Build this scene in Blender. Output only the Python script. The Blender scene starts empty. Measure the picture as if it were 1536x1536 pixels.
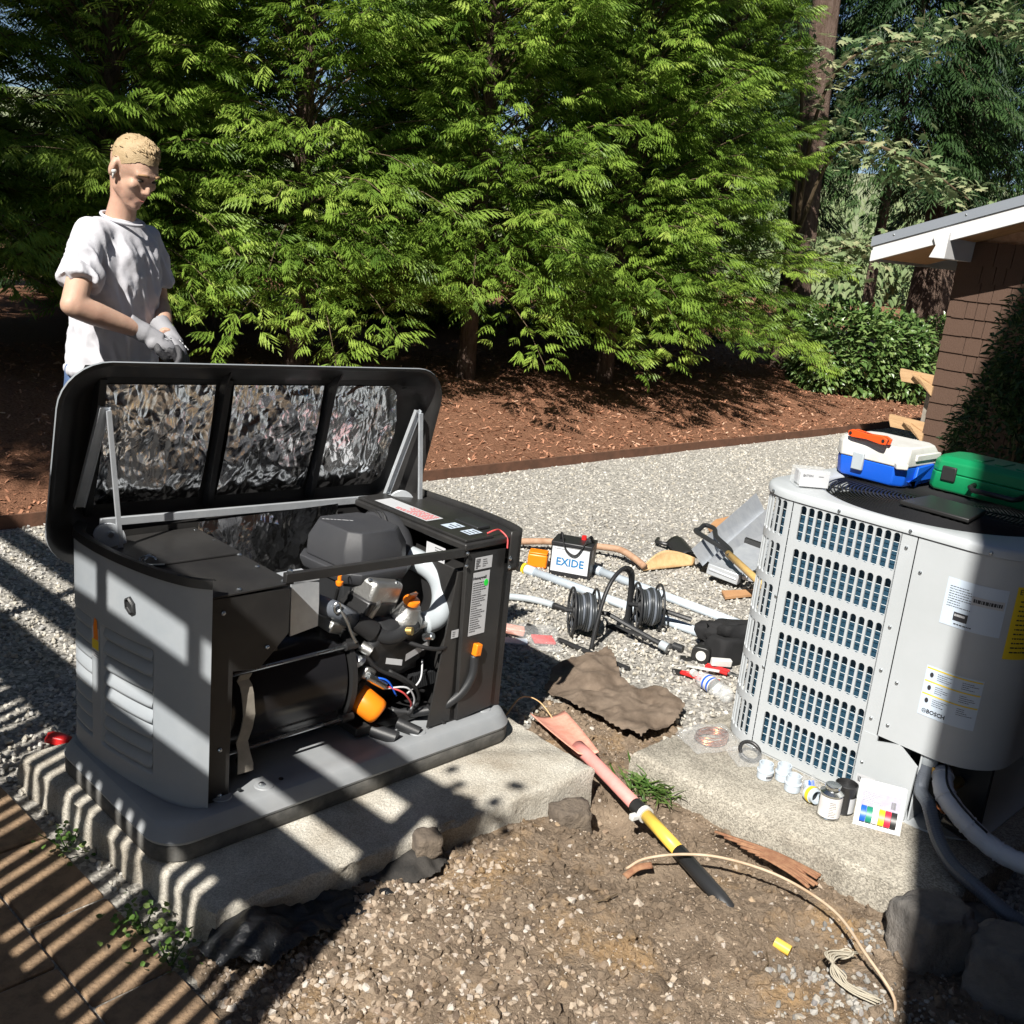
import bpy, bmesh, math, random
import numpy as np
from mathutils import Vector, Matrix, Euler, noise
R = math.radians
random.seed(7); rng = np.random.default_rng(7)
scn = bpy.context.scene
col = scn.collection

# ---------------------------------------------------------------- camera
cam = bpy.data.cameras.new('camera'); camo = bpy.data.objects.new('camera', cam); col.objects.link(camo)
cam.sensor_width = 36; cam.lens = 36.05; cam.clip_start = .05; cam.clip_end = 500
PITCH, ROLL = .263, -.101
F_ = Vector((0, math.cos(PITCH), -math.sin(PITCH))); U0 = Vector((0, math.sin(PITCH), math.cos(PITCH))); R0 = Vector((1, 0, 0))
Rv = R0*math.cos(ROLL) - U0*math.sin(ROLL); Uv = R0*math.sin(ROLL) + U0*math.cos(ROLL)
mw = Matrix((Rv, Uv, -F_)).transposed().to_4x4(); mw.translation = (0, 0, 1.70)
camo.matrix_world = mw
scn.camera = camo
# ---------------------------------------------------------------- sky, sun, exposure
SUN_AZ, SUN_EL = R(20.5), R(44)          # light travels towards this azimuth (from +y towards +x)
wd = bpy.data.worlds.new('World'); scn.world = wd; wd.use_nodes = True
nt = wd.node_tree; nt.nodes.clear()
sky = nt.nodes.new('ShaderNodeTexSky'); sky.sky_type = 'NISHITA'; sky.sun_disc = False
sky.sun_elevation = SUN_EL; sky.sun_rotation = SUN_AZ + math.pi; sky.air_density = .7; sky.dust_density = .15; sky.ozone_density = 1.5
bg = nt.nodes.new('ShaderNodeBackground'); bg.inputs[1].default_value = .05
wo = nt.nodes.new('ShaderNodeOutputWorld'); nt.links.new(sky.outputs[0], bg.inputs[0]); nt.links.new(bg.outputs[0], wo.inputs[0])
sd = bpy.data.lights.new('sun', 'SUN'); sd.energy = 5.0; sd.angle = R(.5); sd.color = (1, .955, .88)
so = bpy.data.objects.new('sun', sd); col.objects.link(so)
LD = Vector((math.sin(SUN_AZ)*math.cos(SUN_EL), math.cos(SUN_AZ)*math.cos(SUN_EL), -math.sin(SUN_EL)))
so.rotation_euler = LD.to_track_quat('-Z', 'Y').to_euler(); so.location = (-4, -8, 12)
scn.view_settings.view_transform = 'Standard'; scn.view_settings.look = 'None'; scn.view_settings.gamma = 1
scn.view_settings.exposure = .84
scn.cycles.max_bounces = 8; scn.cycles.transparent_max_bounces = 16
scn.cycles.use_denoising = True

# ---------------------------------------------------------------- materials
def mat(name, c=(.5, .5, .5), rough=.6, metal=0, c2=None, sc=8, bump=0, bsc=40, spec=.5, island=0, trans=0, alpha=1, ior=1.45, emit=None, coat=0, detail=6, dist=.01, tint=None, transl=0, rvar=0, thr=(.35, .65), vor=0, stretch=None, vr=(.45, 1.6)):
    m = bpy.data.materials.new(name); m.use_nodes = True
    nt = m.node_tree; N = nt.nodes; L = nt.links
    b = N['Principled BSDF']; b.inputs['Roughness'].default_value = rough; b.inputs['Metallic'].default_value = metal
    b.inputs['Specular IOR Level'].default_value = spec; b.inputs['IOR'].default_value = ior
    b.inputs['Transmission Weight'].default_value = trans; b.inputs['Alpha'].default_value = alpha; b.inputs['Coat Weight'].default_value = coat
    b.inputs['Base Color'].default_value = (*c, 1)
    out = b.inputs['Base Color']
    tc = N.new('ShaderNodeTexCoord'); src = tc.outputs['Object']
    if stretch:
        mp = N.new('ShaderNodeMapping'); mp.inputs['Scale'].default_value = stretch; L.new(src, mp.inputs[0]); src = mp.outputs[0]
    cur = None
    if c2 is not None:
        nz = N.new('ShaderNodeTexNoise'); nz.inputs['Scale'].default_value = sc; nz.inputs['Detail'].default_value = detail; nz.inputs['Roughness'].default_value = .65
        L.new(src, nz.inputs['Vector'])
        mr = N.new('ShaderNodeMapRange'); mr.inputs[1].default_value = thr[0]; mr.inputs[2].default_value = thr[1]; L.new(nz.outputs['Fac'], mr.inputs[0])
        mx = N.new('ShaderNodeMix'); mx.data_type = 'RGBA'; mx.inputs[6].default_value = (*c, 1); mx.inputs[7].default_value = (*c2, 1)
        L.new(mr.outputs[0], mx.inputs[0]); cur = mx.outputs[2]
    if vor:
        vt = N.new('ShaderNodeTexVoronoi'); vt.inputs['Scale'].default_value = vor; L.new(src, vt.inputs['Vector'])
        bw = N.new('ShaderNodeSeparateColor'); L.new(vt.outputs['Color'], bw.inputs[0])
        hs = N.new('ShaderNodeHueSaturation'); mr = N.new('ShaderNodeMapRange'); mr.inputs[3].default_value = vr[0]; mr.inputs[4].default_value = vr[1]
        L.new(bw.outputs[0], mr.inputs[0]); L.new(mr.outputs[0], hs.inputs['Value'])
        if cur is not None: L.new(cur, hs.inputs['Color'])
        else: hs.inputs['Color'].default_value = (*c, 1)
        cur = hs.outputs[0]
    if island or tint:
        if tint:
            at = N.new('ShaderNodeAttribute'); at.attribute_name = 'tint'; fac = at.outputs['Fac']
        else:
            ge = N.new('ShaderNodeNewGeometry'); fac = ge.outputs['Random Per Island']
        if isinstance(island or tint, (list, tuple)):
            cr = N.new('ShaderNodeValToRGB'); st = island or tint
            while len(cr.color_ramp.elements) < len(st): cr.color_ramp.elements.new(.5)
            for i, cc in enumerate(st):
                e = cr.color_ramp.elements[i]; e.position = i/(len(st)-1); e.color = (*cc, 1)
            L.new(fac, cr.inputs[0])
            if cur is not None:
                mm = N.new('ShaderNodeMix'); mm.data_type = 'RGBA'; mm.blend_type = 'MULTIPLY'; mm.inputs[0].default_value = 1
                L.new(cr.outputs[0], mm.inputs[6]); L.new(cur, mm.inputs[7]); cur = mm.outputs[2]
            else: cur = cr.outputs[0]
    if cur is not None: L.new(cur, out)
    if rvar:
        n3 = N.new('ShaderNodeTexNoise'); n3.inputs['Scale'].default_value = 14; n3.inputs['Detail'].default_value = 5; L.new(src, n3.inputs['Vector'])
        m3 = N.new('ShaderNodeMapRange'); m3.inputs[3].default_value = max(.02, rough-rvar); m3.inputs[4].default_value = rough+rvar; L.new(n3.outputs['Fac'], m3.inputs[0]); L.new(m3.outputs[0], b.inputs['Roughness'])
    if bump:
        n2 = N.new('ShaderNodeTexNoise'); n2.inputs['Scale'].default_value = bsc; n2.inputs['Detail'].default_value = 6; n2.inputs['Roughness'].default_value = .7
        L.new(src, n2.inputs['Vector'])
        bp = N.new('ShaderNodeBump'); bp.inputs['Strength'].default_value = bump; bp.inputs['Distance'].default_value = dist
        L.new(n2.outputs['Fac'], bp.inputs['Height']); L.new(bp.outputs[0], b.inputs['Normal'])
    if transl:
        tr = N.new('ShaderNodeBsdfTranslucent'); ms = N.new('ShaderNodeMixShader'); ms.inputs[0].default_value = transl
        if cur is not None: L.new(cur, tr.inputs[0])
        else: tr.inputs[0].default_value = (*c, 1)
        mo = N['Material Output']; L.new(b.outputs[0], ms.inputs[1]); L.new(tr.outputs[0], ms.inputs[2]); L.new(ms.outputs[0], mo.inputs[0])
    if emit: b.inputs['Emission Color'].default_value = (*emit, 1); b.inputs['Emission Strength'].default_value = 1
    return m

M = {}
def MM(k, *a, **kw): M[k] = mat(k, *a, **kw)
MM('gravel_base', (.26, .245, .22), .9, c2=(.4, .38, .34), sc=60, bump=.8, bsc=110, dist=.015, vor=80)
MM('gravel', (1, 1, 1), .85, island=[(.2, .195, .185), (.34, .325, .29), (.44, .415, .36), (.5, .48, .44), (.38, .345, .28), (.56, .545, .51), (.28, .275, .265)], bump=.3, bsc=120, spec=.25)
MM('dirt', (.15, .112, .08), .95, c2=(.33, .255, .185), sc=9, bump=1, bsc=60, dist=.02, spec=.15, detail=10, thr=(.3, .7))
def sandy(m):
    N = m.node_tree.nodes; L = m.node_tree.links; b = N['Principled BSDF']; src = b.inputs['Base Color'].links[0].from_socket
    tc = N.new('ShaderNodeTexCoord'); n = N.new('ShaderNodeTexNoise'); n.inputs['Scale'].default_value = 2.6; n.inputs['Detail'].default_value = 8; n.inputs['Roughness'].default_value = .7; L.new(tc.outputs['Object'], n.inputs['Vector'])
    r = N.new('ShaderNodeMapRange'); r.inputs[1].default_value = .52; r.inputs[2].default_value = .66; L.new(n.outputs['Fac'], r.inputs[0])
    x = N.new('ShaderNodeMix'); x.data_type = 'RGBA'; x.inputs[7].default_value = (.38, .25, .13, 1); L.new(r.outputs[0], x.inputs[0]); L.new(src, x.inputs[6]); L.new(x.outputs[2], b.inputs['Base Color'])
sandy(M['dirt'])
MM('sand', (.25, .17, .09), .95, c2=(.14, .1, .065), sc=18, bump=1, bsc=120, spec=.15)
MM('dirt_stone', (1, 1, 1), .9, island=[(.12, .09, .068), (.22, .17, .125), (.32, .25, .185), (.44, .37, .29), (.26, .19, .135), (.52, .48, .43), (.38, .28, .18)], c2=(.75, .72, .7), sc=60, bump=.4, bsc=150, spec=.2)
M['dirt_stone'].node_tree.nodes['Principled BSDF'].inputs['Base Color'].default_value = (1, 1, 1, 1)
MM('mulch_base', (.16, .078, .046), .95, c2=(.37, .188, .115), sc=70, bump=1, bsc=90, dist=.03, spec=.1)
MM('mulch', (1, 1, 1), .9, island=[(.12, .056, .034), (.29, .135, .08), (.42, .215, .13), (.35, .16, .095), (.56, .36, .25)], spec=.15)
MM('concrete', (.3, .275, .23), .92, c2=(.42, .39, .33), sc=7, bump=.7, bsc=140, spec=.2, vor=230, vr=(.6, 1.35))
MM('concrete_old', (.36, .32, .26), .92, c2=(.6, .57, .5), sc=4.5, bump=.9, bsc=110, spec=.2, detail=12, vor=330, vr=(.72, 1.2))
MM('paver', (.33, .225, .14), .85, c2=(.17, .12, .08), sc=26, bump=.8, bsc=80, dist=.012, spec=.25, detail=10, thr=(.42, .72))
MM('gen_grey', (.25, .275, .3), .42, c2=(.29, .31, .33), sc=5, detail=12, bump=.06, bsc=600, rvar=.06, spec=.45)
MM('gen_black', (.018, .018, .019), .38, bump=.05, bsc=500, c2=(.03, .029, .028), sc=5, rvar=.1)
MM('gen_base', (.24, .255, .27), .5, c2=(.28, .29, .30), sc=5, bump=.1, bsc=300, rvar=.08)
MM('gen_skirt', (.05, .05, .048), .7, c2=(.13, .125, .115), sc=14, bump=.3, bsc=140)
MM('gloss_black', (.012, .012, .014), .2, spec=.6, rvar=.05)
MM('black_plastic', (.022, .023, .025), .45, bump=.1, bsc=300)
MM('airbox', (.035, .037, .043), .5, bump=.15, bsc=400, c2=(.045, .046, .05), sc=6)
MM('dark_metal', (.06, .06, .062), .4, .7, bump=.1, bsc=100)
MM('cast_alu', (.5, .5, .49), .42, .9, bump=.25, bsc=160, c2=(.36, .36, .35), sc=12)
MM('galv', (.6, .63, .66), .38, .45, c2=(.48, .51, .55), sc=14, bump=.06, bsc=60, rvar=.1)
MM('zinc', (.55, .58, .6), .28, 1, rvar=.1)
MM('orange', (.85, .22, .01), .35); MM('orange_red', (.8, .09, .015), .4, bump=.1, bsc=200)
MM('label_white', (.5, .51, .53), .45, c2=(.46, .47, .49), sc=10); MM('lavender', (.2, .19, .27), .5, c2=(.27, .26, .34), sc=90); MM('pebble_pale', (1, 1, 1), .85, island=[(.14, .135, .13), (.26, .25, .23), (.36, .345, .32), (.3, .27, .22), (.22, .21, .21)], spec=.25); MM('label_blue', (.5, .58, .68), .4); MM('print', (.03, .03, .035), .5); MM('label_yellow', (.75, .55, .03), .45); MM('label_green', (.02, .7, .06), .5); MM('print_red', (.6, .08, .08), .5)
MM('label_silver', (.5, .51, .53), .4)
MM('ac_paint', (.43, .455, .475), .42, bump=.05, bsc=700, c2=(.40, .425, .44), sc=4, detail=12)
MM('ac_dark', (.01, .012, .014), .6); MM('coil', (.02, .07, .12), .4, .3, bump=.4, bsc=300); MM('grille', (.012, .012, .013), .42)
MM('wire_grey', (.55, .6, .62), .45)
MM('white_plastic', (.62, .62, .6), .42, c2=(.54, .53, .5), sc=9, bump=.15, bsc=30); MM('blue_plastic', (.008, .1, .6), .38, bump=.08, bsc=200); MM('green_plastic', (.005, .22, .08), .42, bump=.08, bsc=200)
MM('case_black', (.02, .02, .02), .4)
MM('clear', (.92, .95, .96), .08, alpha=.22, spec=.8); MM('clear_bag', (.9, .92, .93), .1, alpha=.24, spec=.9, bump=1, bsc=35, dist=.03)
MM('pvc_grey', (.4, .44, .47), .38, rvar=.05, c2=(.35, .385, .41), sc=6); MM('pvc_pale', (.5, .56, .62), .45, c2=(.44, .5, .56), sc=10); MM('whip_grey', (.12, .135, .16), .35)
MM('copper', (.65, .26, .13), .3, 1); MM('rubber', (.015, .015, .016), .6)
MM('red_plastic', (.6, .02, .02), .35); MM('yellow_fg', (.75, .5, .08), .4); MM('pink_paint', (.75, .3, .27), .6, c2=(.6, .25, .22), sc=20, bump=.2, bsc=60); MM('salmon', (.78, .38, .29), .55, c2=(.6, .27, .2), sc=25, bump=.3, bsc=60)
MM('wood_handle', (.62, .42, .16), .5, c2=(.5, .33, .12), sc=20, stretch=(1, 1, 8)); MM('old_wood', (.3, .17, .1), .7, c2=(.42, .27, .18), sc=25, bump=.2, bsc=60); MM('wood_tan', (.62, .42, .22), .6, c2=(.5, .32, .15), sc=30, bump=.2, bsc=50)
MM('cardboard', (.45, .25, .12), .85, c2=(.38, .2, .09), sc=10); MM('bracket_wood', (.5, .33, .18), .65, c2=(.4, .25, .13), sc=6, stretch=(1, 12, 12), bump=.15, bsc=20)
MM('geotex', (.14, .105, .078), .95, c2=(.27, .21, .16), sc=9, detail=12, bump=.8, bsc=320, spec=.15); MM('geotex_dark', (.018, .017, .016), .9, c2=(.05, .045, .04), sc=12, bump=.5, bsc=160)
MM('black_cloth', (.012, .012, .013), .85, bump=.4, bsc=300); MM('bark_root', (.22, .1, .055), .9, c2=(.33, .18, .1), sc=40, stretch=(1, 1, 1), bump=.5, bsc=120); MM('cable_tan', (.4, .28, .18), .6, c2=(.5, .4, .29), sc=15); MM('rope', (.42, .38, .3), .85, bump=.5, bsc=300)
MM('rock', (.12, .115, .11), .9, c2=(.22, .2, .18), sc=6, bump=.6, bsc=40, spec=.2, dist=.02); MM('rock_brown', (.1, .08, .065), .95, c2=(.2, .16, .12), sc=8, bump=.8, bsc=40, dist=.02)
MM('edging', (.16, .075, .045), .85, c2=(.1, .05, .03), sc=10, bump=.3, bsc=60)
MM('skin', (.52, .35, .255), .5, c2=(.46, .27, .2), sc=9, spec=.4, bump=.12, bsc=160)
M['skin'].node_tree.nodes['Principled BSDF'].inputs['Subsurface Weight'].default_value = .1
M['skin'].node_tree.nodes['Principled BSDF'].inputs['Subsurface Radius'].default_value = (.02, .008, .004)
MM('shirt', (.56, .56, .6), .85, bump=.3, bsc=45, spec=.15, c2=(.545, .545, .585), sc=5, dist=.005); MM('jeans', (.06, .11, .24), .85, c2=(.1, .16, .3), sc=30, bump=.4, bsc=300)
MM('glove', (.28, .28, .3), .75, bump=.3, bsc=400); MM('glove_coat', (.05, .05, .055), .55, bump=.4, bsc=200); MM('hair', (.36, .26, .145), .6, c2=(.43, .32, .185), sc=60, bump=.6, bsc=220, dist=.004)
MM('lip', (.42, .16, .13), .45); MM('eye', (.04, .035, .03), .3); MM('brow', (.3, .18, .09), .8); MM('boot', (.2, .11, .05), .7)
MM('fascia_white', (.6, .6, .6), .5, c2=(.56, .56, .56), sc=4); MM('roof_grey', (.2, .22, .25), .5); MM('shingle', (1, 1, 1), .85, island=[(.035, .02, .014), (.065, .036, .025), (.1, .06, .042), (.05, .033, .026)], bump=.6, bsc=30, c2=(.8, .75, .7), sc=30, stretch=(8, 8, 1))
MM('soffit', (.4, .23, .11), .7, c2=(.3, .16, .07), sc=5, stretch=(1, 10, 1)); MM('post_grey', (.3, .27, .23), .8, c2=(.2, .18, .15), sc=12)
MM('bark', (.13, .085, .065), .95, c2=(.25, .18, .145), sc=10, bump=1, bsc=25, dist=.05, stretch=(5, 5, .8), spec=.1); MM('twig', (.1, .07, .04), .9)
def leafmat(k, ramp, rough=.5, transl=.25, spec=.35): MM(k, (.1, .2, .03), rough, tint=ramp, transl=transl, spec=spec)
leafmat('cedar', [(.06, .12, .018), (.135, .23, .032), (.24, .36, .055), (.4, .5, .11)], .42, .36)
leafmat('cedar_old', [(.04, .06, .02), (.08, .1, .03), (.16, .13, .06)])
leafmat('fir_dark', [(.016, .042, .014), (.03, .068, .02), (.06, .11, .03)])
leafmat('laurel', [(.05, .1, .025), (.11, .19, .05), (.2, .27, .09)], .32, .2, .5)
leafmat('maple', [(.14, .21, .09), (.24, .3, .15), (.36, .36, .2)], .45, .3)
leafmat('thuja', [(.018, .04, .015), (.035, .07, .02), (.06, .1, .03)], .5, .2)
leafmat('far_leaf_hazed', [(.09, .14, .06), (.15, .21, .09), (.23, .27, .14), (.13, .19, .09)], .8, .2, .05)  # distance haze is mixed into these greens; no haze volume
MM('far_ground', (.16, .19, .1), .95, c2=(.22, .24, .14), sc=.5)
leafmat('weed', [(.05, .12, .02), (.1, .18, .04), (.15, .2, .06)], .45, .3)
MM('deck_wood', (.2, .13, .08), .8, c2=(.14, .09, .055), sc=10); MM('house_wall', (.4, .36, .3), .85, c2=(.35, .31, .26), sc=3)
MM('tape_blue', (.01, .1, .6), .4); MM('tape_green', (.01, .2, .13), .4); MM('tape_white', (.8, .8, .75), .4); MM('tape_yellow', (.8, .55, .02), .4); MM('tape_red', (.75, .02, .05), .4)
MM('batt_black', (.02, .02, .022), .4); MM('batt_label', (.58, .6, .63), .3); MM('batt_blue', (.02, .16, .36), .4)
MM('wrap_white', (.62, .63, .66), .6, bump=.4, bsc=50); MM('brass', (.6, .42, .15), .35, .9); MM('tin', (.55, .56, .55), .25, 1); MM('can_paper', (.7, .68, .66), .5, c2=(.55, .53, .54), sc=30)
MM('steel_wire', (.05, .055, .06), .35, .3); MM('plastic_sheet', (.012, .013, .015), .18, bump=.8, bsc=18, dist=.02)

# foil: crumpled mirror
def foil():
    m = mat('foil', (.93, .94, .95), .17, 1); N = m.node_tree.nodes; L = m.node_tree.links; b = N['Principled BSDF']
    tc = N.new('ShaderNodeTexCoord'); nz_ = N.new('ShaderNodeTexNoise'); nz_.inputs['Scale'].default_value = 5; nz_.inputs['Detail'].default_value = 3
    mp = N.new('ShaderNodeMapping'); mp.inputs['Scale'].default_value = (1.35, 1, .8); L.new(tc.outputs['Object'], mp.inputs[0]); L.new(tc.outputs['Object'], nz_.inputs['Vector'])
    ad = N.new('ShaderNodeVectorMath'); ad.operation = 'MULTIPLY_ADD'; ad.inputs[1].default_value = (.12, .12, .12); L.new(nz_.outputs['Color'], ad.inputs[0]); L.new(mp.outputs[0], ad.inputs[2]); prev = None
    for sc, st, di in ((7, .5, .03), (17, .5, .012), (42, .35, .005)):
        v = N.new('ShaderNodeTexVoronoi'); v.inputs['Scale'].default_value = sc; L.new(ad.outputs[0], v.inputs['Vector'])
        bp = N.new('ShaderNodeBump'); bp.inputs['Strength'].default_value = st; bp.inputs['Distance'].default_value = di; L.new(v.outputs['Distance'], bp.inputs['Height'])
        if prev: L.new(prev, bp.inputs['Normal'])
        prev = bp.outputs[0]
    L.new(prev, b.inputs['Normal']); return m
M['foil'] = foil()

# ---------------------------------------------------------------- object helpers
def tag(o, label=None, cat=None, group=None, kind=None):
    for k, v in (('label', label), ('category', cat), ('group', group), ('kind', kind)):
        if v: o[k] = v
    return o
def link(o, parent=None):
    col.objects.link(o)
    if parent is not None: o.parent = parent
    return o
def empty(name, loc=(0, 0, 0), rz=0, label=None, cat=None, group=None):
    o = bpy.data.objects.new(name, None); o.empty_display_size = .05; link(o); o.location = loc; o.rotation_euler = (0, 0, rz)
    return tag(o, label, cat, group)
def mesh_np(name, V, Fq, k, m, parent=None, smooth=False, tint=None):
    """numpy mesh: V (n,3), faces (m,k) all of k corners"""
    V = np.asarray(V, np.float32); Fq = np.asarray(Fq, np.int32); me = bpy.data.meshes.new(name)
    me.vertices.add(len(V)); me.vertices.foreach_set('co', V.ravel()); n = len(Fq)
    me.loops.add(n*k); me.loops.foreach_set('vertex_index', Fq.ravel()); me.polygons.add(n)
    me.polygons.foreach_set('loop_start', np.arange(n, dtype=np.int32)*k)
    me.polygons.foreach_set('use_smooth', np.full(n, smooth, bool))
    if tint is not None:
        a = me.attributes.new('tint', 'FLOAT', 'POINT'); a.data.foreach_set('value', np.asarray(tint, np.float32))
    me.update(); me.materials.append(M[m]); o = bpy.data.objects.new(name, me); return link(o, parent)
def rotz(a): return Matrix.Rotation(a, 3, 'Z')
class MB:
    def __init__(s): s.v = []; s.f = []
    def add(s, V, Fs):
        n = len(s.v); s.v += [tuple(p) for p in V]; s.f += [tuple(i+n for i in f) for f in Fs]; return s
    def box(s, c, d, rot=None, taper=1):
        hx, hy, hz = d[0]/2, d[1]/2, d[2]/2
        P = [Vector((x*hx*(taper if z > 0 else 1), y*hy*(taper if z > 0 else 1), z*hz)) for z in (-1, 1) for x, y in ((-1, -1), (1, -1), (1, 1), (-1, 1))]
        if rot is not None:
            m = rot if isinstance(rot, Matrix) else Euler(rot).to_matrix(); P = [m @ p for p in P]
        c = Vector(c); return s.add([p+c for p in P], [(0, 3, 2, 1), (4, 5, 6, 7), (0, 1, 5, 4), (1, 2, 6, 5), (2, 3, 7, 6), (3, 0, 4, 7)])
    def bb(s, x0, x1, y0, y1, z0, z1): return s.box(((x0+x1)/2, (y0+y1)/2, (z0+z1)/2), (x1-x0, y1-y0, z1-z0))
    def bar(s, a, b, w, h, up=(0, 0, 1)):
        a = Vector(a); b = Vector(b); d = b-a; x = d.normalized(); u = Vector(up)
        y = u.cross(x)
        if y.length < 1e-4: y = Vector((0, 1, 0)).cross(x)
        y.normalize(); z = x.cross(y); m = Matrix((x, y, z)).transposed()
        return s.box((a+b)/2, (d.length, w, h), m)
    def tube(s, pts, r, n=8, cap=True, closed=False, rs=None, flat=1, up=None):
        P = [Vector(p) for p in pts]; k = len(P); V = []; Fs = []
        prev = None
        for i, p in enumerate(P):
            if closed: t = (P[(i+1) % k]-P[i-1])
            else: t = P[min(i+1, k-1)]-P[max(i-1, 0)]
            t.normalize()
            if prev is None:
                a = Vector(up) if up else (Vector((0, 0, 1)) if abs(t.z) < .9 else Vector((1, 0, 0)))
                u = (a - t*a.dot(t)).normalized()
            else: u = (prev - t*prev.dot(t)).normalized()
            prev = u; w = t.cross(u); rr = rs[i] if rs else r
            for j in range(n):
                an = 2*math.pi*j/n; V.append(p + (u*math.cos(an)*flat + w*math.sin(an))*rr)
        for i in range(k if closed else k-1):
            i2 = (i+1) % k
            for j in range(n): j2 = (j+1) % n; Fs.append((i*n+j, i*n+j2, i2*n+j2, i2*n+j))
        if cap and not closed: Fs.append(tuple(range(n-1, -1, -1))); Fs.append(tuple((k-1)*n+j for j in range(n)))
        return s.add(V, Fs)
    def cyl(s, a, b, r, n=16, r2=None): return s.tube([a, b], r, n, rs=[r, r if r2 is None else r2])
    def lathe(s, prof, c=(0, 0, 0), n=20, rot=None, cap=True):
        V = []; Fs = []; c = Vector(c); k = len(prof)
        for r, z in prof:
            for j in range(n):
                a = 2*math.pi*j/n; p = Vector((r*math.cos(a), r*math.sin(a), z))
                if rot is not None: p = rot @ p
                V.append(p+c)
        for i in range(k-1):
            for j in range(n): j2 = (j+1) % n; Fs.append((i*n+j, i*n+j2, (i+1)*n+j2, (i+1)*n+j))
        if cap: Fs.append(tuple(range(n-1, -1, -1))); Fs.append(tuple((k-1)*n+j for j in range(n)))
        return s.add(V, Fs)
    def prism(s, poly, z0, z1, f=None):
        """polygon (x,y) extruded z0..z1; f maps (x,y,z) to a point"""
        n = len(poly); f = f or (lambda x, y, z: (x, y, z))
        V = [f(x, y, z0) for x, y in poly] + [f(x, y, z1) for x, y in poly]
        return s.add(V, [tuple(range(n-1, -1, -1)), tuple(range(n, 2*n))] + [(i, (i+1) % n, n+(i+1) % n, n+i) for i in range(n)])
    def grid(s, fn, nu, nv):
        V = [fn(i/nu, j/nv) for j in range(nv+1) for i in range(nu+1)]
        return s.add(V, [(j*(nu+1)+i, j*(nu+1)+i+1, (j+1)*(nu+1)+i+1, (j+1)*(nu+1)+i) for j in range(nv) for i in range(nu)])
    def ball(s, c, r, n=10, sc=(1, 1, 1), rot=None):
        prof = [(math.sin(math.pi*i/n), -math.cos(math.pi*i/n)) for i in range(n+1)]; prof[0] = (1e-4, -1); prof[-1] = (1e-4, 1)
        V = []; k = n*2
        m = Euler(rot).to_matrix() if isinstance(rot, tuple) else (rot or Matrix.Identity(3)); c = Vector(c)
        b = MB().lathe(prof, n=k)
        return s.add([m @ Vector((p[0]*r*sc[0], p[1]*r*sc[1], p[2]*r*sc[2])) + c for p in b.v], b.f)
    def build(s, name, m, parent=None, smooth=False, bevel=0, seg=2, solid=0, sub=0, ang=40):
        me = bpy.data.meshes.new(name); me.from_pydata([tuple(p) for p in s.v], [], s.f); me.update()
        bm = bmesh.new(); bm.from_mesh(me); bmesh.ops.recalc_face_normals(bm, faces=bm.faces); bm.to_mesh(me); bm.free()
        me.materials.append(M[m]); o = bpy.data.objects.new(name, me); link(o, parent)
        if solid: md = o.modifiers.new('s', 'SOLIDIFY'); md.thickness = solid
        if bevel: md = o.modifiers.new('b', 'BEVEL'); md.width = bevel; md.segments = seg; md.limit_method = 'ANGLE'; md.angle_limit = R(35)
        if sub: md = o.modifiers.new('d', 'SUBSURF'); md.levels = sub; md.render_levels = sub
        if smooth or bevel:
            me.polygons.foreach_set('use_smooth', [True]*len(me.polygons)); 
            if not sub and smooth != 'all':
                try: me.set_sharp_from_angle(angle=R(ang))
                except Exception: pass
        return o
def copy_tree(o, parent=None):
    c = o.copy(); col.objects.link(c); c.parent = parent
    for ch in list(o.children): copy_tree(ch, c)
    return c
def share(name, o, parent, loc=None, rot=None, m=None):
    """another object with the same mesh"""
    c = o.copy(); c.name = name; col.objects.link(c); c.parent = parent
    if loc is not None: c.location = loc
    if rot is not None: c.rotation_euler = rot
    return c
def text(s, name, m, parent, loc, rot, size, ex=.0004, align='CENTER', sx=1, off=0):
    cu = bpy.data.curves.new(name, 'FONT'); cu.body = s; cu.size = size; cu.extrude = ex; cu.align_x = align; cu.align_y = 'CENTER'; cu.resolution_u = 2
    cu.offset = off; tmp = bpy.data.objects.new('t', cu); col.objects.link(tmp); bpy.context.view_layer.update(); me = bpy.data.meshes.new_from_object(tmp.evaluated_get(bpy.context.evaluated_depsgraph_get())); bpy.data.objects.remove(tmp)
    me.materials.clear(); me.materials.append(M[m]); o = bpy.data.objects.new(name, me); link(o, parent); o.location = loc; o.rotation_euler = rot; o.scale = (sx, 1, 1); return o
def catmull(P, n=8):
    P = [Vector(p) for p in P]; P = [P[0]*2-P[1]] + P + [P[-1]*2-P[-2]]; out = []
    for i in range(1, len(P)-2):
        for j in range(n):
            t = j/n; a, b, c, d = P[i-1:i+3]
            out.append(.5*((2*b) + (c-a)*t + (2*a-5*b+4*c-d)*t*t + (3*b-a-3*c+d)*t**3))
    return out + [P[-2]]
def rrect(x0, x1, y0, y1, r, n=6):
    out = []
    for cx, cy, a0 in ((x1-r, y0+r, -90), (x1-r, y1-r, 0), (x0+r, y1-r, 90), (x0+r, y0+r, 180)):
        for i in range(n+1): a = R(a0+90*i/n); out.append((cx+r*math.cos(a), cy+r*math.sin(a)))
    return out
def nz(x, y, z=0, s=1): return noise.noise(Vector((x*s, y*s, z*s)))

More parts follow.
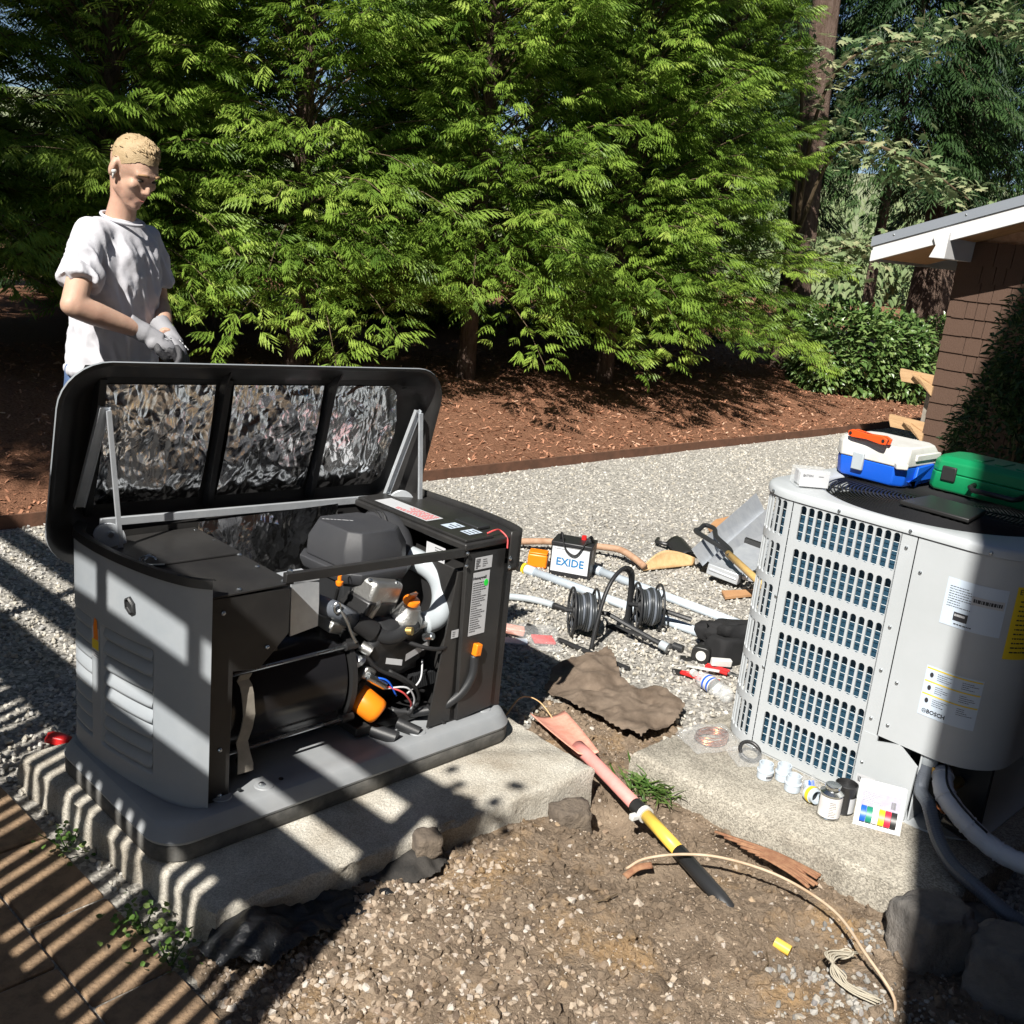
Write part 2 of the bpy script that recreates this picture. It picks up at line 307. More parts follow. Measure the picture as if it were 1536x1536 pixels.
# ================================================================ SETTING
AX = Vector((.743, -.669, 0)); AN = Vector((-.669, -.743, 0))           # house axis along the patio edge, and towards the house
GEN_O = Vector((-.77, 2.23, .10)); GEN_A = R(46)
AC_O = Vector((.81, 3.26, .10)); AC_A = R(-45)
def g2w(x, y, z=0): return GEN_O + Matrix.Rotation(GEN_A, 3, 'Z') @ Vector((x, y, z))
def a2w(x, y, z=0): return AC_O + Matrix.Rotation(AC_A, 3, 'Z') @ Vector((x, y, z))
SLAB = [(0.0, -.24), (.5, -.27), (1.285, -.31), (1.31, .2), (1.3, .78), (.4, .76), (-.095, .73), (-.06, .3)]
PAD = [(-.105, -.37), (.4, -.345), (.82, -.33), (.93, -.30), (.95, .95), (-.105, .95)]
SLAB_W = [g2w(*p).to_2d() for p in SLAB]; PAD_W = [a2w(*p).to_2d() for p in PAD]
PE = Vector((-1.41, 2.66, 0))                                             # a point on the patio edge
ED0 = Vector((-2.59, 4.95, 0)); EDD = Vector((.71, .7042, 0)); EDN = Vector((-.7042, .71, 0))
def inpoly(x, y, P):
    c = False; n = len(P); j = n-1
    for i in range(n):
        if (P[i][1] > y) != (P[j][1] > y) and x < (P[j][0]-P[i][0])*(y-P[i][1])/(P[j][1]-P[i][1])+P[i][0]: c = not c
        j = i
    return c
def inpoly_np(x, y, P):
    c = np.zeros(len(x), bool); n = len(P); j = n-1
    for i in range(n):
        xi, yi, xj, yj = P[i][0], P[i][1], P[j][0], P[j][1]
        hit = ((yi > y) != (yj > y)) & (x < (xj-xi)*(y-yi)/(yj-yi+1e-12)+xi); c ^= hit; j = i
    return c
DIRT = [(-.66, 2.06), (-.52, 1.86), (-.40, 1.45), (2.2, 1.3), (2.1, 2.4), (1.45, 2.35), (1.1, 2.62), (.62, 3.06), (.55, 3.28), (.72, 3.5), (.45, 3.62), (.2, 3.6), (.12, 3.3), (.3, 2.98), (-.2, 2.5)]
def dpoly(x, y, P):
    d = 9.; n = len(P)
    for i in range(n):
        ax, ay = P[i]; bx, by = P[(i+1) % n]; vx, vy = bx-ax, by-ay; t = max(0, min(1, ((x-ax)*vx+(y-ay)*vy)/(vx*vx+vy*vy)))
        d = min(d, math.hypot(x-ax-t*vx, y-ay-t*vy))
    return d if inpoly(x, y, P) else -d
def sstep(a, b, x): t = max(0, min(1, (x-a)/(b-a))); return t*t*(3-2*t)
def dirt_z(x, y):
    z = .004 + .055*math.exp(-((x-.1)**2+(y-2.15)**2)/.16) - .10*math.exp(-((x-.4)**2+(y-2.86)**2)/.018) - .03*math.exp(-((x-.75)**2+(y-2.62)**2)/.04) + .03*math.exp(-((x-.7)**2+(y-2.38)**2)/.02) - .05*math.exp(-((x-.93)**2+(y-2.3)**2)/.01)
    z += .022*nz(x, y, 0, 5) + .014*nz(x, y, 3, 14) + .012*abs(nz(x, y, 5, 33)) + .007*abs(nz(x, y, 9, 80)) - .006
    return z
def ground_z(x, y): return -.22*sstep(.0, .12, dpoly(x, y, DIRT)) + .008*nz(x, y, 0, 2)

# the ground: one sheet, fine near the camera, reaching to the horizon
def axis(a, b, n, far):
    g = list(np.linspace(a, b, n)); return [a-far, a-far*.3, a-far*.1, a-far*.03] + g + [b+far*.03, b+far*.1, b+far*.3, b+far]
xs = axis(-3.2, 4.2, 125, 260); ys = axis(.8, 7.2, 110, 260)
V = [(x, y, ground_z(x, y) if (-3.3 < x < 4.3 and .7 < y < 7.3) else 0) for y in ys for x in xs]
nx = len(xs)
ground = mesh_np('ground', V, [(j*nx+i, j*nx+i+1, (j+1)*nx+i+1, (j+1)*nx+i) for j in range(len(ys)-1) for i in range(nx-1)], 4, 'gravel_base', smooth=True)
tag(ground, kind='structure', label='pale grey crushed gravel ground between the patio and the mulch bed')

# excavated soil
b = MB(); NX, NY = 290, 265
b.grid(lambda u, v: (lambda x, y: (x, y, dirt_z(x, y) - .3*sstep(.0, .25, -dpoly(x, y, DIRT))))(-.75+2.6*u, 1.4+2.3*v), NX, NY)
dirt = b.build('soil', 'dirt', smooth='all'); tag(dirt, kind='structure', label='dug brown stony soil between the two concrete pads')

# stones -------------------------------------------------------------
def ico():
    bm = bmesh.new(); bmesh.ops.create_icosphere(bm, subdivisions=1, radius=1); V = np.array([v.co[:] for v in bm.verts]); Fc = np.array([[v.index for v in f.verts] for f in bm.faces]); bm.free(); return V, Fc
IV, IF = ico()
OV = np.array([(1, 0, 0), (-1, 0, 0), (0, 1, 0), (0, -1, 0), (0, 0, 1), (0, 0, -1)], float)*1.1; OF = np.array([(0, 2, 4), (2, 1, 4), (1, 3, 4), (3, 0, 4), (2, 0, 5), (1, 2, 5), (3, 1, 5), (0, 3, 5)])
def rand_rot(n):
    q = rng.normal(size=(n, 4)); q /= np.linalg.norm(q, axis=1)[:, None]; w, x, y, z = q.T
    return np.stack([1-2*(y*y+z*z), 2*(x*y-z*w), 2*(x*z+y*w), 2*(x*y+z*w), 1-2*(x*x+z*z), 2*(y*z-x*w), 2*(x*z-y*w), 2*(y*z+x*w), 1-2*(x*x+y*y)], 1).reshape(n, 3, 3)
def stones(name, P, size, m, flat=.7, parent=None, coarse=None):
    """loose stones in one mesh; those marked coarse are simpler"""
    coarse = np.zeros(len(P), bool) if coarse is None else coarse; Vs, Fs, off = [], [], 0
    for sel, BV, BF in ((~coarse, IV, IF), (coarse, OV, OF)):
        p, sz = P[sel], size[sel]; n = len(p)
        if not n: continue
        sc = sz[:, None]*np.stack([rng.uniform(.8, 1.3, n), rng.uniform(.65, 1, n), rng.uniform(.5, flat+.2, n)], 1)*.5
        jit = BV[None]*(1+rng.uniform(-.3, .25, (n, len(BV), 1)))+rng.uniform(-.12, .12, (n, len(BV), 3))
        V = np.einsum('nij,nkj->nki', rand_rot(n), jit*sc[:, None, :]) + p[:, None, :]
        Vs.append(V.reshape(-1, 3)); Fs.append((BF[None]+(np.arange(n)*len(BV))[:, None, None]+off).reshape(-1, 3)); off += n*len(BV)
    return mesh_np(name, np.concatenate(Vs), np.concatenate(Fs), 3, m, parent, smooth=False)
def sample(n, x0, x1, y0, y1): return rng.uniform(x0, x1, n), rng.uniform(y0, y1, n)
def ok_gravel(x, y):
    d = (x-ED0.x)*EDN.x+(y-ED0.y)*EDN.y
    pv = (x-PE.x)*AN.x+(y-PE.y)*AN.y
    return (d < -.02) & (pv < -.02) & ~inpoly_np(x, y, SLAB_W) & ~inpoly_np(x, y, PAD_W) & ~inpoly_np(x, y, [(p[0], p[1]) for p in DIRT]) & (x > -.68*y-.25) & (x < .62*y+.3)
x, y = sample(60000, -3.4, 2.6, 2.2, 5.6); k = ok_gravel(x, y); x, y = x[k][:21000], y[k][:21000]
s = rng.uniform(.010, .024, len(x)); z = s*.18+rng.uniform(-.004, .006, len(x))
P1 = np.stack([x, y, z], 1); S1 = s
x, y = sample(60000, -2.9, 6.2, 5.5, 12.5); k = ok_gravel(x, y); x, y = x[k][:20000], y[k][:20000]
s = rng.uniform(.012, .024, len(x)); P2 = np.stack([x, y, s*.12], 1)
o = stones('gravel', np.concatenate([P1, P2]), np.concatenate([S1, s]), 'gravel', coarse=np.concatenate([P1[:, 1] > 4.0, np.ones(len(P2), bool)])); tag(o, 'loose pale grey and tan gravel stones covering the yard', 'gravel', kind='stuff')
# stones in the soil: mostly small, gravelly towards the camera
x, y = sample(75000, -.7, 1.9, 1.5, 3.6); k = inpoly_np(x, y, DIRT) & ~inpoly_np(x, y, SLAB_W) & ~inpoly_np(x, y, PAD_W) & (x < .62*y+.1)
x, y = x[k][:26000], y[k][:26000]; dens = np.array([nz(a, b_, 7, 2.3) for a, b_ in zip(x, y)]); stony = np.clip(.85-(x+.1)*.9-(y-1.9)*.35, .05, 1)
keep = rng.uniform(size=len(x)) < np.clip(stony*.9+dens*.7+.3, .2, 1); x, y, stony = x[keep], y[keep], stony[keep]
s = rng.uniform(.003, .009, len(x)) + (rng.uniform(size=len(x)) < .34*stony+.04)*rng.uniform(.004, .022, len(x)); z = np.array([dirt_z(a, b_) for a, b_ in zip(x, y)])-s*.05
o = stones('soil_stones', np.stack([x, y, z], 1), s, 'dirt_stone', coarse=s < .009); tag(o, 'brown and buff stones and clods scattered through the dug soil', 'stones', kind='stuff')
x, y = sample(9000, -.7, 1.9, 1.5, 3.6); k = inpoly_np(x, y, DIRT) & ~inpoly_np(x, y, SLAB_W) & ~inpoly_np(x, y, PAD_W) & (x < .62*y+.1); x, y = x[k][:2600], y[k][:2600]
s = rng.uniform(.012, .03, len(x))*(1+.8*(rng.uniform(size=len(x)) < .08)); z = np.array([dirt_z(a, b_) for a, b_ in zip(x, y)])+s*.05
o = stones('soil_clods', np.stack([x, y, z], 1), s, 'dirt'); tag(o, 'crumbly brown lumps of loose soil', 'soil', kind='stuff')
# pale pebbles tipped along the air conditioner pad and near the rope
pts = []; 
for cx, cy, sx, sy, n in ((1.08, 2.36, .08, .04, 110), (.95, 2.08, .09, .06, 200), (.86, 2.17, .08, .03, 70), (1.5, 2.5, .16, .12, 300), (-1.0, 2.42, .3, .02, 0)):
    for _ in range(n):
        px, py = random.gauss(cx, sx), random.gauss(cy, sy)
        if not inpoly(px, py, PAD_W): pts.append((px, py))
P = np.array([(a, b_, dirt_z(a, b_)+.004) for a, b_ in pts]); o = stones('pale_pebbles', P, rng.uniform(.008, .022, len(P)), 'pebble_pale'); tag(o, 'pale pebbles spilled along the foot of the smaller pad', 'pebbles', kind='stuff')

# slab & pad ----------------------------------------------------------
def slab(name, poly, z0, z1, m, org, ang, label, rough=.006):
    n = len(poly); out = []
    for i in range(n):
        a = Vector(poly[i]); c = Vector(poly[(i+1) % n]); k = max(2, int((c-a).length/.025))
        for j in range(k): out.append(a.lerp(c, j/k))
    cen = sum(out, Vector((0, 0)))/len(out); b = MB(); rings = []
    for z, ins, am in ((z0, -.004, 1.6), (z1-.05, 0, 1), (z1-.018, .0, 1), (z1-.006, .006, 1), (z1, .016, .6)):
        rings.append([Vector((*(p + (cen-p).normalized()*(ins+rough*am*1.5*nz(p.x, p.y, z*7, 22)+rough*am*nz(p.x, p.y, z*7, 60))), z + (.002*nz(p.x, p.y, 1, 30) if z > z0 else 0))) for p in out])
    k = len(out); Vv = [p for r_ in rings for p in r_]; Fs = []
    for i in range(len(rings)-1):
        for j in range(k): j2 = (j+1) % k; Fs.append((i*k+j, i*k+j2, (i+1)*k+j2, (i+1)*k+j))
    Fs.append(tuple((len(rings)-1)*k+j for j in range(k))); b.add(Vv, Fs)
    o = b.build(name, m, smooth=True); o.location = org; o.rotation_euler.z = ang; tag(o, label, 'concrete slab'); return o
slab('concrete_slab', SLAB, -.14, 0, 'concrete_old', GEN_O, GEN_A, 'worn stained concrete slab under the open generator', .009)
slab('concrete_pad', PAD, -.13, 0, 'concrete', AC_O, AC_A, 'exposed aggregate concrete pad under the grey air conditioner', .006)
# loose clod hanging under the slab's broken corner
def lump(name, c, sc, m, label=None, cat=None, seed=0, rot=0, parent=None, n=3, amp=.3, sharp=1.6):
    bm = bmesh.new(); bmesh.ops.create_icosphere(bm, subdivisions=n, radius=1)
    for v in bm.verts:
        p = v.co.normalized(); f = 1+amp*noise.noise(p*sharp+Vector((seed, 0, 0)))+amp*.4*noise.noise(p*sharp*2.7+Vector((0, seed, 0)))+.05*noise.noise(p*9+Vector((0, seed, 2)))
        q = Vector((max(-.72, min(.72, p.x*f)), max(-.72, min(.72, p.y*f)), max(-.7, min(.7, p.z*f))))
        q *= 1+.06*noise.noise(p*5+Vector((seed, 3, 0)))+.03*noise.noise(p*14+Vector((seed, 1, 0))); v.co = Vector((q.x*sc[0], q.y*sc[1], q.z*sc[2]))
    me = bpy.data.meshes.new(name); bm.to_mesh(me); bm.free(); me.materials.append(M[m]); me.polygons.foreach_set('use_smooth', [True]*len(me.polygons))
    o = bpy.data.objects.new(name, me); link(o, parent); o.location = c; o.rotation_euler = (random.uniform(-.2, .2), random.uniform(-.2, .2), rot)
    if label: tag(o, label, cat)
    return o
lump('soil_clod', (.27, 2.78, .0), (.085, .06, .075), 'rock_brown', 'lumpy soil clod under the broken corner of the slab', 'clod', 3, .3, amp=.5)
# patio pavers, each a piece of the patio
patio = MB().add([tuple(PE+AX*s_+AN*d_+Vector((0, 0, -.02))) for s_, d_ in ((-1.2, 0), (2.6, 0), (2.6, 3.2), (-1.2, 3.2))], [(0, 1, 2, 3)]).build('patio', 'sand')
tag(patio, kind='structure', label='tan paver patio at the corner')
TL, TD = .335, .195
pvs = []
for vseed in range(4):
    b = MB(); poly = rrect(0, TL-.008, 0, TD-.008, .006, 2); cen = Vector((TL/2, TD/2))
    pts = []
    for ins, z in ((0, -.03), (0, .004), (.004, .0095)):
        pts.append([(p[0]+(cen.x-p[0])*ins/.1, p[1]+(cen.y-p[1])*ins/.1, z) for p in poly])
    k = len(poly); b.add([q for r_ in pts for q in r_], [(i*k+j, i*k+(j+1) % k, (i+1)*k+(j+1) % k, (i+1)*k+j) for i in range(2) for j in range(k)] + [tuple(2*k+j for j in range(k))])
    pvs.append(b)
first = None
ang = math.atan2(AX.y, AX.x)
for i in range(9):
    for j in range(-1, 8):
        s_ = -1.0 + j*TL + (TL/2 if i % 2 else 0); d_ = i*TD
        p = PE + AX*s_ + AN*(d_+TD)
        if first is None: first = pvs[0].build('paver', 'paver', patio, bevel=0); o = first
        else: o = share('paver', first, patio)
        o.location = (p.x, p.y, random.uniform(-.002, .002)); o.rotation_euler = (random.uniform(-.006, .006), random.uniform(-.006, .006), ang)
# mulch bed, mounded
def mulch_z(d, s_): return .015+.30*sstep(.1, 2.8, d)+.05*nz(s_, d, 0, .6)*sstep(0, 1, d)+.015*nz(s_, d, 2, 3)
def m2w(s_, d): p = ED0+EDD*s_+EDN*d; return (p.x, p.y, mulch_z(d, s_))
b = MB().grid(lambda u, v: m2w(-7+29*u, .0+11*v), 190, 80); o = b.build('mulch_bed', 'mulch_base', smooth='all'); tag(o, kind='structure', label='red brown bark mulch bed sloping up to the hedge')
n = 30000; s_ = rng.uniform(-3.5, 15, n); d = rng.uniform(.02, 1, n)**1.2*4.4
P = np.array([m2w(a, c) for a, c in zip(s_, d)]); L_ = rng.uniform(.012, .038, n)*(1+.3*(P[:, 1] > 8)); W_ = L_*rng.uniform(.2, .45, n)
q = np.array([[-.5, -.5, 0], [.5, -.4, 0], [.5, .5, 0], [-.5, .4, 0]]); rot = rand_rot(n); flat = np.eye(3)[None]*.0 + rot
lv = q[None]*np.stack([L_, W_, L_], 1)[:, None, :]; a = rng.uniform(0, 6.28, n); ca, sa = np.cos(a)[:, None], np.sin(a)[:, None]
tx = rng.normal(0, .35, n)[:, None]; ty = rng.normal(0, .35, n)[:, None]
X = lv[..., 0]*ca-lv[..., 1]*sa; Y = lv[..., 0]*sa+lv[..., 1]*ca; Z = X*tx+Y*ty+.008
V = np.stack([X, Y, Z], -1)+P[:, None]; o = mesh_np('mulch', V.reshape(-1, 3), np.arange(n*4).reshape(-1, 4), 4, 'mulch'); tag(o, 'red brown bark mulch chips spread over the planting bed', 'mulch', kind='stuff')
# edging board
b = MB()
for i in range(40):
    s0 = -5+i*.5; b.bar(ED0+EDD*s0+Vector((0, 0, .03+.004*nz(i, 0))), ED0+EDD*(s0+.502)+Vector((0, 0, .03+.004*nz(i+1, 0))), .018, .085)
tag(b.build('garden_edging', 'edging'), 'thin brown edging strip between gravel and mulch bed', 'edging')

# ================================================================ VEGETATION
def frond(npair=8, droop=.42, wid=.36, seed=0):
    """one flat drooping conifer spray, length 1 along +x; triangles"""
    r = random.Random(seed); V = []; Fs = []
    def sp(t): return Vector((t*(1-.12*t), .04*math.sin(3*t+seed), .10*math.sin(t*2.2)-droop*t*t))
    for i in range(npair*2+1):
        t = .12+.88*i/(npair*2); side = 1 if i % 2 else -1
        if i == npair*2: side = 0
        l = wid*(1.05-.72*t)*(.7+.5*math.sin(min(1, t*2.2)*1.57))*r.uniform(.85, 1.15)
        o = sp(t); d = Vector((.60, side*.62, -.50-.25*t)).normalized() if side else Vector((.8, 0, -.9)).normalized()
        n = len(V); w = Vector((-d.y, d.x, 0)).normalized(); sag = -.22*l
        p1 = o+d*l*.5+Vector((0, 0, sag*.3)); p2 = o+d*l+Vector((0, 0, sag*1.15))
        # body kite + side lobes
        V += [o, p1+w*.10*l, p2, p1-w*.10*l]; Fs += [(n, n+1, n+2), (n, n+2, n+3)]
        for q, sg in ((.36, 1), (.56, -1)):
            m = len(V); a = o+d*l*q+Vector((0, 0, sag*q*q)); bdir = (d*.75+w*sg*.7).normalized(); ll = l*.42*(1.1-q*.6)
            V += [a-d*l*.07, a+d*l*.07, a+bdir*ll+Vector((0, 0, -.3*ll))]; Fs.append((m, m+1, m+2))
    return np.array([tuple(v) for v in V]), np.array(Fs)
FR = [frond(5, .45, .50, 1), frond(5, .62, .46, 2), frond(5, .30, .52, 3), frond(6, .8, .40, 4)]
def place(shapes, items):
    """items: list of (shape index, origin, x dir, up, size, tint)"""
    Vs, Fs, T = [], [], []; off = 0
    by = {}
    for it in items: by.setdefault(it[0], []).append(it)
    for k, its in by.items():
        V, Fc = shapes[k]; n = len(its)
        o = np.array([i[1] for i in its]); x = np.array([i[2] for i in its], float); up = np.array([i[3] for i in its], float); s = np.array([i[4] for i in its])
        x /= np.linalg.norm(x, axis=1)[:, None]; y = np.cross(up, x); y /= np.linalg.norm(y, axis=1)[:, None]+1e-9; z = np.cross(x, y)
        Mx = np.stack([x, y, z], 2)*s[:, None, None]
        W = np.einsum('nij,kj->nki', Mx, V)+o[:, None]
        Vs.append(W.reshape(-1, 3)); Fs.append((Fc[None]+(np.arange(n)*len(V))[:, None, None]+off).reshape(-1, 3)); off += n*len(V)
        T.append(np.repeat(np.array([i[5] for i in its]), len(V)))
    return np.concatenate(Vs), np.concatenate(Fs), np.concatenate(T)
def cedar(H, Rm, nl, seed, per=15, fs=(.26, .46), low=.95, up=1.1, hang=0):
    r = random.Random(seed); items = []; limbs = MB()
    for i in range(nl):
        u = (i+r.random())/nl; cut = 5.6 if not hang else 9.0; h = low+(min(H, cut)-low)*(u/.87)**(1.15 if not hang else 1) if u < .87 else cut+(H-cut-.1)*(u-.87)/.13; a = i*2.39996+r.uniform(-.6, .6)
        prof = (1-(h/H))**.85*(.6+.4*min(1, (h+.3)/1.2)); L = Rm*prof*r.uniform(.6, 1.2)*(1.18 if h < 1.7 and not hang else 1)+.12
        d = Vector((math.cos(a), math.sin(a), 0)); o = Vector((0, 0, h-.1*(not hang))); rise = (up*r.uniform(.55, 1.35)*(.22+.78*sstep(.8, 2.6, h)) if not hang else up*r.uniform(.5, 1.4)-hang); sag = r.uniform(.3, .6)
        pts = [o+d*L*t+Vector((0, 0, L*(rise*t-sag*t*t))) for t in (0, .25, .5, .75, 1)]
        limbs.tube(pts, .02, 4, rs=[.014, .010, .007, .004, .002]); w = Vector((-d.y, d.x, 0))
        tb = r.uniform(0, 1); n = max(6, int(per*(.3+.7*L/Rm))); bw = r.uniform(.7, 1.25)
        for j in range(n):
            t = .22+.78*((j+r.random())/n)**.85; k = min(3, int(t*4)); p = pts[k].lerp(pts[k+1], t*4-k)
            wd_ = bw*L*(.24*math.sin(min(1, (1.02-t)*1.9)*1.57)+.03); sd = r.uniform(-1, 1); p = p+w*sd*wd_+Vector((0, 0, -.30*abs(sd)*wd_+r.uniform(-.05, .06)))
            x = (d*(.55+.5*t) + w*sd*.9 + Vector((0, 0, (r.uniform(.0, .75) if not hang else r.uniform(-.35, .4))))).normalized()
            upv = Vector((0, 0, 1)) + d*r.uniform(-.1, .6) + w*r.uniform(-.5, .5)
            items.append((r.choice((0, 1, 2)) if not hang else r.choice((1, 3)), tuple(p), tuple(x), tuple(upv), r.uniform(*fs), min(1, max(0, .5*tb+.5*r.random()))))
    V, Fc, T = place(FR, items); return V, Fc, T, limbs
PROTO = {}
def tree_proto(key, *a, **k): PROTO[key] = cedar(*a, **k)
tree_proto('a', 8.6, 1.55, 262, 11, per=42, fs=(.135, .28)); tree_proto('b', 8.0, 1.5, 258, 23, per=42, fs=(.135, .28)); tree_proto('c', 9.0, 1.52, 265, 37, per=42, fs=(.135, .28))
tree_proto('d', 11.0, 2.7, 210, 41, per=40, fs=(.27, .52), low=3.6, up=.1, hang=.35)
MESH = {}
def tree(name, key, loc, rz, sc, leaf, label, cat='tree', group=None, trunk_r=.085, trunk_h=None, lean=(0, 0)):
    root = empty(name, loc, rz, label, cat, group); root.scale = (sc, sc, sc)
    H = {'a': 8.6, 'b': 8.0, 'c': 9.0, 'd': 11.0}[key]
    if key not in MESH:
        V, Fc, T, limbs = PROTO[key]
        cr = mesh_np('crown', V, Fc, 3, leaf, root, tint=T); lb = limbs.build('limbs', 'twig', root); lb.name = 'branch_work'
        tr = MB(); k = 14; tr.tube([(.03*nz(i, 1), .03*nz(i, 5), H*.97*i/k-.25) for i in range(k+1)], .1, 10, rs=[trunk_r*(1.25 if i == 0 else 1)*(1-.93*i/k)+.012 for i in range(k+1)]); tk = tr.build('trunk', 'bark', root, smooth='all')
        MESH[key] = (cr, lb, tk)
    else:
        for nm, src in zip(('crown', 'branch_work', 'trunk'), MESH[key]):
            c = src.copy(); c.name = nm; col.objects.link(c); c.parent = root
            if nm == 'crown': c.material_slots[0].link = 'OBJECT'; c.material_slots[0].material = M[leaf]
    return root
HG = 'tall cedars of the hedge behind the mulch bed'
hedge = [('a', -6.3, 6.4, .3, 1.0, 'tall cedar at the far left edge, cropped by the frame'), ('b', -5.0, 7.9, 1.9, 1.05, 'bright green cedar rising directly left of the man'), ('c', -3.65, 9.0, 3.3, 1.0, 'dense cedar directly behind the man in the white shirt'), ('a', -2.15, 9.5, 4.6, 1.0, 'shadowy cedar right of the man, behind the raised generator lid'),
         ('b', -.6, 10.2, .9, 1.0, 'cedar at the middle of the hedge, above the lid corner'), ('c', .85, 11.2, 2.2, .98, 'sunlit cedar with low sweeping boughs right of the hedge middle'), ('a', 1.95, 12.7, 5.4, .88, 'cedar at the right end of the hedge beside the bare trunk')]
for k, x, y, rz, sc, lb in hedge: tree('cedar_tree', k, (x, y, .25), rz, sc, 'cedar', lb, 'cedar tree', HG)
for k, x, y, rz, sc, lb in (('c', -6.4, 10.4, 1.2, 1.0, 'cedar in the second row at the left, seen between the front cedars'), ('a', -3.6, 12.1, 2.5, 1.05, 'cedar in the second row behind the man'), ('b', -.2, 14.3, 4.0, 1.1, 'cedar in the second row behind the hedge middle')):
    tree('cedar_tree', k, (x, y, .3), rz, sc, 'cedar_old' if k == 'x' else 'cedar', lb, 'cedar tree', HG)
for k_, (x, y, rz, lb) in enumerate(((-9.5, 12.0, .3, 'dark conifer behind the hedge, leftmost'), (-5.4, 14.2, 1.2, 'dark conifer behind the hedge, behind the man'), (-2.0, 15.8, 2.6, 'dark conifer behind the hedge, left of its middle'), (1.2, 17.2, 4.4, 'dark conifer behind the right half of the hedge'))):
    tree('dark_conifer', 'd', (x, y, -3.4), rz, .95, 'fir_dark', lb, 'conifer', 'dark conifers added behind the hedge to darken its gaps', .09)  # extra trees put in to darken the pale gaps in the hedge
DG = 'dark conifers behind the shed'
tree('dark_conifer', 'd', (5.2, 16.5, 0), .4, .95, 'fir_dark', 'dark drooping conifer above the laurel, left of the shed roof', 'conifer', DG, .09)
tree('dark_conifer', 'd', (8.2, 18.5, 0), 2.4, 1.05, 'fir_dark', 'dark conifer standing behind the shed roof', 'conifer', DG)
tree('dark_conifer', 'd', (10.5, 15.0, 0), 4.4, 1.0, 'fir_dark', 'dark conifer at the top right corner of the view', 'conifer', DG)
tree('dark_conifer', 'd', (3.4, 20.5, 0), 5.4, 1.05, 'fir_dark', 'dark conifer seen between the hedge and the bare trunk', 'conifer', DG)
# bare-trunked tall trees -------------------------------------------------
def big_trunk(name, base, top, r0, r1, label, seed):
    root = empty(name, base, 0, label, 'tree'); b = MB(); k = 26; n = 22; base = Vector(base); d = Vector(top)-base
    V = []
    for i in range(k+1):
        t = i/k; c = d*t
        rr = (r0+(r1-r0)*t)*(1+.55*math.exp(-t*16))
        for j in range(n):
            a = 6.2832*j/n; q = rr*(1+.09*nz(math.cos(a)*2, math.sin(a)*2, t*2+seed, 1.5)+.05*math.sin(a*7+nz(t*6, seed)*3))
            V.append((c.x+q*math.cos(a), c.y+q*math.sin(a), c.z))
    b.add(V, [(i*n+j, i*n+(j+1) % n, (i+1)*n+(j+1) % n, (i+1)*n+j) for i in range(k) for j in range(n)]); b.build('trunk', 'bark', root, smooth='all'); return root
t1 = big_trunk('fir_tree', (3.62, 14.4, -.1), (3.05, 14.4, 10), .21, .13, 'tall bare reddish trunk rising beside the right end of the hedge', 1)
t2 = big_trunk('fir_tree', (6.42, 17, -.1), (6.2, 17, 11), .36, .2, 'thick dark trunk standing under the shed eave', 5)
# broad leaves
def leaf(l=1, w=.42, fold=.12, curl=.2):
    V = [(0, 0, 0), (.35*l, w/2, fold), (.75*l, w*.36, fold*.8-curl*.5), (l, 0, -curl), (.75*l, -w*.36, fold*.8-curl*.5), (.35*l, -w/2, fold), (.45*l, 0, 0)]
    return np.array(V), np.array([(0, 6, 1), (1, 6, 2), (2, 6, 3), (3, 6, 4), (4, 6, 5), (5, 6, 0)])
def maple_leaf():
    pts = [(0, 0)]
    for a, r_ in ((-130, .35), (-100, .2), (-75, .62), (-52, .35), (-35, .8), (-16, .5), (0, 1.0), (16, .5), (35, .8), (52, .35), (75, .62), (100, .2), (130, .35)): pts.append((.3+r_*.7*math.cos(R(a)), r_*.7*math.sin(R(a))))
    V = [(x, y, -.15*x*x-.1*abs(y)) for x, y in pts]+[(.3, 0, .02)]; n = len(pts)
    return np.array(V), np.array([(n, i, (i+1) % n) for i in range(n)])
LV = [leaf(), leaf(1, .55, .06, .35), maple_leaf(), leaf(1, .8, .05, .15)]
def blob_items(c, rad, n, shape, size, rr, out=.8, shell=.55, bumps=6):
    its = []; cs = [Vector((rr.gauss(0, 1), rr.gauss(0, 1), rr.gauss(0, .8))).normalized() for _ in range(bumps)]
    for _ in range(n):
        d = Vector((rr.gauss(0, 1), rr.gauss(0, 1), rr.gauss(0, 1))).normalized(); f = rr.uniform(shell, 1)**.6*(1+.2*max(d.dot(q) for q in cs)**3-.1)
        p = Vector((c[0]+d.x*rad[0]*f, c[1]+d.y*rad[1]*f, c[2]+d.z*rad[2]*f))
        x = (d*out+Vector((rr.gauss(0, .6), rr.gauss(0, .6), rr.gauss(0, .5)))).normalized()
        its.append((shape if isinstance(shape, int) else rr.choice(shape), tuple(p), tuple(x), (rr.gauss(0, .4), rr.gauss(0, .4)-.2, 1), rr.uniform(*size), rr.random()))
    return its
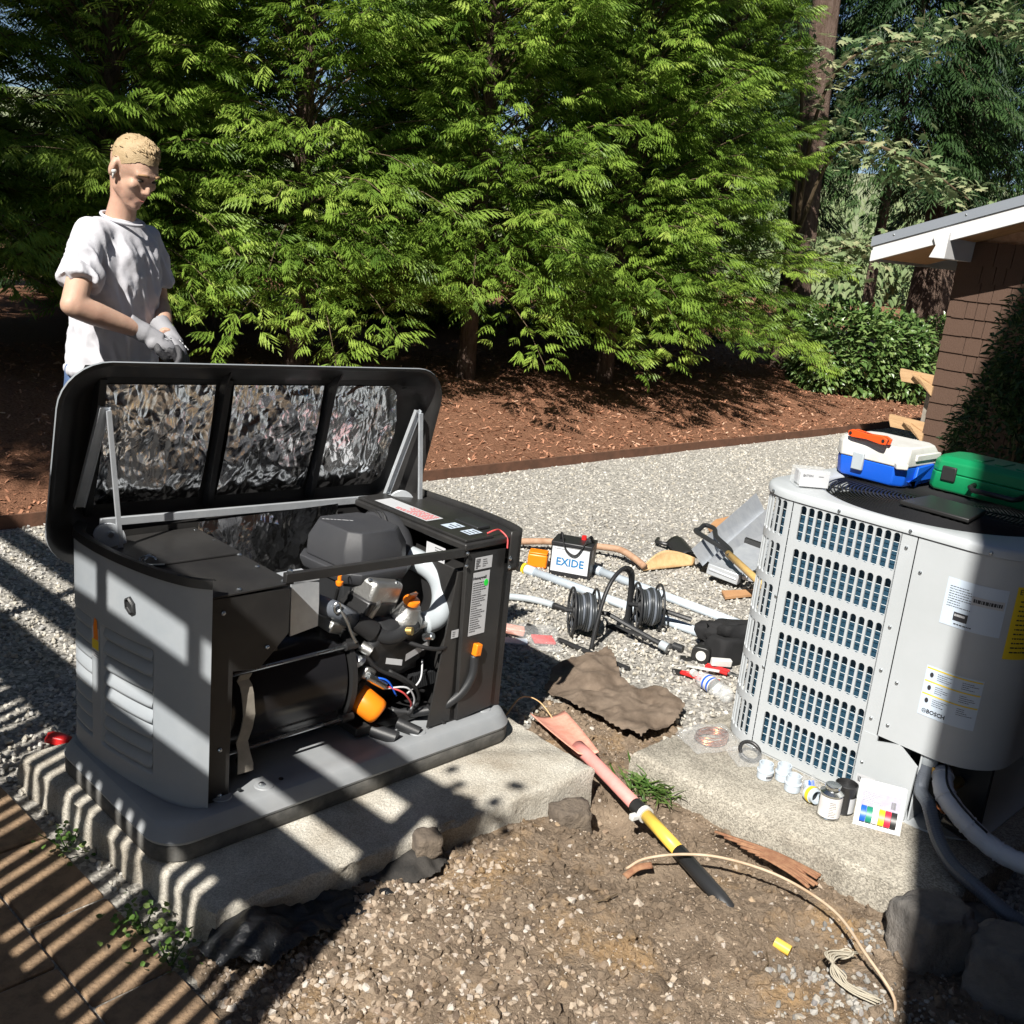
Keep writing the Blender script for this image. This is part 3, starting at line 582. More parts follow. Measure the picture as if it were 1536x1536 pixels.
def bush(name, parts, n, shape, size, leafm, label, cat, seed, stems=5, base=None, group=None):
    rr = random.Random(seed); base = base or (parts[0][0][0], parts[0][0][1], 0); root = empty(name, base, 0, label, cat, group); its = []
    tot = sum(p[1][0]*p[1][1]+p[1][0]*p[1][2] for p in parts)
    for c, rad in parts: its += blob_items((c[0]-base[0], c[1]-base[1], c[2]-base[2]), rad, int(n*(rad[0]*rad[1]+rad[0]*rad[2])/tot), shape, size, rr)
    V, Fc, T = place(LV, its); mesh_np('foliage', V, Fc, 3, leafm, root, tint=T)
    b = MB()
    for i in range(stems):
        c, rad = parts[i % len(parts)]; e = Vector((c[0]-base[0]+rr.uniform(-.5, .5)*rad[0], c[1]-base[1]+rr.uniform(-.5, .5)*rad[1], c[2]-base[2]+.3*rad[2])); b.tube([(e.x*.4, e.y*.4, -.05), tuple(e*.6), tuple(e)], .02, 6, rs=[.03, .02, .008])
    b.build('stem', 'twig', root); return root
bush('laurel_bush', [((4.05, 13.6, .62), (.75, .6, .75)), ((4.75, 13.9, .55), (.7, .6, .65)), ((3.75, 13.3, .45), (.35, .4, .5))], 6500, (0, 1), (.07, .13), 'laurel', 'glossy dark laurel bush at the end of the mulch bed', 'bush', 3)
bush('laurel_bush', [((5.7, 14.6, .6), (.7, .5, .62)), ((5.2, 14.5, .5), (.4, .4, .5))], 2800, (0,), (.06, .11), 'laurel', 'lower clipped laurel behind the shed corner', 'bush', 5)
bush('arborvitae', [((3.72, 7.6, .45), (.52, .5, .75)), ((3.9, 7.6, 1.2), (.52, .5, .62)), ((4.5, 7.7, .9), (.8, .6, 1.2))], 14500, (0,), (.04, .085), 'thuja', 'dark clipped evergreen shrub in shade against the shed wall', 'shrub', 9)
# broadleaf branches in front of the trunk and upper right
def maple(name, base, boughs, label, seed, n=70, size=(.10, .2)):
    rr = random.Random(seed); root = empty(name, base, 0, label, 'tree'); b = MB(); its = []; B = Vector(base)
    for bi, P in enumerate(boughs):
        pts = catmull([Vector(p)-B for p in P], 6); b.tube(pts, .02, 6, rs=[.03*(1-.8*i/len(pts)) for i in range(len(pts))])
        for j in range(n):
            t = rr.uniform(.25, 1)*(len(pts)-1); k = min(int(t), len(pts)-2); p = pts[k].lerp(pts[k+1], t-k)+Vector((rr.gauss(0, .2), rr.gauss(0, .2), rr.gauss(-.02, .12)))
            a = rr.uniform(0, 6.28); its.append((2, tuple(p), (math.cos(a), math.sin(a), rr.uniform(-.6, .1)), (rr.gauss(0, .3), rr.gauss(-.25, .3), 1), rr.uniform(*size), rr.random()))
    V, Fc, T = place(LV, its); mesh_np('crown', V, Fc, 3, 'maple', root, tint=T); b.build('branch_work', 'twig', root)
    return root
maple('maple_tree', (3.2, 13.6, 2), [[(3.3, 13.9, 2.0), (3.5, 13.2, 3.1), (4.3, 12.9, 3.0), (5.0, 12.8, 2.62)], [(3.3, 13.9, 2.0), (3.2, 13.3, 3.6), (3.6, 13.0, 4.2), (4.4, 12.9, 4.3)], [(3.2, 13.7, 2), (2.9, 13.0, 3.6), (2.6, 12.8, 4.6), (2.4, 12.8, 5)], [(3.4, 13.9, 1.6), (3.7, 13.4, 1.9), (4.1, 13.2, 2.0)]], 'broad pale leaves on boughs crossing the tall bare trunk', 4, 260)
maple('maple_tree', (7.5, 13.6, 2), [[(7.8, 14, 3), (6.8, 13.2, 4.4), (5.6, 12.9, 4.55), (4.5, 12.8, 4.6)], [(7.8, 14, 3), (7.0, 13.2, 4.9), (6.0, 12.9, 4.95), (5.0, 12.8, 5.1)], [(7.8, 14, 3), (7.0, 13.0, 4.0), (6.4, 12.7, 3.9), (5.9, 12.6, 3.7)]], 'leafy broadleaf bough reaching in at the top right corner', 6, 420)
# far woods across the valley
rr = random.Random(4); its = []
for i in range(300):
    x = rr.uniform(8, 32); y = rr.uniform(44, 62); h = rr.uniform(2.5, 5)+(y-44)*.1; base = -2.2+(y-44)*.25
    for j in range(90):
        t = rr.random()**.8; a = rr.uniform(0, 6.28); w = (1-t)*h*.2+.3
        its.append((1, (x+w*math.cos(a)*rr.uniform(.6, 1), y+w*math.sin(a)*.7, base+t*h), (math.cos(a), math.sin(a)-.3, -.5), (0, -.3, 1), rr.uniform(.22, .5), min(1, max(0, rr.gauss(.5, .25)))))
V, Fc, T = place([leaf(1, .55, .1, .5)], [((0,)+i[1:]) for i in its]); o = mesh_np('far_woods', V, Fc, 3, 'far_leaf_hazed', tint=T); tag(o, 'far hillside woods beyond the laurels, haze put into the pale leaf colour', 'woods', kind='stuff')
ff = MB().grid(lambda u, v: tuple(ED0+EDD*(-60+160*u)+EDN*(10.5+60*v)+Vector((0, 0, .22-.5*v))), 20, 10).build('forest_floor', 'mulch_base'); tag(ff, kind='structure', label='shaded forest floor behind the hedge')
ff = MB().grid(lambda u, v: tuple(ED0+EDD*(21+60*u)+EDN*(.1+10.5*v)+Vector((0, 0, .1))), 8, 4).build('forest_floor', 'mulch_base'); tag(ff, kind='structure', label='shaded forest floor beyond the shed')
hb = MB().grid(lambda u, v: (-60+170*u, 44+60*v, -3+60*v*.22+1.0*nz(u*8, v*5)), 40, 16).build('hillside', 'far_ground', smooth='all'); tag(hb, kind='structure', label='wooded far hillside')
# second laurel row behind for depth is not needed; weeds and grass
def weed(loc, n, size, shape, label, seed, spread=.06, h=.05, up=.8):
    rr = random.Random(seed); root = empty('weed', loc, 0, label, 'weed', 'small weeds along the patio and pads'); its = []
    for i in range(n):
        a = rr.uniform(0, 6.28); p = (rr.gauss(0, spread), rr.gauss(0, spread), rr.uniform(0, h)); its.append((shape, p, (math.cos(a), math.sin(a), up*rr.uniform(.3, 1.4)), (math.cos(a+2)*.6, math.sin(a+2)*.6, 1), rr.uniform(*size), rr.random()))
    V, Fc, T = place(LV, its); mesh_np('leaves', V, Fc, 3, 'weed', root, tint=T).name = 'foliage'
    b = MB(); [b.tube([(0, 0, -.01), (rr.gauss(0, spread*.6), rr.gauss(0, spread*.6), h)], .0015, 4) for _ in range(6)]; b.build('stem', 'weed', root); return root
weed((-1.10, 2.40, .0), 70, (.012, .022), 3, 'round-leaved weed clump in the gap halfway along the patio edge', 1, .045, .045, .3)
weed((-.78, 2.10, .0), 90, (.013, .024), 3, 'largest round-leaved weed clump, by the slab corner', 2, .045, .05, .3)
weed((-.68, 2.0, .0), 50, (.01, .02), 3, 'weed clump nearest the camera at the patio edge', 3, .035, .05, .3)
LV.append(leaf(1, .09, .01, .5)); weed((.54, 2.99, .0), 140, (.05, .1), 4, 'tuft of bright green grass between the two pads', 4, .035, .01, 1.6)

# ================================================================ SHED
SH = empty('garden_shed', (3.75, 9.5, 0), R(-45), 'brown shingled garden shed with white fascia and grey metal roof edge', 'shed')
PIT = math.atan2(.36, 1.0)
def rz_(x): return 1.815+(x+.58)*.335         # underside of the roof over local x (0 = wall corner)
w = MB(); w.prism([(0.012, -.05), (4, -.05), (4, rz_(4)), (0.012, rz_(0.012))], .03, 3.0, lambda x, y, z: (x, z, y)); w.build('wall', 'old_wood', SH)
# shingle courses on the gable wall (-y face) each shingle its own piece
shp = []
for wv in (.09, .12, .15, .18):
    shp.append(MB().add([(0, 0, 0), (wv-.006, 0, 0), (wv-.006, .004, .2), (0, .004, .2), (0, -.022, 0), (wv-.006, -.022, 0), (wv-.006, -.004, .2), (0, -.004, .2)], [(0, 1, 2, 3), (7, 6, 5, 4), (0, 4, 5, 1), (1, 5, 6, 2), (2, 6, 7, 3), (3, 7, 4, 0)]).build('shingle', 'shingle', SH))
used = [False]*4; rr = random.Random(3)
for i in range(13):
    x = -.015-rr.uniform(0, .06); z = -.02+i*.155
    while x < 2.2:
        k = rr.randrange(4); wv = (.09, .12, .15, .18)[k]
        if z+.2 < rz_(max(x, 0))+.1:
            o = shp[k] if not used[k] else share('shingle', shp[k], SH); used[k] = True
            o.location = (max(x, -.02), .0, z+rr.uniform(-.004, .004))
        x += wv
# shingles round the corner on the side wall
for i in range(13):
    y = .03; z = -.02+i*.155
    while y < 1.2:
        k = rr.randrange(4); o = share('shingle', shp[k], SH, (0.008, y+(.09, .12, .15, .18)[k], z), (0, 0, -math.pi/2)); y += (.09, .12, .15, .18)[k]
# roof: rake fascia, metal edge, soffit boards, deck
RY0, RY1 = -.50, 3.2; XL = -.58
def rk(x, dz): return (x, rz_(x)+dz)
roof = MB().prism([rk(XL+.01, .11), rk(4, .11), rk(4, .15), rk(XL+.01, .15)], RY0+.03, RY1, lambda x, y, z: (x, z, y)).build('roof', 'roof_grey', SH)
MB().prism([rk(XL, -.03), rk(4, -.03), rk(4, .10), rk(XL, .10)], RY0-.02, RY0+.02, lambda x, y, z: (x, z, y)).build('rake_fascia', 'fascia_white', roof)
MB().prism([rk(XL-.02, .102), rk(4, .102), rk(4, .185), rk(XL-.02, .185)], RY0-.035, RY0+.01, lambda x, y, z: (x, z, y)).build('metal_edge', 'roof_grey', roof)
MB().bb(XL-.022, XL-.002, RY0, RY1, rz_(XL)-.03, rz_(XL)+.10).build('eave_fascia', 'fascia_white', roof)
for i in range(11):
    y0 = RY0+.022+i*.095
    MB().prism([rk(XL+.02, -.012), rk(1.5, -.012), rk(1.5, .0), rk(XL+.02, .0)], y0, y0+.09, lambda x, y, z: (x, z, y)).build('soffit_board', 'soffit', roof)
# boxed beam end at the corner of the eave
e = MB(); e.prism([(-.10, -.16), (.04, -.16), (.04, .06), (-.02, .08), (-.10, .02), (-.06, -.06)], RY0-.06, RY0+.5, lambda x, y, z: (x+.06, z, y+rz_(.06)-.01)); e.build('beam_end', 'fascia_white', roof, bevel=.004)
for x, y in ((-.4, 0), (.2, 0), (.8, 0)): MB().lathe([(.008, 0), (.008, .006), (.003, .009)], (x, RY0-.035, rz_(x)+.15), 8, Euler((math.pi/2, 0, 0)).to_matrix()).build('screw', 'zinc', roof)
# timber brackets on the side wall
for zz, wid in ((.80, .36), (.36, .38)):
    br = empty('wall_bracket', (0, 0, 0)); br.parent = SH
    a = MB(); a.prism([(-wid, .0), (-wid+.03, -.07), (-.005, -.07), (-.005, .03), (-wid, .045)], -.02, .02, lambda x, y, z: (x, z+.03, y+zz)); a.build('arm', 'bracket_wood', br)
    a = MB(); a.prism([(-.22, .0), (-.16, .0), (-.0, -.16), (-.0, -.075)], -.065, -.025, lambda x, y, z: (x-.003, z+.03, y+zz+.01)); a.build('brace', 'bracket_wood', br)
MB().bb(-.12, -.03, .12, .22, 0, .72).build('corner_post', 'post_grey', SH)

# ================================================================ GENERATOR
GEN = empty('standby_generator', GEN_O, GEN_A, 'black and grey standby generator with its lid propped open and front panel off', 'generator')
def screw(x, y, z, ax='-y', r=.006, parent=None, m='zinc'):
    rot = {'-y': Euler((math.pi/2, 0, 0)), 'z': Euler((0, 0, 0)), '-x': Euler((0, -math.pi/2, 0))}[ax].to_matrix()
    return MB().lathe([(r, 0), (r, r*.5), (r*.6, r*.9), (r*.25, r*1.0)], (x, y, z), 8, rot).build('screw', m, parent or GEN)
def lines(x0, x1, z0, z1, n, f, rr, parent, m='print', name='fine_print', h=.35, fill=(.4, 1)):
    """rows of tiny dark dashes that read as small print; f maps (x, z) to a point"""
    b = MB(); dz = (z1-z0)/n
    for i in range(n):
        z = z1-(i+.5)*dz; x = x0; end = x0+(x1-x0)*rr.uniform(*fill)
        while x < end:
            w_ = rr.uniform(.03, .12)*(x1-x0); e_ = min(x+w_, end); b.add([f(x, z-h*dz/2), f(e_, z-h*dz/2), f(e_, z+h*dz/2), f(x, z+h*dz/2)], [(0, 1, 2, 3)]); x = e_+.02*(x1-x0)
    return b.build(name, m, parent)
# --- base
out = rrect(-.028, 1.215, -.022, .635, .09, 8)
def ring_solid(outl, levels, name, m, parent, **k):
    b = MB(); n = len(outl); cx = sum(p[0] for p in outl)/n; cy = sum(p[1] for p in outl)/n; V = []
    for z, ins in levels:
        for x, y in outl: V.append((x+ins*(1 if x < cx else -1)*min(1, abs(x-cx)/.5), y+ins*(1 if y < cy else -1)*min(1, abs(y-cy)/.28), z))
    Fs = [(i*n+j, i*n+(j+1) % n, (i+1)*n+(j+1) % n, (i+1)*n+j) for i in range(len(levels)-1) for j in range(n)]+[tuple(range(n-1, -1, -1)), tuple((len(levels)-1)*n+j for j in range(n))]
    b.add(V, Fs); return b.build(name, m, parent, **k)
base = ring_solid(out, [(.001, .004), (.006, 0), (.044, 0), (.05, .004)], 'base_skirt', 'gen_skirt', GEN, smooth=True)
ring_solid(out, [(.0505, .0), (.058, -.002), (.066, .002), (.088, .012), (.096, .020), (.099, .03), (.099, .06), (.090, .085)], 'base', 'gen_base', GEN, smooth=True, ang=25)
for x, y in ((.30, .045), (.84, .05), (1.12, .055), (.18, .06)):
    d = MB().lathe([(.028, 0), (.026, .003), (.02, .0035)], (x, y, .0985), 18).build('bolt_plate', 'gen_base', GEN, smooth=True); screw(x-.008, y, .102, 'z', .009, d)
    MB().lathe([(.007, 0), (.007, .0015)], (x+.055, y+.004, .0985), 10).build('drain_hole_shade', 'ac_dark', GEN)  # flat black disc; the hole's darkness is put into its colour
MB().lathe([(.026, 0), (.024, .003), (.018, .003)], (.05, .008, .07), 18, Euler((math.pi/2, 0, R(-38))).to_matrix() @ Matrix.Diagonal((1.15, .62, 1))).build('lifting_hole_shade', 'ac_dark', GEN)  # solid dark oval painted as the shaded inside of a hole
# --- curved end panel with louvers
EPATH = catmull([(.125, .03, 0), (.088, .07, 0), (.055, .145, 0), (.030, .24, 0), (.012, .35, 0), (.004, .46, 0), (.010, .57, 0), (.045, .635, 0)], 14)
al = [0]
for i in range(1, len(EPATH)): al.append(al[-1]+(EPATH[i]-EPATH[i-1]).length)
AL = al[-1]
def ep(s):
    s = max(0, min(AL-1e-6, s)); k = max(i for i in range(len(al)) if al[i] <= s); k = min(k, len(al)-2); t = (s-al[k])/(al[k+1]-al[k]); p = EPATH[k].lerp(EPATH[k+1], t); d = (EPATH[k+1]-EPATH[k]).normalized(); return p, Vector((-d.y, d.x, 0)).normalized()*-1
def epn(s):
    p, n = ep(s)
    if n.x > 0: n = -n                       # outward: towards -x
    return p, n
COLS = ((.17, .395), (.445, .60)); ROWZ = (.155, .505); NR = 8
def louv_mask(s, z):
    for a, c in COLS:
        if a <= s <= c and ROWZ[0] <= z <= ROWZ[1]:
            e_ = min(s-a, c-s, z-ROWZ[0], ROWZ[1]-z); return sstep(0, .006, e_)
    return 0
def panel(u, v):
    s = u*AL; z = .086+v*(.715-.086); p, n = epn(s); q = p - n*.016*louv_mask(s, z); return (q.x, q.y, z)
pn = MB().grid(panel, 150, 150).build('end_panel', 'gen_grey', GEN, smooth='all')
b = MB(); path = [epn(AL*i/60) for i in range(61)]
for i in range(60):
    (p, n), (p2, n2) = path[i], path[i+1]
    q = [p+n*.003, p-n*.012, p-n*.03]; q2 = [p2+n2*.003, p2-n2*.012, p2-n2*.03]
    zz = (.700, .722, .722, .712)
    A = [(p+n*.004), (p+n*.001), (p-n*.012), (p-n*.03)]; B = [(p2+n2*.004), (p2+n2*.001), (p2-n2*.012), (p2-n2*.03)]
    b.add([(a.x, a.y, z_) for a, z_ in zip(A, zz)]+[(a.x, a.y, z_) for a, z_ in zip(B, zz)], [(0, 1, 5, 4), (1, 2, 6, 5), (2, 3, 7, 6)])
b.build('top_rim', 'gen_black', pn, smooth=True)
rows = (ROWZ[1]-ROWZ[0])/NR
for ci, (a, c) in enumerate(COLS):
    sl = None
    for r_ in range(NR):
        z0 = ROWZ[0]+r_*rows
        b = MB(); m_ = 18
        for i in range(m_+1):
            s = a+.007+(c-a-.014)*i/m_; p, n = epn(s); ed = sstep(0, .02, min(s-a, c-s)-.004)
            prof = [(-.013, .004), (.003*ed-.004, .010), (.004*ed-.004, .018), (-.011, rows*.86), (-.016, rows*.95)]
            for o_, dz in prof: q = p+n*o_; b.v.append((q.x, q.y, z0+dz))
        k = 5
        b.f = [(i*k+j, i*k+j+1, (i+1)*k+j+1, (i+1)*k+j) for i in range(m_) for j in range(k-1)]
        b.build('louver', 'gen_grey', pn, smooth='all')
def on_panel(s0, s1, z0, z1, name, m, parent, off=.0012, shear=0):
    b = MB().grid(lambda u, v: (lambda pn_: (pn_[0].x+pn_[1].x*off, pn_[0].y+pn_[1].y*off, z0+(z1-z0)*v))(epn(s0+(s1-s0)*u)), 6, 6); return b.build(name, m, parent)
lb = on_panel(.402, .442, .40, .487, 'warning_label', 'label_white', pn)
b = MB(); pts = []
for s_, z_ in ((.405, .455), (.43, .452), (.432, .49), (.424, .515), (.412, .51), (.408, .48)): p, n = epn(s_); q = p+n*.0022; b.v.append((q.x, q.y, z_))
b.f = [tuple(range(6))]; b.build('hang_tag', 'orange', lb)
on_panel(.404, .44, .425, .452, 'yellow_field', 'label_yellow', lb, .0018)
lines(.404, .44, .402, .422, 3, lambda s_, z_: (lambda pn_: (pn_[0].x+pn_[1].x*.002, pn_[0].y+pn_[1].y*.002, z_))(epn(s_)), random.Random(2), lb)
p, n = epn(.255); rt = Matrix((Vector((-n.y, n.x, 0)), Vector((0, 0, 1)), n)).transposed()
lk = MB().lathe([(.021, -.003), (.021, .006), (.016, .011), (.014, .004)], p+Vector((0, 0, .60)), 6, rt @ Matrix.Rotation(.52, 3, 'Z') @ Matrix.Diagonal((.9, 1.25, 1))).build('lock_cover', 'black_plastic', pn, bevel=.001)
# --- left inner box of black sheet metal
lb_ = MB(); lb_.prism([(.135, .088), (.20, .088), (.203, .452), (.279, .441), (.366, .525), (.366, .652), (.135, .662)], .058, .10, lambda x, y, z: (x, z, y)); lb_.bb(.137, .20, .10, .585, .09, .64)
lb_.bb(.2, .36, .10, .585, .46, .648); lbo = lb_.build('intake_box', 'gen_black', GEN, bevel=.002)
MB().prism([(.10, .055), (.372, .055), (.372, .59), (.06, .60), (.05, .3)], .663, .667).build('box_cover', 'gen_black', lbo)
MB().prism([(.06, .33), (.372, .315), (.372, .585), (.07, .59)], .6675, .674).build('cover_flap', 'gen_black', lbo, bevel=.002)
for x, y in ((.35, .07), (.35, .2), (.36, .31), (.36, .45), (.36, .56), (.22, .07)): screw(x, y, .668, 'z', .007, lbo)
for x, z in ((.30, .50), (.17, .24), (.17, .62)): screw(x, .057, z, '-y', .006, lbo)
MB().tube([(.12+.022*math.cos(t), .36+.012*math.sin(t*2), .672+.016*abs(math.sin(t))) for t in np.linspace(0, 6, 20)], .0018, 6).build('key_ring', 'zinc', lbo)
MB().tube(catmull([(.15, .40, .676), (.13, .37, .69), (.11, .36, .685), (.1, .33, .678), (.14, .31, .677)], 5), .0025, 6).build('wire', 'zinc', lbo)
# --- back wall with foil, right compartment
MB().bb(.03, 1.18, .592, .60, .09, .69).build('back_wall', 'gen_black', GEN)
def foil_sheet(f, nu, nv, amp, seed, name, parent):
    def g(u, v):
        e_ = min(u, 1-u, v, 1-v); a = amp*sstep(0, .08, e_)
        w_ = a*(nz(u*4+seed, v*3, 0)+.6*abs(nz(u*8+seed+v*2, v*5, 4))+.22*nz(u*17+v*5, v*14, seed))
        return f(u, v, w_)
    return MB().grid(g, nu, nv).build(name, 'foil', parent, smooth='all')
foil_sheet(lambda u, v, w: (.38+.50*u, .578-w, .28+.41*v), 44, 30, .014, 3, 'back_foil', GEN)
MB().bb(.968, 1.19, .05, .59, .095, .60).build('control_cabinet', 'gen_black', GEN, bevel=.003)
cabinet = bpy.data.objects['control_cabinet']
MB().prism([(.99, .10), (1.136, .112), (1.136, .655), (.972, .665)], .036, .052, lambda x, y, z: (x, z, y)).build('cabinet_front', 'gen_black', cabinet, bevel=.002)
MB().prism([(.88, .10), (.99, .10), (.972, .60), (.955, .60)], .05, .056, lambda x, y, z: (x, z+.0, y)).build('gusset', 'gen_black', cabinet)
top = MB(); top.prism([(.955, .028), (1.14, .028), (1.185, .05), (1.205, .12), (1.212, .3), (1.205, .60), (.955, .60)], .672, .694); top = top.build('cabinet_top', 'gen_black', cabinet, bevel=.005)
MB().prism([(.965, .04), (1.08, .04), (1.08, .585), (.965, .585)], .6945, .703).build('cabinet_lid', 'gen_black', top, bevel=.002)
# outer corner flange of the missing right panel
b = MB(); fp = catmull([(1.13, .012, 0), (1.168, .012, 0), (1.19, .03, 0), (1.212, .12, 0), (1.222, .3, 0), (1.216, .45, 0), (1.205, .61, 0)], 8)
b.v = [(p.x, p.y, z) for z in (.585, .60, .695, .715) for p in fp]; k = len(fp)
b.f = [(i*k+j, i*k+j+1, (i+1)*k+j+1, (i+1)*k+j) for i in range(3) for j in range(k-1)]; b.build('corner_flange', 'gen_black', GEN, smooth=True, solid=.006)
for z in (.63, .60): screw(1.13, .01, z, '-y', .007, cabinet)
for x, z in ((.965, .625), (.965, .665)): screw(x, .03, z, '-y', .006, cabinet)
def flat_label(parent, x0, x1, z0, z1, y, m, name='label', sk=0):
    return MB().add([(x0, y, z0), (x1, y, z0), (x1+sk, y, z1), (x0+sk, y, z1)], [(0, 1, 2, 3)]).build(name, m, parent)
cf = bpy.data.objects['cabinet_front']
l1 = flat_label(cf, 1.003, 1.073, .385, .594, .0345, 'label_silver', 'rating_label'); text('Honeywell', 'label_text', 'print', l1, (1.031, .0338, .575), (math.pi/2, 0, 0), .013)
lines(1.006, 1.066, .395, .562, 22, lambda x, z: (x, .0338, z), random.Random(5), l1)
MB().lathe([(.0085, 0), (.0085, .0006)], (1.060, .034, .555), 16, Euler((math.pi/2, 0, 0)).to_matrix() @ Matrix.Diagonal((1, 1.3, 1))).build('green_sticker', 'label_green', l1)
l2 = flat_label(cf, 1.006, 1.078, .602, .642, .0345, 'label_white', 'approval_label'); lines(1.01, 1.03, .606, .638, 6, lambda x, z: (x, .0338, z), random.Random(6), l2, h=.6); lines(1.038, 1.066, .608, .636, 4, lambda x, z: (x, .0338, z), random.Random(7), l2)
l3 = flat_label(GEN, .945, .975, .385, .412, .048, 'label_white', 'small_label'); lines(.95, .97, .389, .408, 3, lambda x, z: (x, .0473, z), random.Random(8), l3)
l4 = MB().add([(.9665, .22, .60), (.9665, .13, .60), (.9665, .13, .65), (.9665, .22, .65)], [(0, 1, 2, 3)]).build('side_label', 'label_white', cabinet); lines(.135, .215, .605, .645, 5, lambda x, z: (.9658, x, z), random.Random(8), l4)
def top_label(x0, x1, y0, y1, m, name): return MB().add([(x0, y0, .7042), (x1, y0, .7042), (x1, y1, .7042), (x0, y1, .7042)], [(0, 1, 2, 3)]).build(name, m, top)
w1 = top_label(.985, 1.055, .25, .52, 'label_white', 'warning_label'); lines(.26, .50, .99, 1.05, 6, lambda y, x: (x, y, .7048), random.Random(3), w1, 'print_red', h=.5)
w2 = top_label(1.0, 1.06, .15, .20, 'label_blue', 'info_label'); lines(.155, .195, 1.005, 1.055, 3, lambda y, x: (x, y, .7048), random.Random(4), w2)
w3 = top_label(1.01, 1.065, .075, .12, 'label_blue', 'info_label'); lines(.08, .118, 1.012, 1.06, 3, lambda y, x: (x, y, .7048), random.Random(5), w3)
MB().bb(1.085, 1.14, .12, .23, .695, .706).build('controller_cover', 'black_plastic', top, bevel=.003)
MB().tube(catmull([(1.07, .06, .705), (1.09, .05, .715), (1.12, .055, .71), (1.13, .03, .69), (1.125, .02, .66)], 6), .0025, 6).build('tether', 'print_red', top)
# front cross bar
MB().bar((.335, .042, .69), (.97, .042, .664), .018, .026).build('front_bar', 'gen_black', GEN, bevel=.002)
screw(.35, .042, .704, 'z', .008)
# --- alternator
AY, AZ, AR = .30, .295, .195
rx = Euler((0, math.pi/2, 0)).to_matrix()
alt = MB().lathe([(AR-.01, 0), (AR, .01), (AR, .40), (AR-.012, .41)], (.205, AY, AZ), 56, rx).build('alternator', 'gloss_black', GEN, smooth=True)
MB().lathe([(AR+.012, 0), (AR+.012, .018), (AR-.03, .03), (.08, .05)], (.615, AY, AZ), 56, rx).build('end_bell', 'dark_metal', alt, smooth=True)
for dy, dz in ((-.178, .115), (-.178, -.115), (.178, .115), (.178, -.115)):
    rd = MB().cyl((.21, AY+dy, AZ+dz), (.63, AY+dy, AZ+dz), .0055, 8).build('tie_rod', 'zinc', alt, smooth=True)
    MB().cyl((.60, AY+dy, AZ+dz), (.64, AY+dy, AZ+dz), .014, 10).build('rod_boss', 'dark_metal', rd, smooth=True)
b = MB(); pz = [(.42, 0), (.40, -.006), (.385, .0), (.36, .004), (.30, .008), (.26, .004), (.22, -.004), (.19, .0), (.15, .004), (.13, .004)]
for z, dx in pz: wd_ = .017+(.006 if z < .16 else 0); b.v += [(.262+dx-wd_, .095-dx, z), (.262+dx+wd_, .093-dx, z)]
b.f = [(2*i, 2*i+1, 2*i+3, 2*i+2) for i in range(len(pz)-1)]; b.build('ground_strap', 'post_grey', GEN, solid=.004)
MB().tube(catmull([(.275, .12, .15), (.285, .13, .12), (.30, .15, .10)], 4), .018, 10).build('conduit_stub', 'rubber', GEN)
# --- engine
ENG = empty('engine', (0, 0, 0)); ENG.parent = GEN
def part(b, name, m, par=ENG, **k): return b.build(name, m, par, **k)
part(MB().box((.80, .36, .27), (.27, .26, .30)), 'crankcase', 'dark_metal', bevel=.03, seg=3)
sh = lump('cylinder_shroud', (.795, .205, .375), (.165, .13, .12), 'black_plastic', parent=ENG, seed=2, amp=.12, n=4); sh.rotation_euler = (.2, .35, .1)
flb = MB().add([(.735, .098, .333), (.79, .088, .318), (.79, .086, .338), (.735, .096, .353)], [(0, 1, 2, 3)]).build('shroud_label', 'label_white', sh); flb.parent = ENG
flb2 = MB().add([(.80, .086, .33), (.90, .095, .352), (.90, .093, .376), (.80, .084, .354)], [(0, 1, 2, 3)]).build('shroud_label', 'label_silver', ENG)
part(MB().box((.745, .19, .545), (.135, .12, .075), (.15, .25, .2)), 'valve_cover', 'cast_alu', bevel=.016, seg=3)
for dx, dy in ((-.05, -.045), (.05, -.045), (-.05, .04), (.05, .04)): screw(.745+dx, .19+dy, .582-dx*.24+dy*.15, 'z', .007, ENG)
part(MB().tube(catmull([(.60, .2, .42), (.66, .155, .44), (.70, .14, .50), (.73, .15, .53)], 5), .02, 12), 'head_elbow', 'cast_alu', smooth='all')
part(MB().box((.60, .19, .455), (.09, .07, .035), (.2, .4, .3)), 'gasket_flange', 'cast_alu', bevel=.006)
part(MB().box((.90, .15, .33), (.05, .05, .05), (.1, .3, .4)), 'ignition_coil', 'dark_metal', bevel=.006)
part(MB().cyl((.665, .13, .395), (.685, .105, .38), .017, 12), 'pipe_nut', 'cast_alu', smooth=True)
for k_ in range(5): part(MB().box((.80+.01*k_, .215+.012*k_, .46-.012*k_), (.12, .1, .004), (.2, .3, .1)), 'cooling_fin', 'dark_metal')
part(MB().lathe([(.012, 0), (.012, .03), (.009, .034)], (.86, .075, .40), 10, Euler((1.2, 0, .3)).to_matrix()), 'bolt_head', 'zinc')
part(MB().box((.725, .19, .50), (.13, .12, .05), (.15, .25, .2)), 'cylinder_head', 'dark_metal', bevel=.008)
rc = part(MB().lathe([(.05, 0), (.055, .012), (.05, .04), (.036, .055), (.03, .075)], (.825, .14, .425), 22, Euler((.35, .12, 0)).to_matrix()), 'rocker_cover', 'cast_alu', smooth=True)
part(MB().box((.845, .13, .43), (.13, .07, .018), (.25, -.1, 0)), 'cover_flange', 'cast_alu', bevel=.004)
cap = MB(); cap.lathe([(.026, 0), (.027, .008), (.024, .014), (.01, .016)], (.828, .112, .505), 16, Euler((.35, .12, 0)).to_matrix()); cap.box((.828, .108, .527), (.044, .009, .02), (.35, .12, .4)); part(cap, 'oil_cap', 'orange', smooth=True)
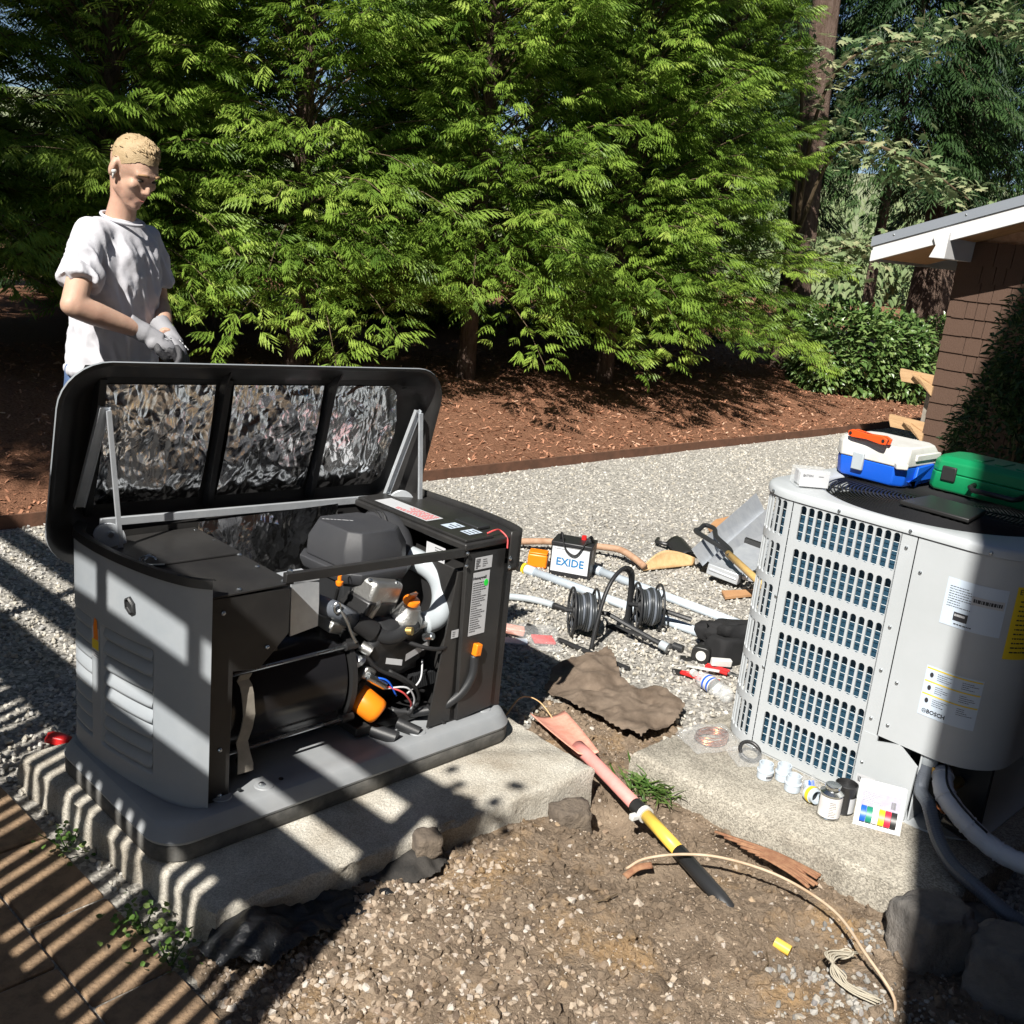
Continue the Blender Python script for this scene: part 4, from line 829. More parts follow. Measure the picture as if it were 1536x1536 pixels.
part(MB().tube(catmull([(.905, .36, .58), (.945, .28, .585), (.985, .19, .55), (.99, .15, .49), (.95, .12, .435), (.89, .12, .42)], 7), .036, 16), 'intake_hose', 'pvc_grey', smooth='all')
bd = part(MB().tube(catmull([(.90, .37, .58), (.925, .32, .585), (.95, .27, .583)], 5), .039, 16), 'hose_sleeve', 'black_plastic', smooth='all')
gt = part(MB().tube([(.50, .19, .555), (.58, .165, .515), (.66, .14, .462)], .027, 14), 'breather_pipe', 'pvc_grey', smooth='all'); gt.data.materials[0] = M['whip_grey']
part(MB().cyl((.645, .143, .474), (.70, .12, .435), .031, 16), 'pipe_coupling', 'rubber', smooth=True)
part(MB().tube(catmull([(.69, .125, .438), (.74, .10, .415), (.80, .095, .425), (.84, .10, .44)], 5), .022, 12), 'crossover_hose', 'black_plastic', smooth='all')
part(MB().cyl((.795, .085, .43), (.805, .068, .433), .013, 10), 'brass_fitting', 'brass', smooth=True)
br = MB(); br.prism([(.415, .64), (.505, .62), (.508, .56), (.508, .49), (.418, .478)], .13, .136, lambda x, y, z: (x, z, y)); br.prism([(.415, .13), (.505, .13), (.505, .22), (.415, .22)], .628, .634); part(br, 'mount_bracket', 'galv')
dp = part(MB().tube(catmull([(.62, .23, .46), (.612, .2, .52), (.602, .17, .585)], 4), .006, 8), 'dipstick', 'dark_metal', smooth='all')
part(MB().lathe([(.009, 0), (.011, .006), (.011, .012), (.006, .014), (.006, .03)], (.601, .167, .583), 10), 'dipstick_cap', 'orange', smooth=True)
MB().tube([(.60+.013*math.cos(t), .167, .628+.016*math.sin(t)) for t in np.linspace(0, 6.1, 16)], .0015, 5).build('dipstick_ring', 'zinc', ENG)
of = MB().lathe([(.036, 0), (.042, .008), (.042, .075), (.039, .088), (.028, .094), (.026, .09)], (.675, .155, .225), 26, Vector((.52, -.62, -.55)).to_track_quat('Z', 'Y').to_matrix()); part(of, 'oil_filter', 'orange', smooth=True, ang=50)
part(MB().lathe([(.05, 0), (.05, .012), (.04, .016)], (.668, .163, .233), 24, Vector((.52, -.62, -.55)).to_track_quat('Z', 'Y').to_matrix()), 'filter_seat', 'dark_metal', smooth=True)
hs = part(MB().tube(catmull([(1.04, .035, .315), (1.035, .03, .25), (1.0, .04, .19), (.945, .07, .145), (.88, .12, .125), (.82, .16, .13)], 8), .0145, 12), 'fuel_hose', 'rubber', smooth='all'); hs.data.materials[0] = M['black_plastic']
part(MB().box((1.043, .028, .335), (.026, .022, .04), (0, .15, 0)), 'hose_clip', 'orange', bevel=.004)
part(MB().tube(catmull([(.78, .12, .40), (.86, .06, .37), (.93, .055, .36), (.965, .09, .40), (.95, .13, .43)], 7), .007, 8), 'spark_lead', 'rubber', smooth='all')
fb = MB()
for i in range(14): fb.bb(.865+i*.0075, .869+i*.0075, .12, .17, .205, .25)
fb.bb(.865, .968, .125, .165, .21, .245); part(fb, 'regulator', 'black_plastic')
part(MB().box((.70, .15, .30), (.05, .05, .04), (.3, .5, .2)), 'sensor_block', 'cast_alu', bevel=.008)
part(MB().cyl((.69, .12, .295), (.74, .10, .26), .014, 12), 'sensor', 'zinc', smooth=True)
part(MB().cyl((.655, .15, .36), (.66, .12, .345), .02, 12), 'fitting', 'zinc', smooth=True)
for i, (m_, P) in enumerate((('print_red', [(.74, .1, .26), (.79, .075, .235), (.83, .08, .19), (.85, .1, .16)]), ('label_white', [(.74, .1, .25), (.80, .07, .25), (.84, .075, .2), (.85, .1, .15)]), ('rubber', [(.66, .12, .40), (.70, .1, .33), (.78, .08, .28), (.86, .1, .22), (.9, .1, .2)]), ('rubber', [(.76, .11, .3), (.83, .08, .25), (.88, .1, .18), (.86, .12, .12)]), ('tape_blue', [(.70, .12, .29), (.74, .09, .28), (.78, .09, .22)]), ('label_white', [(.9, .12, .3), (.87, .09, .25), (.83, .1, .21)]))):
    part(MB().tube(catmull(P, 6), .003 if m_ != 'rubber' else .006, 6), 'wire', m_, smooth='all')
part(MB().cyl((.72, .12, .11), (.76, .05, .10), .022, 14), 'drain_tube', 'black_plastic', smooth=True); part(MB().cyl((.80, .10, .12), (.84, .04, .10), .018, 14), 'drain_tube', 'black_plastic', smooth=True)
part(MB().bar((.90, .08, .16), (.955, .045, .09), .012, .008), 'tie_strap', 'rubber')
part(MB().bb(.66, .96, .12, .5, .10, .13), 'mounting_rail', 'gen_black', bevel=.004)
# lifting loops, chrome ring on the alternator
MB().tube([(.575+.011*math.cos(t), .135, .53+.016*math.sin(t)) for t in np.linspace(0, 6.2, 14)], .003, 6).build('lifting_eye', 'zinc', ENG)
MB().tube(catmull([(.585, .13, .52), (.60, .12, .49), (.615, .115, .45), (.63, .11, .42)], 4), .005, 6).build('wire', 'zinc', ENG)
# air box with faceted lid
AB = [(.62, .22), (.67, .175), (.86, .175), (.925, .225), (.93, .43), (.88, .49), (.66, .49), (.61, .44)]
cx, cy = .765, .31
def abr(k, z): return [(cx+(x-.77)*k*.80, cy+(y-.335)*k*.84, z-.012-(x-cx)*.02) for x, y in AB]
def stack(rings, name, m, parent, **kw):
    b = MB(); n = len(rings[0]); b.v = [p for r_ in rings for p in r_]; b.f = [(i*n+j, i*n+(j+1) % n, (i+1)*n+(j+1) % n, (i+1)*n+j) for i in range(len(rings)-1) for j in range(n)]+[tuple(range(n-1, -1, -1)), tuple((len(rings)-1)*n+j for j in range(n))]; return b.build(name, m, parent, **kw)
ab = stack([abr(1.02, .575), abr(1.1, .60), abr(1.1, .612), abr(.98, .616)], 'air_box', 'airbox', GEN, bevel=.003)
stack([abr(.98, .617), abr(.96, .675), abr(.78, .725)], 'air_box_lid', 'airbox', ab, bevel=.004)
stack([abr(.9, .46), abr(.95, .574)], 'air_box_base', 'black_plastic', ab, bevel=.004)
lines(.66, .80, .70, .716, 1, lambda x, z: (x+.02, .33-(x-.73)*.7+(z-.708)*.5, .7142-(x-.765)*.02), random.Random(4), ab, 'label_silver', h=.8)
part(MB().tube(catmull([(.84, .38, .665), (.90, .375, .672), (.94, .355, .65), (.952, .33, .60), (.94, .31, .53)], 7), .044, 18), 'air_duct', 'airbox', par=ab, smooth='all')
for tt in ((.872, .378, .67), (.89, .376, .672)): MB().tube([(tt[0]+.004*math.sin(a), tt[1]+.047*math.cos(a), tt[2]+.047*math.sin(a)) for a in np.linspace(0, 6.28, 20)], .004, 6).build('duct_clamp', 'dark_metal', ab)
MB().tube([(.949+.047*math.cos(a), .323+.044*math.sin(a), .578) for a in np.linspace(0, 6.28, 20)], .004, 6).build('duct_clamp', 'zinc', ab)
# --- lid
LW = Vector((0, -.246, .969)); LT = Vector((0, .969, .246)); LO = Vector((0, .605, .60))
def lid(u, w, t): p = LO+LW*w+LT*t; return (u, p.y, p.z-.036*u)
def lo(ins, n=8): return rrect(-.065+ins, 1.212-ins, 0+ins, .612-ins*.9, .13-ins*.5 if ins < .12 else .06, n)
def lid_shell(levels, name, m, parent, fill, **kw):
    rings = [[lid(x, y, t) for x, y in lo(ins)] for ins, t in levels]; n = len(rings[0]); b = MB(); b.v = [p for r_ in rings for p in r_]
    b.f = [(i*n+j, i*n+(j+1) % n, (i+1)*n+(j+1) % n, (i+1)*n+j) for i in range(len(rings)-1) for j in range(n)]
    if fill: b.f.append(tuple((len(rings)-1)*n+j for j in range(n)))
    return b.build(name, m, parent, **kw)
ld = lid_shell([(.004, -.003), (0, .001), (.010, .011), (.031, .03), (.081, .084), (.112, .118), (.2, .125)], 'lid', 'gen_grey', GEN, True, smooth=True, ang=60)
lid_shell([(.0012, -.0042), (.012, -.0035), (.022, .010), (.05, .032), (.085, .078), (.12, .103), (.2, .107)], 'lid_lining', 'gen_black', ld, True, smooth=True, ang=50)
b = MB(); b.grid(lambda u, v: lid(.02+1.11*u, .515+.065*v+.012*math.sin(u*3.14), .05+.035*(1-v)), 30, 4); b.build('lid_baffle', 'gen_black', ld, smooth='all')
for u in (.42, .80):
    MB().add([lid(u, .50, .045), lid(u+.006, .50, .045), lid(u+.006, .585, .02), lid(u, .585, .02), lid(u, .5, .07), lid(u+.006, .5, .07), lid(u+.006, .585, .05), lid(u, .585, .05)], [(0, 1, 2, 3), (4, 7, 6, 5), (0, 4, 5, 1), (1, 5, 6, 2), (2, 6, 7, 3), (3, 7, 4, 0)]).build('baffle_seam', 'black_plastic', ld)
PAN = ((.105, .425), (.485, .80), (.845, 1.145))
for i, (u0, u1) in enumerate(PAN):
    foil_sheet(lambda u, v, w: lid(u0+(u1-u0)*u, .135+.37*v, .10-w-.012*math.sin(v*3)), 44, 44, .009, 5+i*3, 'foil_liner', ld)
for u in (.455, .825, 1.165, .085):
    r_ = MB(); r_.add([lid(u-.014, .11, .1), lid(u+.014, .11, .1), lid(u+.014, .53, .1), lid(u-.014, .53, .1), lid(u-.01, .11, .075), lid(u+.01, .11, .075), lid(u+.01, .53, .075), lid(u-.01, .53, .075)], [(4, 5, 6, 7), (0, 4, 7, 3), (1, 2, 6, 5), (0, 1, 5, 4), (3, 7, 6, 2)]); r_.build('lid_rib', 'black_plastic', ld, bevel=.002)
for i in range(14):
    u = .15+i*.072; MB().add([lid(u, .508, .07), lid(u+.012, .508, .07), lid(u+.012, .522, .055), lid(u, .522, .055)], [(0, 1, 2, 3)]).build('rivet_tab', 'dark_metal', ld)
# hinge bar, stays
MB().bar((.09, .592, .722), (1.14, .592, .682), .012, .024).build('hinge_bar', 'galv', GEN, bevel=.002)
def chan(a, c, name, w_=.026):
    b = MB(); a = Vector(a); c = Vector(c); b.bar(a, c, w_, .003, (0, -1, .3)); off = Vector((w_/2, 0, 0)); b.bar(a+off, c+off, .003, .014, (0, -1, .3)); b.bar(a-off, c-off, .003, .014, (0, -1, .3)); return b.build(name, 'galv', GEN)
chan((.066, .50, 1.065), (.045, .62, .765), 'lid_stay'); MB().bar((.074, .495, 1.055), (.108, .50, .672), .012, .008, (0, -1, 0)).build('stay_rod', 'galv', GEN)
chan((1.128, .50, 1.005), (1.095, .60, .685), 'lid_stay', .02); MB().bar((1.136, .495, .995), (1.168, .5, .672), .014, .008, (0, -1, 0)).build('stay_rod', 'galv', GEN)
for x, y, z, s_ in ((.085, .52, .70, 1), (1.125, .55, .675, 1)):
    b = MB()
    arc = [(.042*math.cos(a), .042*math.sin(a)) for a in np.linspace(R(15), R(175), 12)]+[(-.035, -.01), (0, -.028), (.045, -.012)]
    b.prism(arc, -.004, .004, lambda p, q, r_: (x+p*.8*s_, y-p*.6+r_, z+q)); b.build('hinge_bracket', 'galv', GEN, bevel=.001)
    MB().cyl((x, y-.012, z+.01), (x, y+.012, z+.01), .008, 10).build('hinge_pin', 'zinc', GEN)

# ================================================================ AIR CONDITIONER
AC = empty('heat_pump', AC_O, AC_A, 'pale grey outdoor air conditioner with slotted louvers and black top grille', 'air conditioner')
AW, AD, RL, RR = .86, .80, .113, .165; RC = .165; X0 = RL-RC      # RL: left seam, RC: left corner radius
def ac_path(s, ins=0):
    """s along the shell: 0 at the left seam (x=RL) running right along the front; negative wraps round the left corner"""
    if s < 0:
        a = -s/RC
        if a <= math.pi/2: c = Vector((RL, RC)); n = Vector((-math.sin(a), -math.cos(a))); p = c+n*RC
        else: n = Vector((-1, 0)); p = Vector((X0, RC+(-s-RC*math.pi/2)))
    else:
        f = AW-RR-RL
        if s <= f: n = Vector((0, -1)); p = Vector((RL+s, 0))
        else:
            a = (s-f)/RR
            if a <= math.pi/2: c = Vector((AW-RR, RR)); n = Vector((math.sin(a), -math.cos(a))); p = c+n*RR
            else: n = Vector((1, 0)); p = Vector((AW, RR+(s-f-RR*math.pi/2)))
    return p-n*ins
def acp(s, z, ins=0): p = ac_path(s, ins); return (p.x, p.y, z)
ROWS = [(.036+.1425*i, .036+.1425*i+.118) for i in range(6)]
def slots(name, s0, s1, cols, pitch, first, zlo, zhi, sw=.0101):
    b = MB(); V = []; Fs = []
    ang = [2*math.pi*i/20 for i in range(20)]
    for (za, zb) in ROWS:
        ca, cb = za-.01225, zb+.01225
        for c in range(cols):
            sc = first+c*pitch; n0 = len(b.v)
            for ring in range(3):
                for ai, a in enumerate(ang):
                    top_ = math.sin(a) >= -1e-9; zc = zb-sw if top_ else za+sw; ca_, sa_ = math.cos(a), math.sin(a)
                    if ring == 0:
                        hh = (cb-zc) if top_ else (zc-ca); k = min((pitch/2)/max(1e-6, abs(ca_)), hh/max(1e-6, abs(sa_))); qx, qz = ca_*k, sa_*k
                        if ai in (3, 7, 13, 17): qx, qz = math.copysign(pitch/2, ca_), math.copysign(hh, sa_)
                        b.v.append(acp(sc+qx, zc+qz))
                    else: b.v.append(acp(sc+ca_*sw, zc+sa_*sw, .0 if ring == 1 else .006))
            for r_ in range(2):
                for j in range(20): j2 = (j+1) % 20; b.f.append((n0+r_*20+j, n0+r_*20+j2, n0+(r_+1)*20+j2, n0+(r_+1)*20+j))
            # the straight sides between caps
            for j, j2 in ((0, 19), (10, 11)): pass
    # margins
    def strip(a, c, z0, z1, k=6): 
        n0 = len(b.v)
        for i in range(k+1): s = a+(c-a)*i/k; b.v += [acp(s, z0), acp(s, z1)]
        b.f.extend([(n0+2*i, n0+2*i+2, n0+2*i+3, n0+2*i+1) for i in range(k)])
    l, r_ = first-pitch/2, first+(cols-.5)*pitch
    strip(s0, l, zlo, zhi); strip(r_, s1, zlo, zhi); strip(l, r_, zlo, ROWS[0][0]-.01225, cols*2); strip(l, r_, ROWS[-1][1]+.01225, zhi, cols*2)
    return b.build(name, 'ac_paint', AC)
slots('front_louver', 0, .362, 12, .02845, .0375, .008, .872)
slots('corner_louver', -.42, -.0035, 13, .0275, -.0275*12-.034, .008, .872)
cl = bpy.data.objects['front_louver']
# coil and guard wires behind the slots
b = MB(); ss = np.linspace(-.42, .365, 60); b.v = [acp(s, z, .034) for z in (.02, .865) for s in ss]; b.f = [(j, j+1, 60+j+1, 60+j) for j in range(59)]; coil = b.build('coil', 'coil', AC, smooth='all')
for i in range(30):
    z = .035+i*.0285; MB().tube([acp(s, z, .018) for s in np.linspace(-.41, .36, 44)], .0011, 4).build('guard_wire', 'wire_grey', coil)
def shell(s0, s1, z0, z1, name, m='ac_paint', parent=AC, k=40, off=0, poly=None, **kw):
    b = MB(); b.grid(lambda u, v: acp(s0+(s1-s0)*u, z0+(z1-z0)*v, -off), k, 2); return b.build(name, m, parent, smooth='all', **kw)
shell(.3655, .412, .008, .872, 'corner_post', k=4)
sv = shell(.4155, 1.05, .235, .872, 'service_panel', k=60)
# lower plate and valve recess, its shade painted as a black back plate
MB().prism([(.485, .01), (.66, .01), (.665, .19), (.60, .235), (.53, .215), (.53, .232), (.485, .232)], -.002, .006, lambda x, y, z: (x, z, y)).build('lower_plate', 'ac_paint', AC)
bl_ = MB().add([(.49, -.0028, .055), (.55, -.0028, .06), (.55, -.0028, .095), (.49, -.0028, .09)], [(0, 1, 2, 3)]).build('serial_label', 'label_white', AC)
bc = MB(); rr = random.Random(3); x = .495
while x < .545: w_ = rr.choice((.001, .002, .003)); bc.add([(x, -.0034, .064+.08*(x-.49)), (x+w_, -.0034, .064+.08*(x-.49)), (x+w_, -.0034, .082+.08*(x-.49)), (x, -.0034, .082+.08*(x-.49))], [(0, 1, 2, 3)]); x += w_+.002
bc.build('barcode', 'print', bl_)
MB().bb(.60, .84, .10, .12, .01, .24).build('recess_shade_back', 'ac_dark', AC); MB().bb(.665, .67, .01, .1, .01, .24).build('recess_side', 'ac_paint', AC)
outl = [ac_path(s, .004) for s in list(np.linspace(-.86, 0, 30))+list(np.linspace(.02, 1.4, 40))]+[Vector((AW-.05, AD)), Vector((X0+.05, AD))]
b = MB(); b.prism([(p.x, p.y) for p in outl], -.0, .007); b.build('base_pan', 'ac_paint', AC)
MB().bb(X0+.02, AW-.02, AD-.02, AD, .01, .87).build('back_panel', 'ac_paint', AC)
MB().bb(X0+.003, X0+.02, .33, AD-.02, .01, .87).build('side_panel', 'ac_paint', AC); 
for s, z in ((.385, .83), (.385, .58), (.385, .44), (.385, .28), (.385, .13), (.44, .77), (.44, .42), (.44, .28), (-.006, .55), (-.006, .30)):
    p = ac_path(s, 0); screw(p.x, -.0005, z, '-y', .0055, AC)
# top cap with round opening and wire grille
CX, CY, CR = (AW+X0)/2, AD/2+.005, .368
N_ = 96; capo = []
for i in range(N_):
    a = 2*math.pi*i/N_; d = Vector((math.cos(a), math.sin(a))); lo_, hi_ = .2, .8
    def inside(p):
        x, y = p
        if not (X0-.006 <= x <= AW+.006 and -.006 <= y <= AD+.006): return False
        for cx_, cy_, r_ in ((RL, RC, RC), (AW-RR, RR, RR), (RL, AD-RC, RC), (AW-RL, AD-RL, RL)):
            if abs(x-cx_) <= r_+.007 and abs(y-cy_) <= r_+.007 and ((x < cx_) == (cx_ < CX)) and ((y < cy_) == (cy_ < CY)):
                if math.hypot(x-cx_, y-cy_) > r_+.006: return False
        return True
    for _ in range(24):
        mid = (lo_+hi_)/2
        if inside((CX+d.x*mid, CY+d.y*mid)): lo_ = mid
        else: hi_ = mid
    capo.append((d, lo_))
rings = []
for k_, z in ((('o', 0), .874), (('o', 0), .892), (('o', .006), .899), (('o', .016), .902), (('i', .016), .902), (('i', .006), .899), (('i', 0), .89), (('i', 0), .84)):
    rings.append([(CX+d.x*(l-k_[1] if k_[0] == 'o' else CR+k_[1]), CY+d.y*(l-k_[1] if k_[0] == 'o' else CR+k_[1]), z) for d, l in capo])
b = MB(); b.v = [p for r_ in rings for p in r_]; b.f = [(i*N_+j, i*N_+(j+1) % N_, (i+1)*N_+(j+1) % N_, (i+1)*N_+j) for i in range(len(rings)-1) for j in range(N_)]; capm = b.build('top_cap', 'ac_paint', AC, smooth=True, ang=50)
for s in (-.09, .16, .39, .62):
    p = ac_path(s, 0); q = ac_path(s, .01)-p; screw(p.x-q.x*.7, p.y-q.y*.7, .884, '-y', .0055, capm)
gr = empty('fan_grille', (0, 0, 0)); gr.parent = AC
for i in range(25):
    r_ = .06+i*.0125; MB().tube([(CX+r_*math.cos(t), CY+r_*math.sin(t), .893+.006*(1-(r_/CR)**2)) for t in np.linspace(0, 2*math.pi, 73)[:-1]], .0026, 5, closed=True).build('grille_ring', 'grille', gr)
for i in range(14):
    a = 2*math.pi*i/14; MB().tube([(CX+r_*math.cos(a), CY+r_*math.sin(a), .889+.006*(1-(r_/CR)**2)) for r_ in (.05, .2, CR)], .003, 5).build('grille_spoke', 'grille', gr)
MB().lathe([(.075, 0), (.075, .004), (.02, .008)], (CX, CY, .893), 28).build('grille_hub', 'grille', gr, smooth=True)
for i in range(3):
    a = 2.1*i; b = MB(); b.grid(lambda u, v: (CX+(.06+.27*u)*math.cos(a+(v-.5)*(1.3-.3*u)), CY+(.06+.27*u)*math.sin(a+(v-.5)*(1.3-.3*u)), .80+.05*(v-.5)), 6, 8); b.build('fan_blade', 'wire_grey', gr, solid=.003)
MB().lathe([(CR-.004, 0), (CR-.004, .004)], (CX, CY, .55), 40).build('fan_chamber_shade', 'ac_dark', gr)  # black disc; the dark inside of the housing is put into its colour
# labels, following the shell
def acl(s0, s1, z0, z1, m, name, off=.0012): return shell(s0, s1, z0, z1, name, m, sv, 16, off)
L0 = .636-RL
a1 = acl(L0, L0+.165, .645, .785, 'label_blue', 'spec_label'); f_ = lambda s, z: acp(s, z, -.0018)
lines(L0+.01, L0+.09, .70, .765, 9, f_, random.Random(11), a1, h=.3); bd_ = acl(L0+.035, L0+.075, .665, .69, 'print', 'badge', .002); lines(L0+.038, L0+.068, .676, .687, 1, lambda s, z: acp(s, z, -.0026), random.Random(2), a1, 'label_white', h=.6, fill=(.9, 1)); lines(L0+.04, L0+.13, .65, .66, 1, f_, random.Random(3), a1)
sn = acl(L0+.075, L0+.16, .725, .75, 'label_white', 'serial_label', .002); lines(L0+.08, L0+.155, .73, .745, 1, lambda s, z: acp(s, z, -.0026), random.Random(9), sn, h=.7, fill=(1, 1))
a2 = acl(L0-.006, L0+.155, .355, .51, 'label_blue', 'safety_label')
for i in range(3):
    zt = .505-i*.04; acl(L0-.004, L0+.153, zt-.004, zt, 'label_yellow', 'yellow_band', .0018); lines(L0+.03, L0+.075, zt-.034, zt-.010, 4, f_, random.Random(20+i), a2, h=.3); lines(L0+.10, L0+.145, zt-.034, zt-.010, 4, f_, random.Random(30+i), a2, h=.3)
    hd = MB(); c_ = L0+.013; hd.add([acp(c_+.007*math.cos(t)*(.8), zt-.021+.008*math.sin(t), -.002) for t in np.linspace(0, 6.28, 11)[:-1]], [tuple(range(10))]); hd.build('hand_symbol', 'print', a2)
tb = text('BOSCH', 'brand_text', 'print', a2, acp(L0+.047, .371, -.002), (math.pi/2, 0, 0), .017, off=.0004)
ci = MB(); ci.tube([acp(L0+.012+.006*math.cos(t), .371+.006*math.sin(t), -.002) for t in np.linspace(0, 6.28, 17)[:-1]], .0007, 4, closed=True); ci.bar(acp(L0+.009, .371, -.002), acp(L0+.015, .371, -.002), .001, .001); ci.bar(acp(L0+.0095, .3675, -.002), acp(L0+.0095, .3745, -.002), .001, .001); ci.bar(acp(L0+.0145, .3675, -.002), acp(L0+.0145, .3745, -.002), .001, .001); ci.build('brand_emblem', 'print', a2)
a3 = acl(L0+.185, L0+.31, .585, .80, 'label_yellow', 'energy_label'); lines(L0+.2, L0+.30, .60, .765, 12, f_, random.Random(12), a3, h=.3)
pth = [ac_path(L0+.19+.016*i, -.002) for i in range(8)]
for ch, i in zip('ENERGY', range(6)):
    s = L0+.197+.0165*i; p = ac_path(s, -.002); p2 = ac_path(s+.002, -.002); text(ch, 'label_letter', 'print', a3, (p.x, p.y, .785), (math.pi/2, 0, math.atan2(p2.y-p.y, p2.x-p.x)), .022)
# service valves and lines
MB().cyl((.70, .09, .19), (.70, .02, .19), .013, 12).build('service_valve', 'brass', AC, smooth=True); MB().cyl((.76, .09, .16), (.76, .02, .16), .017, 12).build('service_valve', 'brass', AC, smooth=True)
MB().lathe([(.024, 0), (.026, .004), (.026, .03), (.022, .04)], (.682, .035, .20), 18).build('conduit_connector', 'pvc_grey', AC, smooth=True)

# ================================================================ LOOSE THINGS
def thing(name, loc, rz, label, cat, group=None): return empty(name, loc, rz, label, cat, group)
# --- flexible conduit, line set, drier at the right
pts = catmull([a2w(.682, .035, .215), a2w(.69, .0, .13), (1.295, 2.70, .22), (1.305, 2.62, .16), (1.318, 2.53, .135), (1.35, 2.44, .13), (1.42, 2.37, .10), (1.52, 2.33, .07), (1.70, 2.30, .05)], 14)
t = thing('flexible_conduit', pts[-1], 0, 'dark grey ribbed flexible conduit dropping from the air conditioner to the ground', 'conduit'); P0 = Vector(pts[-1])
MB().tube([p-P0 for p in pts], .019, 14).build('jacket', 'whip_grey', t, smooth='all')
for i in range(6, len(pts)-1, 1):
    a_ = pts[i]-P0; d = (pts[i+1]-pts[i]).normalized(); MB().tube([a_-d*.002, a_+d*.002], .0203, 12).build('rib', 'whip_grey', t)
pts = catmull([a2w(.72, .05, .19), a2w(.78, -.03, .15), (1.44, 2.60, .17), (1.55, 2.53, .15), (1.75, 2.46, .15)], 9); P0 = pts[0]
t = thing('insulated_line', P0, 0, 'white wrapped refrigerant line curving out of the air conditioner into shade', 'pipe'); n = len(pts); b = MB()
b.tube([p-P0 for p in pts], .028, 14, rs=[.027+.003*abs(math.sin(i*1.1)) for i in range(n)]); b.build('insulation', 'wrap_white', t, smooth='all')
for i in range(2, n-1, 6): d = (pts[i+1]-pts[i]).normalized()*.003; MB().tube([pts[i]-P0-d, pts[i]-P0+d], .0312, 14).build('tape_band', 'wrap_white', t)
MB().tube([p-P0+Vector((.0, -.01, .03)) for p in pts[:n//2]], .0035, 6).build('control_wire', 'rubber', t, smooth='all')
t = thing('filter_drier', (1.395, 2.70, .17), 0, 'black capped filter drier on the copper line under the air conditioner', 'filter')
MB().lathe([(.008, -.05), (.03, -.04), (.034, -.03), (.034, .03), (.03, .04), (.008, .05)], (0, 0, 0), 18, Vector((.75, -.6, -.25)).to_track_quat('Z', 'Y').to_matrix()).build('shell', 'gloss_black', t, smooth=True)
MB().tube(catmull([(.035, -.03, -.012), (.08, -.06, -.03), (.15, -.09, -.03), (.35, -.12, -.03)], 6), .006, 8).build('copper_line', 'copper', t, smooth='all'); MB().tube([(-.035, .03, .012), (-.06, .06, .03)], .006, 8).build('copper_stub', 'copper', t, smooth='all')
# --- cases on top of the air conditioner
ZT = .10+.906
t = thing('tool_case', (*a2w(.125, .55, 0).to_2d(), ZT), R(-47), 'white lidded blue plastic tool case on top of the air conditioner', 'case')
def chbox(w, d, c): return [(-w/2+c, -d/2), (w/2-c, -d/2), (w/2, -d/2+c), (w/2, d/2-c), (w/2-c, d/2), (-w/2+c, d/2), (-w/2, d/2-c), (-w/2, -d/2+c)]
def lofted(levels, name, m, parent, **k): return stack([[(x, y, z) for x, y in chbox(w_, d_, c_)] for w_, d_, c_, z in levels], name, m, parent, **k)
lofted([(.245, .235, .03, 0), (.255, .245, .03, .012), (.262, .252, .03, .068)], 'body', 'blue_plastic', t, bevel=.004)
lofted([(.268, .258, .03, .069), (.268, .258, .03, .115), (.25, .24, .035, .135)], 'lid', 'white_plastic', t, bevel=.005)
MB().box((-.03, -.134, .06), (.042, .012, .06)).build('latch', 'pvc_grey', t, bevel=.003)
lt = MB(); lt.prism([(-.10, .0), (-.07, -.014), (-.06, .05), (.05, .055), (.06, .0)], .0, .012, lambda x, y, z: (.128+z, x+.03, y+.018)); lt.build('side_latch', 'blue_plastic', t, bevel=.003)
MB().box((.13, .03, .10), (.02, .17, .022)).build('lid_rib', 'white_plastic', t, bevel=.003); MB().box((.118, -.118, .075), (.04, .04, .02), (0, 0, .78)).build('corner_foot', 'white_plastic', t, bevel=.004)
t = thing('folding_hex_keys', (1.185, 3.47, ZT+.135), R(-55), 'orange folding hex key tool on the white case lid', 'hand tool')
lv = MB()
for y in (-.012, .012): lv.prism([(-.075, -.010), (-.06, -.013), (.0, -.009), (.06, -.014), (.078, -.012), (.082, .008), (.06, .015), (0, .010), (-.06, .014), (-.078, .006)], -.004, .004, lambda x, z, yy: (x, y+yy, z+.016))
lv.build('handle', 'orange_red', t, bevel=.002)
for i in range(4): MB().bar((-.06, -.006+i*.004, .018+i*.001), (.07, -.006+i*.004, .018), .003, .006+.002*i).build('hex_key', 'dark_metal', t)
for x in (-.066, .068): MB().cyl((x, -.018, .016), (x, .018, .016), .006, 10).build('pivot', 'dark_metal', t)
t = thing('parts_case', (*a2w(.52, .665, 0).to_2d(), ZT), R(-46), 'green plastic tool case with black handle on the air conditioner', 'case')
lofted([(.47, .20, .02, 0), (.48, .21, .02, .01), (.48, .21, .025, .062)], 'body', 'green_plastic', t, bevel=.004); lofted([(.48, .21, .025, .063), (.475, .205, .03, .10), (.44, .17, .03, .118)], 'lid', 'green_plastic', t, bevel=.005)
for x in (-.17, .17): MB().box((x, -.108, .062), (.05, .01, .05)).build('latch', 'case_black', t, bevel=.004)
MB().tube([(-.08, -.10, .045), (-.08, -.135, .04), (-.065, -.148, .035), (.065, -.148, .035), (.08, -.135, .04), (.08, -.10, .045)], .009, 10).build('handle', 'case_black', t, smooth='all')
for x in (-.1, -.03, .04, .11): MB().box((x, -.02, .119), (.03, .1, .006)).build('lid_rib', 'green_plastic', t, bevel=.002)
t = MB(); sh_ = [a2w(.36, .20, 0), a2w(.585, .19, 0), a2w(.56, .38, 0), a2w(.37, .40, 0)]; cN = sum(sh_, Vector())/4
